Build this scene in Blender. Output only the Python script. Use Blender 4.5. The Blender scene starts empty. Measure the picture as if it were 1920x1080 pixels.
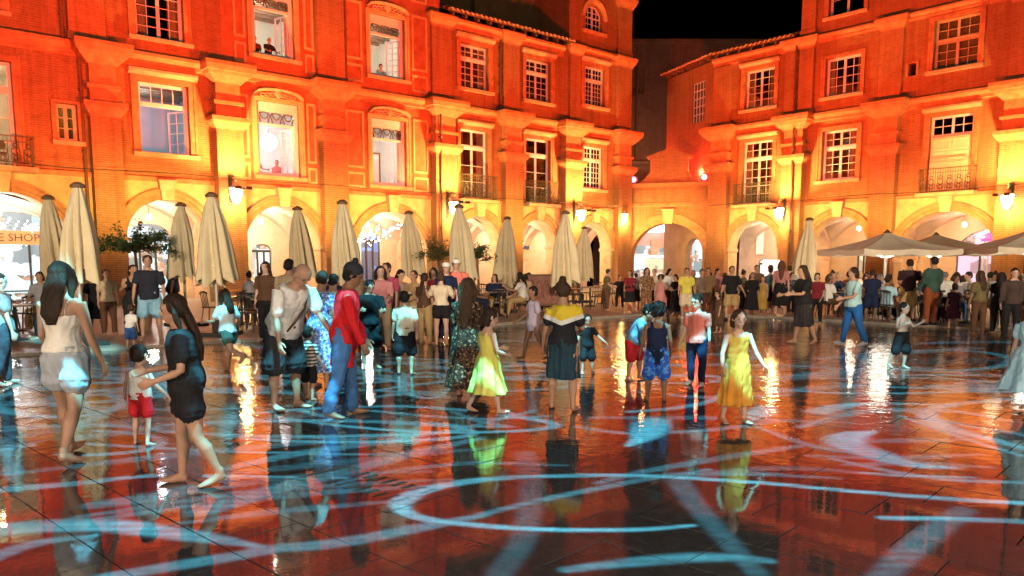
import bpy, bmesh, math, random
import numpy as np
from mathutils import Matrix, Vector
random.seed(7); rng = np.random.default_rng(7)
SC = bpy.context.scene
COL = SC.collection
R = math.radians

# ------------------------------------------------------------------ camera, world, lights
cam = bpy.data.objects.new('camera', bpy.data.cameras.new('camera')); COL.objects.link(cam)
cam.location = (0, 0, 1.6); cam.rotation_euler = (R(90 - 6.826), 0, 0)
cam.data.sensor_width = 36.0; cam.data.lens = 36.0 * 1462 / 1920; cam.data.shift_y = 131 / 1920
cam.data.clip_start = 0.1; cam.data.clip_end = 800
SC.camera = cam
world = bpy.data.worlds.new('World'); SC.world = world; world.use_nodes = True
wn = world.node_tree; bg = wn.nodes['Background']
sky = wn.nodes.new('ShaderNodeTexSky'); sky.sky_type = 'NISHITA'; sky.sun_disc = False
sky.sun_elevation = R(-8); sky.sun_rotation = R(200)
wn.links.new(sky.outputs[0], bg.inputs[0]); bg.inputs[1].default_value = 0.05
SC.view_settings.view_transform = 'Standard'; SC.view_settings.look = 'None'
SC.view_settings.exposure = 0.4; SC.view_settings.gamma = 1.0; SC.view_settings.use_curve_mapping = False
SC.cycles.use_denoising = True
SC.cycles.max_bounces = 6; SC.cycles.diffuse_bounces = 3; SC.cycles.glossy_bounces = 4
SC.cycles.transmission_bounces = 4; SC.cycles.transparent_max_bounces = 8
SC.cycles.caustics_reflective = False; SC.cycles.caustics_refractive = False
SC.cycles.sample_clamp_indirect = 6.0

# facade frames: origin, direction left-to-right seen from the square, outward normal
A49 = R(49)
dA = Vector((math.sin(A49), math.cos(A49), 0)); dB = Vector((math.cos(A49), -math.sin(A49), 0))
P0 = Vector((7.346, 50.0, 0)); P1 = Vector((12.166, 48.4, 0))
dC = (P1 - P0).normalized()
FR = {'A': (P0, dA), 'B': (P1, dB), 'C': (P0, dC)}
def fmat(f):
    o, x = FR[f]; y = Vector((-x.y, x.x, 0))
    return Matrix(((x.x, y.x, 0, o.x), (x.y, y.y, 0, o.y), (0, 0, 1, 0), (0, 0, 0, 1)))
FM = {k: fmat(k) for k in FR}
def W(f, s, y, z): return FM[f] @ Vector((s, y, z))

WARM = (1.0, .60, .15); AMBER = (1.0, .55, .15); RED = (1.0, .065, .006); WHITEW = (1.0, .72, .48)
def lamp(kind, pos, energy, color, size=.12, target=None, angle=60, blend=.5):
    l = bpy.data.lights.new(kind.lower() + '_light', kind); l.energy = energy; l.color = color; l.shadow_soft_size = size
    o = bpy.data.objects.new(kind.lower() + '_light', l); COL.objects.link(o); o.location = pos
    if kind == 'SPOT':
        l.spot_size = R(angle); l.spot_blend = blend
        o.rotation_euler = (Vector(target) - Vector(pos)).to_track_quat('-Z', 'Y').to_euler()
    return o
# red flood projectors at the terrace edges, aimed up over the heads at the upper walls
RED_W = 8200
for f, s, d, e in (('A', -35.5, 13.5, 1.0), ('A', -29, 14, 1.0), ('A', -22, 14, 1.0), ('A', -15, 14, .8), ('A', -8, 14, .62), ('A', -2.5, 14, .5), ('B', 2.5, 15, .75), ('B', 9, 15, .9), ('B', 16, 15, .95)):
    lamp('SPOT', W(f, s, -d, 3.5), RED_W * e, RED, .3, W(f, s, 0, 13.5), 74, .35)
# lanterns of the near side of the square (behind the camera) light the people from the front
for p, e in (((-9, -4, 2.9), 2300), ((0, -7.5, 3.1), 2600), ((9, -2, 2.9), 2300)):
    lamp('POINT', p, e, (1.0, .78, .58), .3)
for p, tgt, e in (((-5, -7, 6.0), (-7.5, 20, 2.6), 11000), ((0, -7, 6.0), (-.5, 24, 2.6), 12500), ((3, -7, 6.0), (6, 26, 2.5), 14500), ((7, -6, 6.0), (13, 22, 2.6), 13000)):  # fill spots added to brighten the crowd and the parasols
    lamp('SPOT', p, e * 1.35, (1.0, .80, .58), .3, tgt, 21, .8)

# ------------------------------------------------------------------ ground projector (gobo with light streaks)
STROKES = [
 (1.0,[(3.69,5.08,0.08),(3.08,5.2,0.079),(2.43,5.39,0.071),(1.74,5.64,0.074),(0.98,5.8,0.076),(0.16,5.79,0.084),(-0.32,5.65,0.116),(-0.61,5.43,0.133),(-0.74,5.18,0.152),(-0.73,5.0,0.114),(-0.58,4.81,0.079),(-0.2,4.66,0.062),(0.29,4.58,0.054),(0.78,4.59,0.048),(1.12,4.66,0.025)]),
 (0.9,[(3.51,7.41,0.067),(3.19,7.2,0.28),(3.01,6.87,0.34),(3.08,6.47,0.307),(3.23,6.15,0.189),(3.54,6.02,0.035)]),
 (0.8,[(3.36,8.41,0.29),(3.77,8.76,0.205),(4.21,8.93,0.12),(4.69,8.9,0.122),(5.03,8.73,0.072)]),
 (0.75,[(4.55,6.51,0.128),(4.4,7.09,0.162),(4.31,7.69,0.222),(4.48,8.28,0.191),(4.97,8.8,0.145),(6.01,9.22,0.137),(6.57,9.3,0.143)]),
 (0.6,[(4.14,8.16,0.061),(4.17,7.49,0.088),(4.23,6.81,0.075),(4.37,6.24,0.065)]),
 (0.5,[(4.35,8.47,0.066),(4.53,7.74,0.076),(4.79,7.32,0.087),(4.92,6.91,0.08)]),
 (0.7,[(2.71,5.89,0.053),(3.07,5.8,0.053),(3.51,5.76,0.021)]),
 (0.9,[(2.36,4.81,0.058),(2.78,4.79,0.067),(3.44,4.72,0.069)]),
 (0.7,[(-3.83,5.34,0.146),(-3.67,5.43,0.138),(-3.19,5.61,0.12),(-2.77,5.8,0.083),(-2.27,5.79,0.07),(-1.25,5.73,0.037)]),
 (0.75,[(-3.33,4.52,0.241),(-3.12,4.59,0.229),(-2.83,4.66,0.214),(-2.44,4.66,0.193),(-1.94,4.49,0.149),(-1.43,4.3,0.033)]),
 (0.5,[(-1.45,4.25,0.109),(-0.99,4.37,0.134),(-0.53,4.65,0.123),(-0.17,4.87,0.054)]),
 (0.55,[(-2.13,3.84,0.106),(-1.8,4.02,0.121),(-1.51,4.17,0.116),(-1.22,4.3,0.055)]),
 (0.4,[(-2.88,4.05,0.125),(-2.77,4.34,0.113),(-2.48,4.49,0.039)]),
 (0.45,[(-5.1,7.32,0.125),(-4.66,7.61,0.148),(-4.02,7.69,0.146),(-2.83,7.25,0.077),(-1.58,7.09,0.057)]),
 (0.5,[(-4.55,6.51,0.071),(-4.17,6.87,0.091),(-3.46,6.79,0.071),(-2.59,6.61,0.065),(-1.45,6.49,0.048),(-0.73,6.51,0.035)]),
 (0.4,[(-2.02,4.94,0.208),(-1.58,5.61,0.237),(-1.26,5.99,0.204),(-0.86,6.51,0.189),(-0.3,7.09,0.111)]),
 (0.35,[(-2.27,5.99,0.128),(-1.82,6.51,0.17),(-1.25,6.91,0.161),(-0.52,7.49,0.093)]),
 (0.3,[(-2.8,5.09,0.165),(-2.45,5.28,0.24),(-2.15,5.68,0.211)]),
 (0.75,[(-2.83,8.31,0.1),(-2.16,8.63,0.126),(-1.21,8.73,0.126),(-0.35,8.41,0.116),(0.33,7.88,0.119),(0.4,7.61,0.128),(0.0,7.41,0.091),(-0.72,7.36,0.09),(-1.59,7.61,0.081),(-2.34,8.02,0.073)]),
 (0.6,[(-2.35,8.47,0.081),(-1.78,8.02,0.09),(-0.86,7.69,0.082),(-0.05,7.61,0.064)]),
 (0.6,[(-1.53,8.47,0.08),(-0.91,8.16,0.092),(-0.22,8.02,0.088),(0.37,8.16,0.073)]),
 (0.5,[(-0.64,8.41,0.077),(-0.33,7.88,0.085),(0.0,7.61,0.064)]),
 (0.5,[(-0.18,8.63,0.081),(0.09,8.16,0.091),(0.39,7.93,0.069)]),
 (0.45,[(0.24,8.47,0.078),(-0.11,8.02,0.088),(-0.42,7.61,0.064)]),
 (1.0,[(1.48,7.93,0.281),(1.36,7.46,0.296),(1.21,7.09,0.197),(1.03,6.79,0.051)]),
 (0.7,[(1.28,8.41,0.098),(1.79,8.6,0.124),(2.33,9.08,0.116),(2.7,9.74,0.08)]),
 (0.85,[(2.89,8.73,0.175),(2.7,8.34,0.28),(2.38,7.93,0.18)]),
 (0.35,[(0.63,5.61,0.062),(1.13,5.99,0.101),(1.95,6.47,0.121),(2.56,6.79,0.081)]),
 (0.4,[(-0.21,4.87,0.06),(0.33,5.28,0.078),(0.96,5.68,0.082),(1.55,5.99,0.051)]),
 (0.5,[(0.28,3.96,0.063),(0.7,4.08,0.106),(1.09,4.14,0.111),(1.4,4.09,0.061)]),
 (0.16,[(-0.08,3.84,0.127),(0.08,4.52,0.139),(0.14,5.68,0.162),(0.11,6.51,0.164)]),
 (0.2,[(1.25,5.83,0.165),(1.23,5.15,0.146),(1.25,4.52,0.126),(1.28,3.91,0.101)]),
 (0.25,[(1.89,3.84,0.122),(2.41,4.42,0.151),(2.98,4.98,0.129)]),
 (0.5,[(-2.53,11.44,0.145),(-1.33,12.04,0.157),(0.32,11.73,0.186),(1.9,11.44,0.179),(2.76,10.79,0.098)]),
 (0.5,[(-1.68,9.34,0.096),(-1.33,9.61,0.203),(-0.66,9.45,0.122)]),
 (0.6,[(-1.48,10.31,0.116),(-1.53,11.11,0.135),(-1.28,11.55,0.145),(-0.92,11.11,0.134),(-0.78,10.31,0.116),(-0.86,9.53,0.099),(-1.03,9.3,0.095),(-1.3,9.61,0.101),(-1.48,10.31,0.116)]),
 (0.4,[(3.58,10.79,0.332),(4.74,11.44,0.535),(6.15,12.04,0.525),(6.87,11.44,0.205)]),
 (0.35,[(3.3,9.74,0.217),(4.22,10.17,0.303),(4.99,10.31,0.159)]),
 (0.4,[(5.31,13.29,0.306),(6.99,14.1,0.416),(8.99,15.02,0.281)]),
 (0.35,[(-6.04,16.29,0.302),(-3.93,14.28,0.34),(-2.29,13.85,0.209)]),
 (0.35,[(-5.47,10.4,0.198),(-4.98,11.44,0.308),(-4.24,12.04,0.165)]),
 (0.35,[(-5.86,8.8,0.202),(-5.28,9.53,0.225),(-4.21,9.34,0.104)]),
 (0.4,[(-0.34,16.29,0.284),(1.38,16.76,0.377),(2.69,16.29,0.216)]),
 (0.4,[(2.56,13.29,0.242),(3.64,13.93,0.323),(4.3,13.29,0.199)]),
 (0.3,[(-9.96,16.29,0.744),(-7.91,14.73,0.744),(-6.73,12.04,0.744)]),
 (0.6401357054487425,[(-4.72,10.9,0.151),(-5.62,10.5,0.198),(-7.04,10.69,0.263),(-7.89,11.33,0.338),(-7.33,11.92,0.378),(-5.77,11.87,0.348),(-4.72,11.23,0.279),(-5.06,10.62,0.216),(-6.35,10.52,0.173)]),
 (0.6782426894284181,[(-2.15,9.7,0.072),(-3.27,9.65,0.099),(-4.31,9.95,0.132),(-4.78,10.49,0.166),(-4.34,11.01,0.188),(-3.15,11.19,0.184),(-1.92,10.9,0.156),(-1.4,10.34,0.119),(-1.77,9.84,0.084)]),
 (0.6563945073974041,[(-2.47,7.21,0.059),(-3.43,7.43,0.088),(-3.39,7.75,0.116),(-2.28,7.92,0.13),(-0.96,7.81,0.128),(-0.47,7.5,0.116),(-1.11,7.24,0.1),(-2.36,7.2,0.087),(-3.38,7.4,0.074)]),
 (0.42680386217961713,[(-4.68,11.37,0.125),(-4.68,12.14,0.191),(-4.1,12.76,0.252),(-3.06,12.99,0.288),(-1.92,12.73,0.286),(-1.08,12.09,0.251),(-0.76,11.32,0.202),(-0.95,10.64,0.152),(-1.54,10.19,0.108)]),
 (0.6544132264670903,[(-0.57,7.57,0.067),(-0.39,7.41,0.087),(-0.39,7.25,0.102),(-0.56,7.11,0.11),(-0.87,7.01,0.113),(-1.27,6.95,0.11),(-1.71,6.95,0.102),(-2.14,7.01,0.089),(-2.49,7.11,0.072)]),
 (0.4129715407216746,[(-2.89,8.62,0.087),(-4.07,8.55,0.122),(-5.19,8.92,0.169),(-5.56,9.55,0.217),(-4.77,10.01,0.239),(-3.34,9.92,0.22),(-2.4,9.36,0.176),(-2.56,8.78,0.132),(-3.56,8.52,0.1)]),
 (0.45867204829999464,[(-6.31,8.11,0.102),(-6.54,8.53,0.152),(-6.35,8.87,0.195),(-5.76,8.97,0.217),(-5.04,8.77,0.211),(-4.51,8.37,0.186),(-4.36,7.96,0.155),(-4.59,7.68,0.125),(-5.1,7.6,0.098)]),
 (0.5675586950750175,[(-5.75,9.89,0.091),(-6.8,10.48,0.142),(-6.47,11.15,0.19),(-4.85,11.31,0.208),(-3.35,10.81,0.192),(-3.2,10.11,0.165),(-4.32,9.75,0.146),(-5.87,9.92,0.136),(-6.83,10.54,0.122)]),
 (0.4993200986115204,[(-2.65,12.12,0.113),(-2.12,11.94,0.148),(-1.73,11.57,0.169),(-1.58,11.13,0.175),(-1.69,10.74,0.172),(-2.01,10.49,0.162),(-2.46,10.42,0.147),(-2.93,10.56,0.129),(-3.32,10.87,0.107)]),
 (0.6879602774838853,[(-5.04,9.61,0.11),(-4.6,9.06,0.132),(-4.44,8.55,0.145),(-4.56,8.22,0.153),(-4.9,8.14,0.16),(-5.37,8.32,0.167),(-5.86,8.73,0.17),(-6.22,9.28,0.162),(-6.3,9.79,0.138)]),
 (0.6453783402094757,[(-8.05,9.31,0.113),(-9.18,10.43,0.193),(-8.1,11.3,0.255),(-5.6,10.93,0.246),(-4.31,9.77,0.201),(-5.05,8.94,0.174),(-6.95,8.94,0.175),(-8.77,9.77,0.187),(-9.0,10.93,0.174)]),
 (0.4028189399018694,[(-6.49,10.13,0.099),(-7.22,10.72,0.151),(-6.48,11.2,0.194),(-4.9,11.09,0.202),(-4.05,10.5,0.187),(-4.62,10.02,0.171),(-6.02,10.01,0.166),(-7.11,10.5,0.16),(-6.9,11.09,0.134)]),
 (0.5271857557815234,[(-6.97,9.87,0.144),(-8.26,10.15,0.216),(-9.14,10.68,0.298),(-9.22,11.28,0.367),(-8.33,11.68,0.392),(-6.83,11.66,0.362),(-5.46,11.24,0.296),(-4.84,10.64,0.222),(-5.11,10.12,0.159)]),
 (0.5472002847105228,[(-7.51,12.32,0.112),(-7.2,12.41,0.152),(-6.8,12.38,0.182),(-6.38,12.22,0.198),(-6.0,11.98,0.197),(-5.73,11.69,0.184),(-5.58,11.39,0.16),(-5.58,11.12,0.13),(-5.71,10.92,0.097)]),
 (0.5433285889069126,[(-4.04,7.43,0.077),(-3.72,7.35,0.101),(-3.44,7.2,0.117),(-3.25,7.0,0.124),(-3.17,6.8,0.123),(-3.21,6.63,0.115),(-3.35,6.52,0.103),(-3.58,6.47,0.087),(-3.85,6.49,0.069)]),
 (0.5995739158713298,[(0.23,10.82,0.098),(-0.41,11.18,0.142),(-0.43,11.96,0.198),(0.28,12.38,0.238),(0.95,11.92,0.232),(0.85,11.14,0.199),(0.17,10.82,0.172),(-0.44,11.23,0.157),(-0.4,12.02,0.138)]),
 (0.46538211753448583,[(-1.7,11.93,0.075),(-2.76,12.19,0.107),(-3.03,12.89,0.146),(-2.11,13.32,0.173),(-1.0,12.97,0.171),(-0.9,12.26,0.15),(-1.81,11.92,0.131),(-2.84,12.25,0.119),(-2.98,12.96,0.102)]),
 (0.6734178856920523,[(8.13,11.07,0.124),(8.26,10.8,0.162),(8.03,10.52,0.187),(7.5,10.28,0.198),(6.77,10.12,0.196),(5.97,10.06,0.184),(5.24,10.11,0.165),(4.68,10.26,0.14),(4.39,10.5,0.112)]),
 (0.6470726999742442,[(4.47,14.93,0.141),(4.41,13.98,0.168),(4.0,13.11,0.18),(3.4,12.54,0.184),(2.77,12.37,0.186),(2.26,12.63,0.188),(1.98,13.28,0.189),(2.05,14.19,0.183),(2.51,15.12,0.161)]),
 (0.7268399888102304,[(4.29,10.89,0.074),(5.41,11.02,0.106),(6.33,10.85,0.13),(6.66,10.45,0.139),(6.31,10.02,0.134),(5.47,9.72,0.12),(4.48,9.64,0.104),(3.67,9.81,0.089),(3.34,10.18,0.072)]),
 (0.48828983627294065,[(8.29,15.83,0.242),(9.29,16.09,0.347),(10.21,16.11,0.435),(10.93,15.88,0.488),(11.35,15.45,0.494),(11.43,14.89,0.457),(11.2,14.28,0.388),(10.73,13.69,0.303),(10.07,13.18,0.215)]),
 (0.7282442839230052,[(6.07,10.5,0.101),(6.53,10.61,0.143),(6.93,10.56,0.175),(7.11,10.37,0.193),(7.01,10.12,0.193),(6.69,9.89,0.18),(6.26,9.77,0.158),(5.87,9.78,0.132),(5.63,9.93,0.104)]),
 (0.6848909192854566,[(1.86,15.19,0.19),(2.16,15.08,0.255),(2.38,14.96,0.307),(2.5,14.83,0.34),(2.52,14.69,0.35),(2.44,14.56,0.337),(2.28,14.44,0.303),(2.03,14.33,0.252),(1.72,14.23,0.192)]),
 (0.682072157675782,[(5.27,11.22,0.12),(6.12,11.28,0.169),(6.93,11.23,0.211),(7.5,11.08,0.237),(7.71,10.86,0.243),(7.54,10.63,0.228),(7.05,10.44,0.198),(6.34,10.31,0.16),(5.56,10.27,0.119)]),
 (0.6324375445562143,[(1.75,11.1,0.106),(2.1,11.25,0.149),(2.54,11.27,0.183),(2.89,11.16,0.204),(3.02,10.94,0.206),(2.9,10.72,0.194),(2.59,10.56,0.171),(2.18,10.51,0.143),(1.82,10.58,0.111)]),
 (0.4755423030850321,[(1.03,11.79,0.116),(-0.25,11.04,0.138),(-2.13,11.34,0.18),(-2.36,12.38,0.241),(-0.35,12.8,0.266),(1.04,11.94,0.228),(0.02,11.08,0.18),(-1.92,11.23,0.158),(-2.48,12.23,0.146)]),
 (0.47853590118257905,[(3.17,11.07,0.114),(1.83,11.25,0.156),(1.38,11.79,0.208),(2.25,12.33,0.258),(3.88,12.44,0.283),(4.95,12.02,0.267),(4.68,11.43,0.221),(3.4,11.09,0.171),(1.99,11.2,0.131)]),
 (0.47007536134554256,[(-2.4,10.12,0.086),(-2.49,10.72,0.13),(-1.28,11.12,0.167),(0.26,10.94,0.181),(0.84,10.36,0.171),(0.13,9.86,0.151),(-1.27,9.76,0.137),(-2.41,10.13,0.127),(-2.48,10.74,0.11)]),
 (0.7122861456040008,[(5.74,12.38,0.089),(6.25,13.6,0.146),(7.57,14.56,0.208),(8.64,14.34,0.236),(8.52,13.18,0.213),(7.5,12.09,0.174),(6.36,11.73,0.145),(5.76,12.25,0.13),(6.12,13.42,0.12)]),
 (0.24211671535327497,[(-4.45,6.8,0.121),(-3.37,7.6,0.277),(-1.95,8.3,0.097)]),
 (0.2426412406477524,[(-2.07,4.7,0.054),(-1.47,4.96,0.116),(-0.8,5.15,0.038)]),
 (0.1917250004403298,[(-2.49,5.72,0.079),(-1.4,6.21,0.176),(-0.12,6.75,0.063)]),
 (0.2565390948227623,[(-2.79,4.82,0.06),(-1.77,5.4,0.137),(-0.45,5.7,0.045)]),
 (0.22939497242135576,[(-2.49,5.21,0.067),(-1.67,5.74,0.153),(-0.64,5.94,0.049)]),
 (0.25420991685217686,[(-2.81,4.69,0.057),(-1.75,5.23,0.129),(-0.4,5.57,0.044)]),
 (0.26255473485445585,[(-3.87,5.85,0.091),(-2.69,6.55,0.205),(-1.17,7.19,0.072)]),
 (0.18020368031048975,[(-4.75,6.98,0.129),(-4.05,7.81,0.3),(-2.92,8.14,0.096)]),
 (0.21402008206813927,[(1.34,5.86,0.049),(2.21,6.03,0.118),(2.93,5.8,0.042)]),
 (0.24508702145883918,[(2.95,6.95,0.072),(3.7,7.01,0.168),(4.45,7.07,0.065)]),
 (0.3210875199879285,[(0.84,8.08,0.09),(2.2,8.04,0.202),(3.47,7.81,0.073)]),
 (0.3406867389495277,[(0.89,5.76,0.047),(1.72,5.87,0.11),(2.47,5.73,0.04)]),
 (0.311780251810892,[(2.68,6.13,0.057),(3.31,6.18,0.132),(3.82,6.04,0.048)]),
 (0.2898551187337566,[(2.5,6.43,0.061),(3.2,6.36,0.137),(4.0,6.49,0.054)]),
 (0.05,[(-5.2,8.31,0.744),(-4.47,8.47,0.744),(-3.4,7.88,0.742)]),
 (0.04,[(-2.72,8.16,0.744),(-1.45,8.02,0.744),(-0.33,7.88,0.685)]),
 (0.09,[(3.4,7.88,0.742),(4.03,7.61,0.744),(4.98,7.61,0.744)]),
 (0.1,[(3.9,12.04,0.744),(5.6,12.7,0.744),(8.01,13.06,0.744)]),
 (0.5,[(2.86,7.61,0.085),(3.85,8.41,0.191),(4.82,8.47,0.179),(5.15,7.88,0.081)]),
 (0.5,[(2.66,6.33,0.06),(2.98,5.91,0.087),(3.35,5.68,0.083),(3.94,5.61,0.053)]),
 (0.4,[(2.44,7.61,0.067),(2.66,6.81,0.11),(3.1,6.33,0.049)]),
 (0.45,[(1.62,9.74,0.13),(2.39,9.34,0.196),(3.43,9.53,0.105)]),
 (0.4,[(0.64,7.61,0.064),(1.12,7.32,0.104),(1.92,7.46,0.111),(2.69,7.88,0.072)]),
 (0.35,[(-1.26,5.61,0.036),(-0.84,5.99,0.081),(-0.26,6.19,0.085),(0.43,6.12,0.042)])]

GX0, GY0, GW = -10.5, 2.5, 21.0
def gobo_image():
    N = 1500
    img = np.zeros((N, N), np.float32)
    px = GW / N
    def stamp(a, b, inten):
        (x0, y0, w0), (x1, y1, w1) = a, b
        m = max(w0, w1) * 1.6 + .05
        i0 = max(0, int((min(x0, x1) - m - GX0) / px)); i1 = min(N, int((max(x0, x1) + m - GX0) / px) + 1)
        j0 = max(0, int((min(y0, y1) - m - GY0) / px)); j1 = min(N, int((max(y0, y1) + m - GY0) / px) + 1)
        if i1 <= i0 or j1 <= j0: return
        X = GX0 + (np.arange(i0, i1) + .5) * px; Y = GY0 + (np.arange(j0, j1) + .5) * px
        X, Y = np.meshgrid(X, Y)
        dx, dy = x1 - x0, y1 - y0; L2 = dx * dx + dy * dy + 1e-9
        t = np.clip(((X - x0) * dx + (Y - y0) * dy) / L2, 0, 1)
        d = np.hypot(X - x0 - t * dx, Y - y0 - t * dy)
        hw = (w0 + (w1 - w0) * t) * .5 + .006
        soft = np.maximum(.35 * hw, .012)
        v = inten * np.clip((hw + soft - d) / (2 * soft), 0, 1)
        img[j0:j1, i0:i1] = np.maximum(img[j0:j1, i0:i1], v)
    for inten, pts in STROKES:
        # smooth the polyline (Catmull-Rom)
        P = np.array(pts); out = []
        Q = np.vstack([2 * P[0] - P[1], P, 2 * P[-1] - P[-2]])
        for k in range(1, len(Q) - 2):
            p0, p1, p2, p3 = Q[k - 1], Q[k], Q[k + 1], Q[k + 2]
            for t in np.linspace(0, 1, 7)[:-1]:
                out.append(.5 * ((2 * p1) + (-p0 + p2) * t + (2 * p0 - 5 * p1 + 4 * p2 - p3) * t * t + (-p0 + 3 * p1 - 3 * p2 + p3) * t ** 3))
        out.append(P[-1]); out = np.array(out); out[:, 2] = np.maximum(out[:, 2], .01)
        for a, b in zip(out[:-1], out[1:]): stamp(a, b, inten)
    # the slide is hand-drawn: uneven density, fine scratches along the strokes, grain
    def up(k, r):
        g = r.random((k + 1, k + 1)).astype(np.float32); q = np.linspace(0, k - 1e-3, N); i = q.astype(int); f = (q - i).astype(np.float32); f = f * f * (3 - 2 * f)
        rows = g[i] * (1 - f)[:, None] + g[i + 1] * f[:, None]; return rows[:, i] * (1 - f) + rows[:, i + 1] * f
    r = np.random.default_rng(11); dens = .45 + .75 * up(26, r) * .6 + .5 * up(80, r) * .5
    yy, xx = np.mgrid[0:N, 0:N].astype(np.float32) * px
    scr = .72 + .28 * np.sin(yy * 62 + 2.2 * np.sin(xx * 1.3) + 9 * up(20, r)) * up(40, r)
    img *= np.clip(dens * scr, .15, 1.15) * (.9 + .2 * r.random((N, N), dtype=np.float32))
    im = bpy.data.images.new('projector_slide', N, N, float_buffer=True)
    buf = np.ones((N, N, 4), np.float32); buf[..., 0] = img; buf[..., 1] = img; buf[..., 2] = img
    im.colorspace_settings.name = 'Non-Color'
    im.pixels.foreach_set(buf.ravel()); im.pack()
    return im
PROJ = Vector((0.5, 1.0, 15.0))
pl = lamp('SPOT', PROJ, 155000, (.12, .74, .95), .02, (.5, 9, 0), 110, .1)
def math_node(nt, op, a, b=None, clamp=False):
    n = nt.nodes.new('ShaderNodeMath'); n.operation = op; n.use_clamp = clamp
    for i, v in enumerate((a, b)):
        if v is None: continue
        if isinstance(v, (int, float)): n.inputs[i].default_value = v
        else: nt.links.new(v, n.inputs[i])
    return n.outputs[0]
def gobo(l):
    l.use_nodes = True; nt = l.node_tree; em = nt.nodes['Emission']
    ge = nt.nodes.new('ShaderNodeNewGeometry'); sp = nt.nodes.new('ShaderNodeSeparateXYZ')
    nt.links.new(ge.outputs['Incoming'], sp.inputs[0])
    t = math_node(nt, 'DIVIDE', -PROJ.z, sp.outputs[2])
    u = math_node(nt, 'MULTIPLY', math_node(nt, 'ADD', math_node(nt, 'MULTIPLY', sp.outputs[0], t), PROJ.x - GX0), 1 / GW)
    v = math_node(nt, 'MULTIPLY', math_node(nt, 'ADD', math_node(nt, 'MULTIPLY', sp.outputs[1], t), PROJ.y - GY0), 1 / GW)
    cb = nt.nodes.new('ShaderNodeCombineXYZ'); nt.links.new(u, cb.inputs[0]); nt.links.new(v, cb.inputs[1])
    tx = nt.nodes.new('ShaderNodeTexImage'); tx.image = gobo_image(); tx.extension = 'CLIP'
    nt.links.new(cb.outputs[0], tx.inputs[0])
    dist = math_node(nt, 'MINIMUM', math_node(nt, 'ABSOLUTE', math_node(nt, 'MULTIPLY', t, 1 / 16.0)), 2.0)
    nt.links.new(math_node(nt, 'MULTIPLY', math_node(nt, 'ADD', tx.outputs[0], math_node(nt, 'MULTIPLY', tx.outputs[1], .004)), dist), em.inputs['Strength'])
gobo(pl.data)

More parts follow.
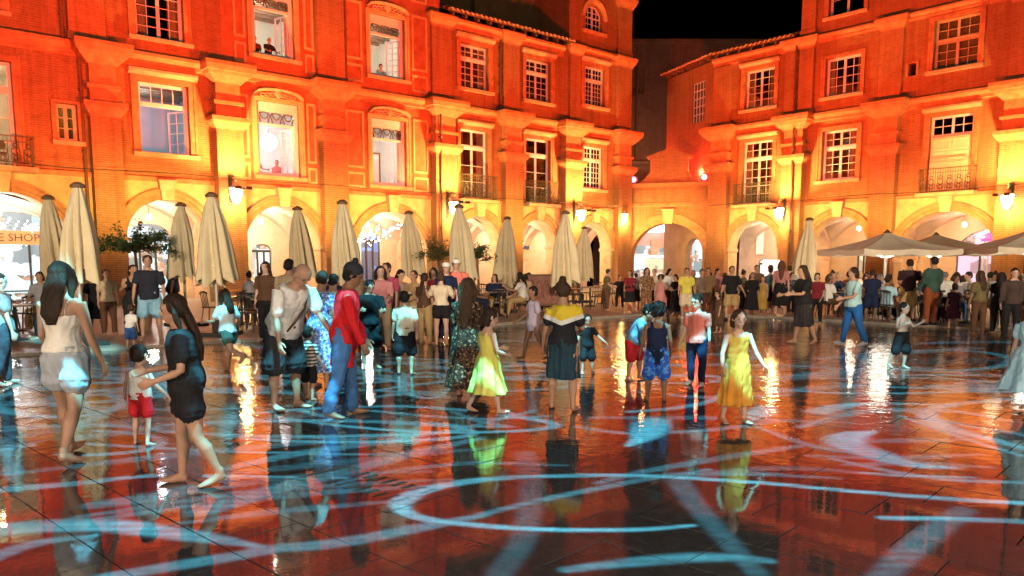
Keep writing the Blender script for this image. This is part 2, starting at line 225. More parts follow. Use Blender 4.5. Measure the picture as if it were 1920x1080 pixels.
# ------------------------------------------------------------------ mesh builder
class MB:
    def __init__(s): s.v = []; s.f = []; s.m = []
    def quad(s, a, b, c, d, m=0):
        n = len(s.v); s.v += [tuple(a), tuple(b), tuple(c), tuple(d)]; s.f.append((n, n + 1, n + 2, n + 3)); s.m.append(m)
    def add(s, vs, fs, m=0):
        n = len(s.v); s.v += [tuple(p) for p in vs]
        for f in fs: s.f.append(tuple(i + n for i in f)); s.m.append(m)
    def box(s, x0, x1, y0, y1, z0, z1, m=0):
        s.add([(x0, y0, z0), (x1, y0, z0), (x1, y1, z0), (x0, y1, z0), (x0, y0, z1), (x1, y0, z1), (x1, y1, z1), (x0, y1, z1)],
              [(0, 3, 2, 1), (4, 5, 6, 7), (0, 1, 5, 4), (1, 2, 6, 5), (2, 3, 7, 6), (3, 0, 4, 7)], m)
    def rects(s, xc, layers, yb=.02, m=0):      # stacked rectangular rings (z, half width, projection)
        vs = []
        for z, hw, pr in layers: vs += [(xc - hw, -pr, z), (xc + hw, -pr, z), (xc + hw, yb, z), (xc - hw, yb, z)]
        fs = [(3, 2, 1, 0)]; k = len(layers)
        for i in range(k - 1):
            a, b = 4 * i, 4 * i + 4
            for j in range(4): fs.append((a + j, a + (j + 1) % 4, b + (j + 1) % 4, b + j))
        fs.append((4 * k - 4, 4 * k - 3, 4 * k - 2, 4 * k - 1)); s.add(vs, fs, m)
    def prism_x(s, prof, x0, x1, m=0):           # profile in (y,z), counter-clockwise seen from +x
        n = len(prof)
        s.add([(x0, y, z) for y, z in prof] + [(x1, y, z) for y, z in prof],
              [tuple(reversed(range(n))), tuple(range(n, 2 * n))] + [(i, (i + 1) % n, n + (i + 1) % n, n + i) for i in range(n)], m)
    def prism_y(s, prof, y0, y1, m=0):           # profile in (x,z)
        n = len(prof)
        s.add([(x, y0, z) for x, z in prof] + [(x, y1, z) for x, z in prof],
              [tuple(range(n)), tuple(reversed(range(n, 2 * n)))] + [(i, n + i, n + (i + 1) % n, (i + 1) % n) for i in range(n)], m)
    def rings(s, rings, cap=True, m=0, closed=True):
        n = len(rings[0]); vs = [p for r in rings for p in r]; fs = []
        for i in range(len(rings) - 1):
            for j in range(n if closed else n - 1):
                a, b = i * n + j, i * n + (j + 1) % n; fs.append((a, b, b + n, a + n))
        if cap: fs.append(tuple(reversed(range(n)))); fs.append(tuple(range((len(rings) - 1) * n, len(rings) * n)))
        s.add(vs, fs, m)
    def tube(s, path, r, n=6, m=0):
        path = [Vector(p) for p in path]; rs = r if isinstance(r, (list, tuple)) else [r] * len(path); out = []
        for i, p in enumerate(path):
            t = (path[min(i + 1, len(path) - 1)] - path[max(i - 1, 0)]).normalized()
            a = Vector((0, 0, 1)) if abs(t.z) < .9 else Vector((1, 0, 0))
            u = t.cross(a).normalized(); w = u.cross(t) * -1
            out.append([p + (u * math.cos(q) + t.cross(u) * math.sin(q)) * rs[i] for q in (2 * math.pi * k / n for k in range(n))])
        s.rings(out, m=m)
    def lathe(s, prof, c=(0, 0, 0), n=12, m=0):   # (r,z)
        s.rings([[(c[0] + r * math.cos(2 * math.pi * k / n), c[1] + r * math.sin(2 * math.pi * k / n), c[2] + z) for k in range(n)] for r, z in prof], m=m)
    def ball(s, c, r, n=8, k=5, m=0):
        rx, ry, rz = r if isinstance(r, (tuple, list)) else (r, r, r)
        s.rings([[(c[0] + rx * math.sin(t) * math.cos(2 * math.pi * j / n), c[1] + ry * math.sin(t) * math.sin(2 * math.pi * j / n), c[2] - rz * math.cos(t)) for j in range(n)]
                 for t in (math.pi * (i + .12) / (k + .24) for i in range(k + 1))], m=m)
    def mesh(s, name, mats, smooth=False):
        me = bpy.data.meshes.new(name); me.from_pydata(s.v, [], s.f)
        for mt in (mats if isinstance(mats, (list, tuple)) else [mats]): me.materials.append(mt)
        if any(s.m): me.polygons.foreach_set('material_index', s.m)
        if smooth: me.polygons.foreach_set('use_smooth', [True] * len(s.f))
        me.update(); return me
    def build(s, name, mats, parent=None, smooth=False, loc=None):
        return link(name, s.mesh(name, mats, smooth), parent, loc)
def link(name, me, parent=None, loc=None, rz=0):
    o = bpy.data.objects.new(name, me); COL.objects.link(o)
    if parent: o.parent = parent
    if loc is not None: o.location = loc
    if rz: o.rotation_euler = (0, 0, rz)
    return o
def tag(o, label=None, cat=None, group=None, kind=None):
    if label: o['label'] = label
    if cat: o['category'] = cat
    if group: o['group'] = group
    if kind: o['kind'] = kind
    return o
def thing(name, label, cat, loc=(0, 0, 0), rz=0, group=None, mat=None):
    o = link(name, None, None, loc, rz)
    if mat: o.matrix_world = mat
    return tag(o, label, cat, group)
def copy_tree(o, parent=None):
    c = o.copy(); COL.objects.link(c)
    if parent: c.parent = parent
    for ch in list(o.children): copy_tree(ch, c)
    return c

# ------------------------------------------------------------------ materials
class NT:
    def __init__(s, name, base=(.5, .5, .5), rough=.7, spec=.4, metal=0):
        s.mat = bpy.data.materials.new(name); s.mat.use_nodes = True; s.nt = s.mat.node_tree; s.b = s.nt.nodes['Principled BSDF']
        s.b.inputs['Base Color'].default_value = (*base, 1); s.b.inputs['Roughness'].default_value = rough
        s.b.inputs['Specular IOR Level'].default_value = spec; s.b.inputs['Metallic'].default_value = metal
    def n(s, t, **k):
        n = s.nt.nodes.new('ShaderNode' + t)
        for a, v in k.items():
            if a in n.inputs.keys() if isinstance(a, str) else False: n.inputs[a].default_value = v
            else: setattr(n, a, v)
        return n
    def l(s, a, b): s.nt.links.new(a, b)
    def noise(s, vec, scale, detail=4, rough=.55, dim='3D'):
        n = s.n('TexNoise'); n.inputs['Scale'].default_value = scale; n.inputs['Detail'].default_value = detail; n.inputs['Roughness'].default_value = rough
        if vec is not None: s.l(vec, n.inputs['Vector'])
        return n.outputs['Fac']
    def ramp(s, fac, *stops):
        r = s.n('ValToRGB'); cr = r.color_ramp
        while len(cr.elements) < len(stops): cr.elements.new(.5)
        for e, (p, c) in zip(cr.elements, stops): e.position = p; e.color = (*c, 1) if len(c) == 3 else c
        s.l(fac, r.inputs[0]); return r.outputs[0]
    def mix(s, f, a, b, mode='MIX'):
        m = s.n('MixRGB', blend_type=mode)
        for i, v in enumerate((f, a, b)):
            if isinstance(v, (int, float)): m.inputs[i].default_value = v
            elif isinstance(v, tuple): m.inputs[i].default_value = (*v, 1)
            else: s.l(v, m.inputs[i])
        return m.outputs[0]
    def m(s, op, a, b=None, clamp=False): return math_node(s.nt, op, a, b, clamp)
    def obj(s): return s.n('TexCoord').outputs['Object']
    def pos(s): return s.n('NewGeometry').outputs['Position']
    def bump(s, h, strength=.4, dist=.02):
        b = s.n('Bump'); b.inputs['Strength'].default_value = strength; b.inputs['Distance'].default_value = dist
        s.l(h, b.inputs['Height']); s.l(b.outputs[0], s.b.inputs['Normal'])
    def color(s, o): s.l(o, s.b.inputs['Base Color'])
    def rough(s, o): s.l(o, s.b.inputs['Roughness'])
MATS = {}
def sq(v, k): return tuple(min(1, c * k) for c in v)
def surf(name, base, rough=.7, var=.18, scale=6, bump=.15, spec=.4, metal=0):
    if name in MATS: return MATS[name]
    t = NT(name, base, rough, spec, metal); o = t.obj()
    f = t.noise(o, scale, 6, .62); t.color(t.ramp(f, (.3, sq(base, 1 - var)), (.7, sq(base, 1 + var))))
    if bump: t.bump(t.noise(o, scale * 5, 4), bump, .01)
    MATS[name] = t.mat; return t.mat
def brick(name, a, b, mortar, stain=.6):
    t = NT(name, a, .85, .25); o = t.obj()
    sp = t.n('SeparateXYZ'); t.l(o, sp.inputs[0])
    cb = t.n('CombineXYZ'); t.l(t.m('ADD', sp.outputs[0], sp.outputs[1]), cb.inputs[0]); t.l(sp.outputs[2], cb.inputs[1])
    br = t.n('TexBrick'); t.l(cb.outputs[0], br.inputs['Vector'])
    br.inputs['Scale'].default_value = 1; br.inputs['Brick Width'].default_value = .42; br.inputs['Row Height'].default_value = .085
    br.inputs['Mortar Size'].default_value = .011; br.inputs['Mortar Smooth'].default_value = .3; br.inputs['Bias'].default_value = -.1
    for k, c in (('Color1', a), ('Color2', b), ('Mortar', mortar)): br.inputs[k].default_value = (*c, 1)
    big = t.noise(o, .55, 6, .6); med = t.noise(o, 3.2, 5, .65); fine = t.noise(cb.outputs[0], 14, 3, .6)
    c = t.mix(t.m('MULTIPLY', big, stain), br.outputs['Color'], sq(a, .45))
    c = t.mix(t.m('MULTIPLY', t.m('SUBTRACT', med, .35, True), .55), c, sq(mortar, 1.0))
    c = t.mix(.35, c, t.ramp(fine, (.35, (.5, .5, .5)), (.65, (1, 1, 1))), 'MULTIPLY')
    mp = t.n('Mapping'); mp.inputs['Scale'].default_value = (2.6, 2.6, .16); t.l(o, mp.inputs[0]); stq = t.noise(mp.outputs[0], 1.3, 5, .65)
    c = t.mix(.30, c, t.ramp(stq, (.36, (.42, .38, .36)), (.56, (1, 1, 1))), 'MULTIPLY')
    cell = t.n('TexVoronoi'); cell.inputs['Scale'].default_value = .9; t.l(o, cell.inputs['Vector']); cs = t.n('SeparateXYZ'); t.l(cell.outputs['Color'], cs.inputs[0])
    c = t.mix(.25, c, t.ramp(cs.outputs[0], (.15, (.62, .58, .55)), (.45, (1, 1, 1))), 'MULTIPLY')
    t.color(c)
    t.bump(t.m('ADD', t.m('MULTIPLY', br.outputs['Fac'], -.6), t.m('ADD', med, fine)), .5, .02)
    MATS[name] = t.mat; return t.mat
M_BRICK = brick('brick_wall', (.46, .19, .075), (.36, .135, .05), (.50, .31, .16))
M_BRICK2 = brick('brick_pilaster', (.47, .20, .085), (.39, .155, .06), (.50, .32, .17), .25)
M_BRICKD = brick('brick_old_dark', (.24, .12, .07), (.18, .09, .05), (.26, .18, .12), .5)
M_STUCCO = surf('stucco_cream', (.57, .39, .20), .85, .26, 1.6, .25, .2)
M_TRIM = surf('stone_trim', (.54, .36, .22), .8, .26, 2.5, .2, .25)
M_TRIMR = surf('brick_trim', (.47, .21, .10), .8, .3, 3, .3, .25)
M_PANEL = surf('panel_red_plaster', (.42, .15, .07), .8, .28, 2, .2, .25)
M_FRAME = surf('window_paint_white', (.60, .66, .76), .5, .08, 8, .05)
M_FRAMEW = surf('window_paint_cream', (.68, .74, .84), .5, .08, 8, .05)
M_SHUT = surf('shutter_paint', (.50, .46, .30), .55, .1, 5, .1)
M_IRON = surf('wrought_iron', (.10, .095, .06), .5, .2, 8, .1)
M_DARKMETAL = surf('dark_metal', (.03, .028, .025), .45, .2, 8, .05)
M_ROOFTILE = surf('roof_tile_clay', (.36, .22, .14), .8, .35, 2.0, .3)
M_ROOF = surf('roof_clay', (.16, .09, .05), .85, .3, 1.2, .3)
M_VAULT = surf('vault_plaster', (.50, .35, .24), .9, .15, 1.2, .15, .2)
M_RIB = surf('vault_rib', (.55, .34, .22), .85, .15, 1.5, .15, .2)
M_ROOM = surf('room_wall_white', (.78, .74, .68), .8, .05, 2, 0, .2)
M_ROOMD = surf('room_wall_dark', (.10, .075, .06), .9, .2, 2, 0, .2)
M_BEAM = surf('ceiling_beam', (.30, .22, .16), .8, .2, 3, .1)
M_PLASTERD = surf('old_plaster_olive', (.22, .17, .08), .9, .3, .7, .2, .2)
M_WOOD = surf('wood_brown', (.16, .085, .04), .6, .25, 5, .15)
def emit(name, col, strength):
    t = NT(name, col, .4); t.b.inputs['Emission Color'].default_value = (*col, 1); t.b.inputs['Emission Strength'].default_value = strength
    return t.mat
M_LANTERN = emit('lantern_glass_lit', (1, .80, .45), 14)
M_BULB = emit('fairy_bulb_lit', (1, .78, .70), 20)
M_BULBC = emit('fairy_bulb_cold', (.75, .9, 1), 20)
M_LED = emit('led_bar_lit', (1, .93, .85), 7)
M_PINKLAMP = emit('pink_flood_lens', (1, .06, .16), 22)
M_GLOBE = emit('globe_lamp_lit', (.75, .92, 1), 4)
def glass():
    t = NT('window_glass', (.02, .02, .02), .05); out = t.nt.nodes['Material Output']
    tr = t.n('BsdfTransparent'); tr.inputs[0].default_value = (.82, .82, .80, 1)
    gl = t.n('BsdfGlossy'); gl.inputs['Roughness'].default_value = .04; gl.inputs[0].default_value = (.9, .9, .9, 1)
    fr = t.n('Fresnel'); fr.inputs[0].default_value = 1.5
    ms = t.n('MixShader'); t.l(t.m('ADD', fr.outputs[0], .05, True), ms.inputs[0]); t.l(tr.outputs[0], ms.inputs[1]); t.l(gl.outputs[0], ms.inputs[2])
    t.l(ms.outputs[0], out.inputs[0]); return t.mat
M_GLASS = glass()
def lit_window(name, col, strength, dark=.25):
    # shop window: stacked goods and blank lit panels behind the pane
    t = NT(name, col, .2); o = t.obj(); mp = t.n('Mapping'); mp.inputs['Scale'].default_value = (1.2, .01, 1.6); t.l(o, mp.inputs[0])
    v = t.n('TexVoronoi', distance='CHEBYCHEV'); v.inputs['Scale'].default_value = 1.0; v.inputs['Randomness'].default_value = .75; t.l(mp.outputs[0], v.inputs['Vector'])
    w = t.n('TexVoronoi', distance='CHEBYCHEV'); w.inputs['Scale'].default_value = 3.6; t.l(mp.outputs[0], w.inputs['Vector'])
    hs = t.n('SeparateXYZ'); t.l(v.outputs['Color'], hs.inputs[0]); h2 = t.n('SeparateXYZ'); t.l(w.outputs['Color'], h2.inputs[0])
    big = t.ramp(hs.outputs[0], (.25, sq(col, dark)), (.55, col)); small = t.ramp(h2.outputs[1], (.1, sq(col, .12)), (.5, (.55, .25, .12)), (.9, sq(col, .9)))
    c = t.mix(t.m('GREATER_THAN', hs.outputs[1], .72), big, small)
    t.l(c, t.b.inputs['Emission Color']); t.b.inputs['Emission Strength'].default_value = strength
    t.b.inputs['Base Color'].default_value = (.1, .1, .1, 1); return t.mat
M_LITCOOL = lit_window('shop_window_cool', (.65, .92, 1.0), .95)
M_LITBLUE = lit_window('shop_window_blue', (.10, .32, 1.0), .9, .12)
M_LITWHITE = lit_window('shop_window_white', (1, .96, .92), 1.0, .4)
M_LITWARM = lit_window('shop_window_warm', (1, .70, .42), 1.0, .2)
M_LITPINK = lit_window('shop_window_pink', (1, .55, .72), .9, .25)

def wet_paving(name, base, joints):
    t = NT(name, base, .12, .5); p = t.pos()
    t.b.inputs['IOR'].default_value = 1.40; t.b.inputs['Specular IOR Level'].default_value = .5
    oi = t.n('ObjectInfo'); at = t.n('Attribute', attribute_name='tone')
    tone = t.m('ADD', oi.outputs['Random'], at.outputs['Fac'])
    big = t.noise(p, .5, 5); fine = t.noise(p, 9, 5, .65)
    c = t.ramp(fine, (.3, sq(base, .7)), (.7, sq(base, 1.25)))
    c = t.mix(.5, c, t.ramp(tone, (0, (.6, .6, .6)), (1, (1, 1, 1))), 'MULTIPLY')
    c = t.mix(t.m('MULTIPLY', big, .5), c, sq(base, .5))
    t.color(c)
    # puddled film: nearly mirror-smooth where water stands, duller where it has drained
    pud = t.noise(p, .33, 4, .5)
    t.rough(t.m('ADD', t.m('MULTIPLY', t.ramp(pud, (.40, (0, 0, 0)), (.62, (1, 1, 1))), .06), t.m('ADD', .006, t.m('MULTIPLY', fine, .03))))
    sp = t.n('SeparateXYZ'); t.l(p, sp.inputs[0])
    agit = t.m('MULTIPLY', t.m('SUBTRACT', sp.outputs[1], 5.0), 1 / 9.0, True)       # splashing feet ruffle the middle of the fountain
    agit = t.m('ADD', .05, t.m('MULTIPLY', agit, t.m('ADD', .50, t.ramp(t.noise(p, .42, 3), (.35, (0, 0, 0)), (.65, (1, 1, 1))))))
    w = t.m('ADD', t.noise(p, 4.5, 3, .5), t.m('MULTIPLY', t.noise(p, 15, 3, .6), .35))
    b = t.n('Bump'); b.inputs['Distance'].default_value = .022
    t.l(t.m('MULTIPLY', agit, .50), b.inputs['Strength']); t.l(w, b.inputs['Height']); t.l(b.outputs[0], t.b.inputs['Normal'])
    MATS[name] = t.mat; return t.mat
M_WET = wet_paving('wet_stone_slab', (.075, .075, .078), True)
M_GROUND = wet_paving('wet_stone_bed', (.06, .055, .05), False)
M_TERR = surf('terrace_stone', (.30, .24, .18), .45, .2, 2.0, .25, .5)
M_KERB = surf('kerb_stone', (.34, .29, .24), .4, .2, 3, .2, .5)
# ------------------------------------------------------------------ ground
g = MB(); g.quad((-150, -60, -.010), (150, -60, -.010), (150, 200, -.010), (-150, 200, -.010))
GROUND = tag(g.build('ground', M_GROUND), kind='structure')
# slabs laid parallel to the facades; the nearest 300 are single pieces
cu, su = math.cos(R(-43)), math.sin(R(-43))
cells = []
LU, LV = .84, .52
for j in range(-75, 76):
    for i in range(-45, 46):
        off = (.5 * (j % 2) + .13 * ((j * 7) % 3)) * LU
        u, v = (i + .5) * LU + off, (j + .5) * LV
        x, y = u * cu - v * su, u * su + v * cu + 12
        if 2.2 < y < 24.5 and abs(x) < .74 * y + 2.6: cells.append((y, x, u, v))
cells.sort()
near = [c for c in cells if abs(c[1]) < .69 * c[0] + .5 and c[0] > 3.3][:298]
nearset = set(near)
DRAIN = (-.95, 5.5)
GAP = .004
def slab_verts(du, dv, zt, b=.003):
    a, c = du / 2 - GAP / 2, dv / 2 - GAP / 2
    return [(-a, -c, -.028), (a, -c, -.028), (a, c, -.028), (-a, c, -.028), (-a, -c, zt - b), (a, -c, zt - b), (a, c, zt - b), (-a, c, zt - b),
            (-a + b, -c + b, zt), (a - b, -c + b, zt), (a - b, c - b, zt), (-a + b, c - b, zt)]
SLABF = [(0, 1, 5, 4), (1, 2, 6, 5), (2, 3, 7, 6), (3, 0, 4, 7), (4, 5, 9, 8), (5, 6, 10, 9), (6, 7, 11, 10), (7, 4, 8, 11), (8, 9, 10, 11)]
sm = []
for k in range(4):
    m_ = MB(); m_.add(slab_verts(LU, LV, -.0012 * k), SLABF); sm.append(m_.mesh('paving_slab', M_WET))
st = MB(); tones = []
for c in cells:
    y, x, u, v = c
    if abs(x - DRAIN[0]) < .50 and abs(y - DRAIN[1]) < .40: continue
    if c in nearset:
        o = link('paving_slab', random.choice(sm), GROUND, (x, y, 0), R(-43) + random.gauss(0, .002))
    else:
        h = -.0012 * random.randrange(4)
        st.add([(x + a * cu - b * su, y + a * su + b * cu, z) for a, b, z in slab_verts(LU, LV, h)], SLABF); tones += [random.random()] * len(SLABF)
so = st.build('paving_field', M_WET, GROUND); so['kind'] = 'stuff'
at_ = so.data.attributes.new('tone', 'FLOAT', 'FACE'); at_.data.foreach_set('value', tones)
# stone drain slab with two rows of slots
dr = thing('drain_cover', 'square stone drain cover with two rows of slots in the wet paving', 'drain', (DRAIN[0], DRAIN[1], 0), R(-40))
d_ = MB(); xs = [-.42, -.36]
nsl = 8
bars = []
for r_ in (-.16, .12):
    for k in range(nsl):
        pass
d_.box(-.48, .48, -.36, -.20, -.028, .002); d_.box(-.48, .48, -.06, .06, -.028, .002); d_.box(-.48, .48, .20, .36, -.028, .002)
for r0, r1 in ((-.20, -.06), (.06, .20)):
    x = -.48; d_.box(x, x + .08, r0, r1, -.028, .002)
    for k in range(8):
        x0 = -.40 + k * .105; d_.box(x0 + .05, x0 + .105, r0, r1, -.028, .002)
    d_.box(.44, .48, r0, r1, -.028, .0015)
d_.build('cover_plate', M_WET, dr)
q_ = MB(); q_.box(-.45, .45, -.33, .33, -.0295, -.026); q_.build('drain_pit', M_DARKMETAL, dr)
# dry cafe terraces behind a low kerb, along both facades
def terrace(pts, name):
    m_ = MB(); n = len(pts); top = .05
    m_.add([(x, y, top) for x, y in pts] + [(x, y, -.03) for x, y in pts], [tuple(range(n))] + [(i, n + i, n + (i + 1) % n, (i + 1) % n) for i in range(n)])
    return tag(m_.build(name, M_TERR), kind='structure')
TZ = .05
def inb(f, s, d): p = W(f, s, -d, 0); return (p.x, p.y)
# front edges of the terraces (metres out from each facade)
EDGE_A, EDGE_B = 17.0, 19.65
cc = None
# corner where both edges meet: s on A such that B-distance equals EDGE_B
pa = W('A', 0, -EDGE_A, 0); nB = Vector((-dA.x, -dA.y, 0))
kk = (EDGE_B - (pa - P1).dot(nB)) / (-dA.dot(nB)) if True else 0
cor = pa - dA * kk
terrace([inb('A', -40, EDGE_A), (cor.x, cor.y), inb('B', 22, EDGE_B), inb('B', 22, -6), inb('B', 0, -6), inb('A', 6, -6), inb('A', -40, -6)], 'terrace_pavement')
kb = MB()
def kerb_run(a, b):
    a = Vector((*a, 0)); b = Vector((*b, 0)); t = (b - a); L = t.length; t.normalize(); nrm = Vector((t.y, -t.x, 0)); n = int(L / 1.0)
    for i in range(n):
        p = a + t * (i * L / n + .006); q = a + t * ((i + 1) * L / n - .006)
        kk_ = MB(); w0 = nrm * .14
        vs = [p - w0, p + w0, q + w0, q - w0]
        kk_.add([(v_.x, v_.y, -.03) for v_ in vs] + [(v_.x, v_.y, .062) for v_ in vs], [(4, 5, 6, 7), (0, 1, 5, 4), (1, 2, 6, 5), (2, 3, 7, 6), (3, 0, 4, 7)])
        kk_.build('kerb_stone', M_KERB, TERR_KERB)
kz = MB(); kz.box(-.02, .02, -.02, .02, -.03, -.028)
TERR_KERB = tag(kz.build('kerb', M_KERB, None, loc=(cor.x, cor.y, 0)), kind='structure')
TERR_KERB.location = (0, 0, 0)
kerb_run(inb('A', -32, EDGE_A), (cor.x, cor.y)); kerb_run((cor.x, cor.y), inb('B', 20, EDGE_B))
def gz(x, y):
    a = (Vector((x, y, 0)) - P0).dot(Vector((dA.y, -dA.x, 0))); b = (Vector((x, y, 0)) - P1).dot(nB)
    return TZ if (a < EDGE_A or b < EDGE_B) else 0.0

# ------------------------------------------------------------------ building helpers (facade coordinates: x along, y into the wall, z up)
def wall_rect(mb, x0, x1, z0, z1, ops=(), y=0, rv=.30):
    xs = sorted({x0, x1} | {a for o in ops for a in o[:2]}); zs = sorted({z0, z1} | {a for o in ops for a in o[2:4]})
    for i in range(len(xs) - 1):
        for j in range(len(zs) - 1):
            cx, cz = (xs[i] + xs[i + 1]) / 2, (zs[j] + zs[j + 1]) / 2
            if any(o[0] < cx < o[1] and o[2] < cz < o[3] for o in ops): continue
            mb.quad((xs[i], y, zs[j]), (xs[i + 1], y, zs[j]), (xs[i + 1], y, zs[j + 1]), (xs[i], y, zs[j + 1]))
    for a, b, c, d in [o[:4] for o in ops]:
        mb.quad((a, y, c), (a, y, d), (a, y + rv, d), (a, y + rv, c)); mb.quad((b, y, d), (b, y, c), (b, y + rv, c), (b, y + rv, d))
        mb.quad((a, y, d), (b, y, d), (b, y + rv, d), (a, y + rv, d)); mb.quad((b, y, c), (a, y, c), (a, y + rv, c), (b, y + rv, c))
def arc(xc, zs, r, n=24, rz=None):
    rz = rz or r
    return [(xc - r * math.cos(math.pi * k / n), zs + rz * math.sin(math.pi * k / n)) for k in range(n + 1)]
def wall_arch(mb, x0, x1, z1, xc, r, zs, y=0, dep=.9, rz=None, z0=0):
    pts = arc(xc, zs, r, 24, rz)
    for yy, fl in ((y, 0), (y + dep, 1)):
        q = [((x0, yy, z0), (xc - r, yy, z0), (xc - r, yy, z1), (x0, yy, z1)), ((xc + r, yy, z0), (x1, yy, z0), (x1, yy, z1), (xc + r, yy, z1))]
        for (a, c), (b, d) in zip(pts[:-1], pts[1:]): q.append(((a, yy, c), (b, yy, d), (b, yy, z1), (a, yy, z1)))
        for k in q: mb.quad(*(k if not fl else reversed(k)))
    path = [(xc - r, z0)] + pts + [(xc + r, z0)]
    for (a, c), (b, d) in zip(path[:-1], path[1:]): mb.quad((b, y, d), (a, y, c), (a, y + dep, c), (b, y + dep, d))
def arch_ring(xc, zs, r0, r1, proj, bld, name='arch_moulding', mat=None, rz=None, back=.01, r_in=None):
    mb = MB(); n = 24
    steps = [(r0, 0), (r0, proj * .55), (r0 + (r1 - r0) * .38, proj * .55), (r0 + (r1 - r0) * .42, proj * .8), (r0 + (r1 - r0) * .78, proj * .8), (r0 + (r1 - r0) * .82, proj), (r1, proj), (r1, 0)]
    rings = []
    for k in range(n + 1):
        t = math.pi * k / n; c, s = math.cos(t), math.sin(t)
        rr = (rz or r0) / r0
        rings.append([(xc - q * c, back - p if p else back, zs + (q - r0 + r0 * rr) * s) for q, p in steps])
    mb.rings(rings, cap=True); return mb.build(name, mat or M_TRIMR, bld)
def keystone(xc, z0, z1, w, proj, bld):
    mb = MB(); mb.add([(xc - w * .40, -proj, z0), (xc + w * .40, -proj, z0), (xc + w * .40, .02, z0), (xc - w * .40, .02, z0),
                       (xc - w * .58, -proj - .05, z1), (xc + w * .58, -proj - .05, z1), (xc + w * .58, .02, z1), (xc - w * .58, .02, z1)],
                      [(0, 3, 2, 1), (4, 5, 6, 7), (0, 1, 5, 4), (1, 2, 6, 5), (2, 3, 7, 6), (3, 0, 4, 7)])
    mb.box(xc - w * .64, xc + w * .64, -proj - .10, .02, z1, z1 + .07); return mb.build('keystone', M_TRIM, bld)
def pilaster(bld, xc, hw, proj=.5, lit=False, mat=None, mat2=None):
    m_ = MB(); m_.rects(xc, [(0, hw + .08, proj + .08), (.5, hw + .08, proj + .08), (.56, hw, proj), (7.05, hw, proj)])
    p = m_.build('pilaster', mat or M_BRICK2, bld)
    c = MB(); c.rects(xc, [(7.05, hw + .03, proj + .03), (7.12, hw + .03, proj + .03), (7.16, hw + .07, proj + .07), (7.34, hw + .20, proj + .20), (7.42, hw + .24, proj + .24), (7.58, hw + .24, proj + .24), (7.60, hw + .05, proj + .05)])
    c.rects(xc, [(7.6, hw - .04, proj - .04), (8.05, hw - .04, proj - .04), (8.08, hw + .06, proj + .06), (8.22, hw + .06, proj + .06), (8.25, hw - .06, proj - .06), (8.95, hw - .06, proj - .06)])
    c.rects(xc, [(8.95, hw + .02, proj + .02), (9.0, hw + .05, proj + .05), (9.22, hw + .30, proj + .28), (9.34, hw + .36, proj + .34), (9.36, hw + .42, proj + .40), (9.56, hw + .48, proj + .46), (9.70, hw + .48, proj + .46)])
    c.build('capital', mat2 or M_TRIMR, p); return p
def pilaster_up(bld, xc, hw, z0, z1, proj=.2, cap=True, mat=None):
    m_ = MB(); m_.rects(xc, [(z0, hw + .05, proj + .05), (z0 + .25, hw + .05, proj + .05), (z0 + .3, hw, proj), (z1, hw, proj)]); p = m_.build('upper_pilaster', mat or M_BRICK2, bld)
    if cap:
        c = MB(); c.rects(xc, [(z1, hw + .04, proj + .04), (z1 + .08, hw + .06, proj + .06), (z1 + .3, hw + .2, proj + .2), (z1 + .5, hw + .26, proj + .26), (z1 + .58, hw + .26, proj + .26)]); c.build('capital', M_TRIMR, p)
    return p
CORN = [(.02, 0), (-.06, 0), (-.06, .08), (-.14, .12), (-.14, .26), (-.22, .32), (-.34, .42), (-.34, .54), (.02, .60)]
def cornice(bld, x0, x1, z, k=1.0, mat=None, name='cornice', y=0):
    mb = MB(); mb.prism_x([(y + a * k if a < 0 else y + a, z + b * k) for a, b in CORN][::-1], x0, x1); return mb.build(name, mat or M_TRIMR, bld)
def band(bld, x0, x1, z0, z1, proj, mat=None, name='string_course'):
    mb = MB(); mb.box(x0, x1, -proj, .015, z0, z1); return mb.build(name, mat or M_TRIMR, bld)
def frame_box(mb, x0, x1, z0, z1, w, y0, y1):
    mb.box(x0, x0 + w, y0, y1, z0, z1); mb.box(x1 - w, x1, y0, y1, z0, z1)
    mb.box(x0 + w, x1 - w, y0, y1, z0, z0 + w); mb.box(x0 + w, x1 - w, y0, y1, z1 - w, z1)
def panel(bld, x0, x1, z0, z1):                # thin raised pale frame on the wall
    mb = MB(); frame_box(mb, x0, x1, z0, z1, .10, -.045, .012); return mb.build('panel_moulding', M_STUCCO, bld)
def surround(bld, x0, x1, z0, z1, w=.22, hood=True, sill=True, mat=None, hoodm=None):
    mb = MB(); p = .07
    mb.box(x0 - w, x0, -p, .012, z0, z1 + w); mb.box(x1, x1 + w, -p, .012, z0, z1 + w); mb.box(x0, x1, -p, .012, z1, z1 + w)
    mb.box(x0 - w - .05, x0 - w + .04, -p - .03, .012, z0, z1 + w - .01); mb.box(x1 + w - .04, x1 + w + .05, -p - .03, .012, z0, z1 + w - .01)
    o = mb.build('window_surround', mat or M_TRIMR, bld)
    if hood:
        h = MB(); h.prism_x([(.02, z1 + w), (.02, z1 + w + .24), (-.26, z1 + w + .22), (-.26, z1 + w + .13), (-.12, z1 + w)], x0 - w - .12, x1 + w + .12); h.build('hood', hoodm or M_TRIM, o)
    if sill:
        h = MB(); h.box(x0 - w - .08, x1 + w + .08, -.2, .06, z0 - .16, z0 - .002); h.build('sill', M_TRIM, o)
    return o
PANES = {}
def pane_at(win, x0, x1, z0, z1, y):
    k = (round(x1 - x0, 2), round(z1 - z0, 2))
    if k not in PANES:
        m_ = MB(); w, h = k; m_.box(-w / 2, w / 2, 0, .006, -h / 2, h / 2); PANES[k] = m_.mesh('pane', M_GLASS)
    link('pane', PANES[k], win, ((x0 + x1) / 2, y, (z0 + z1) / 2), random.gauss(0, .004))
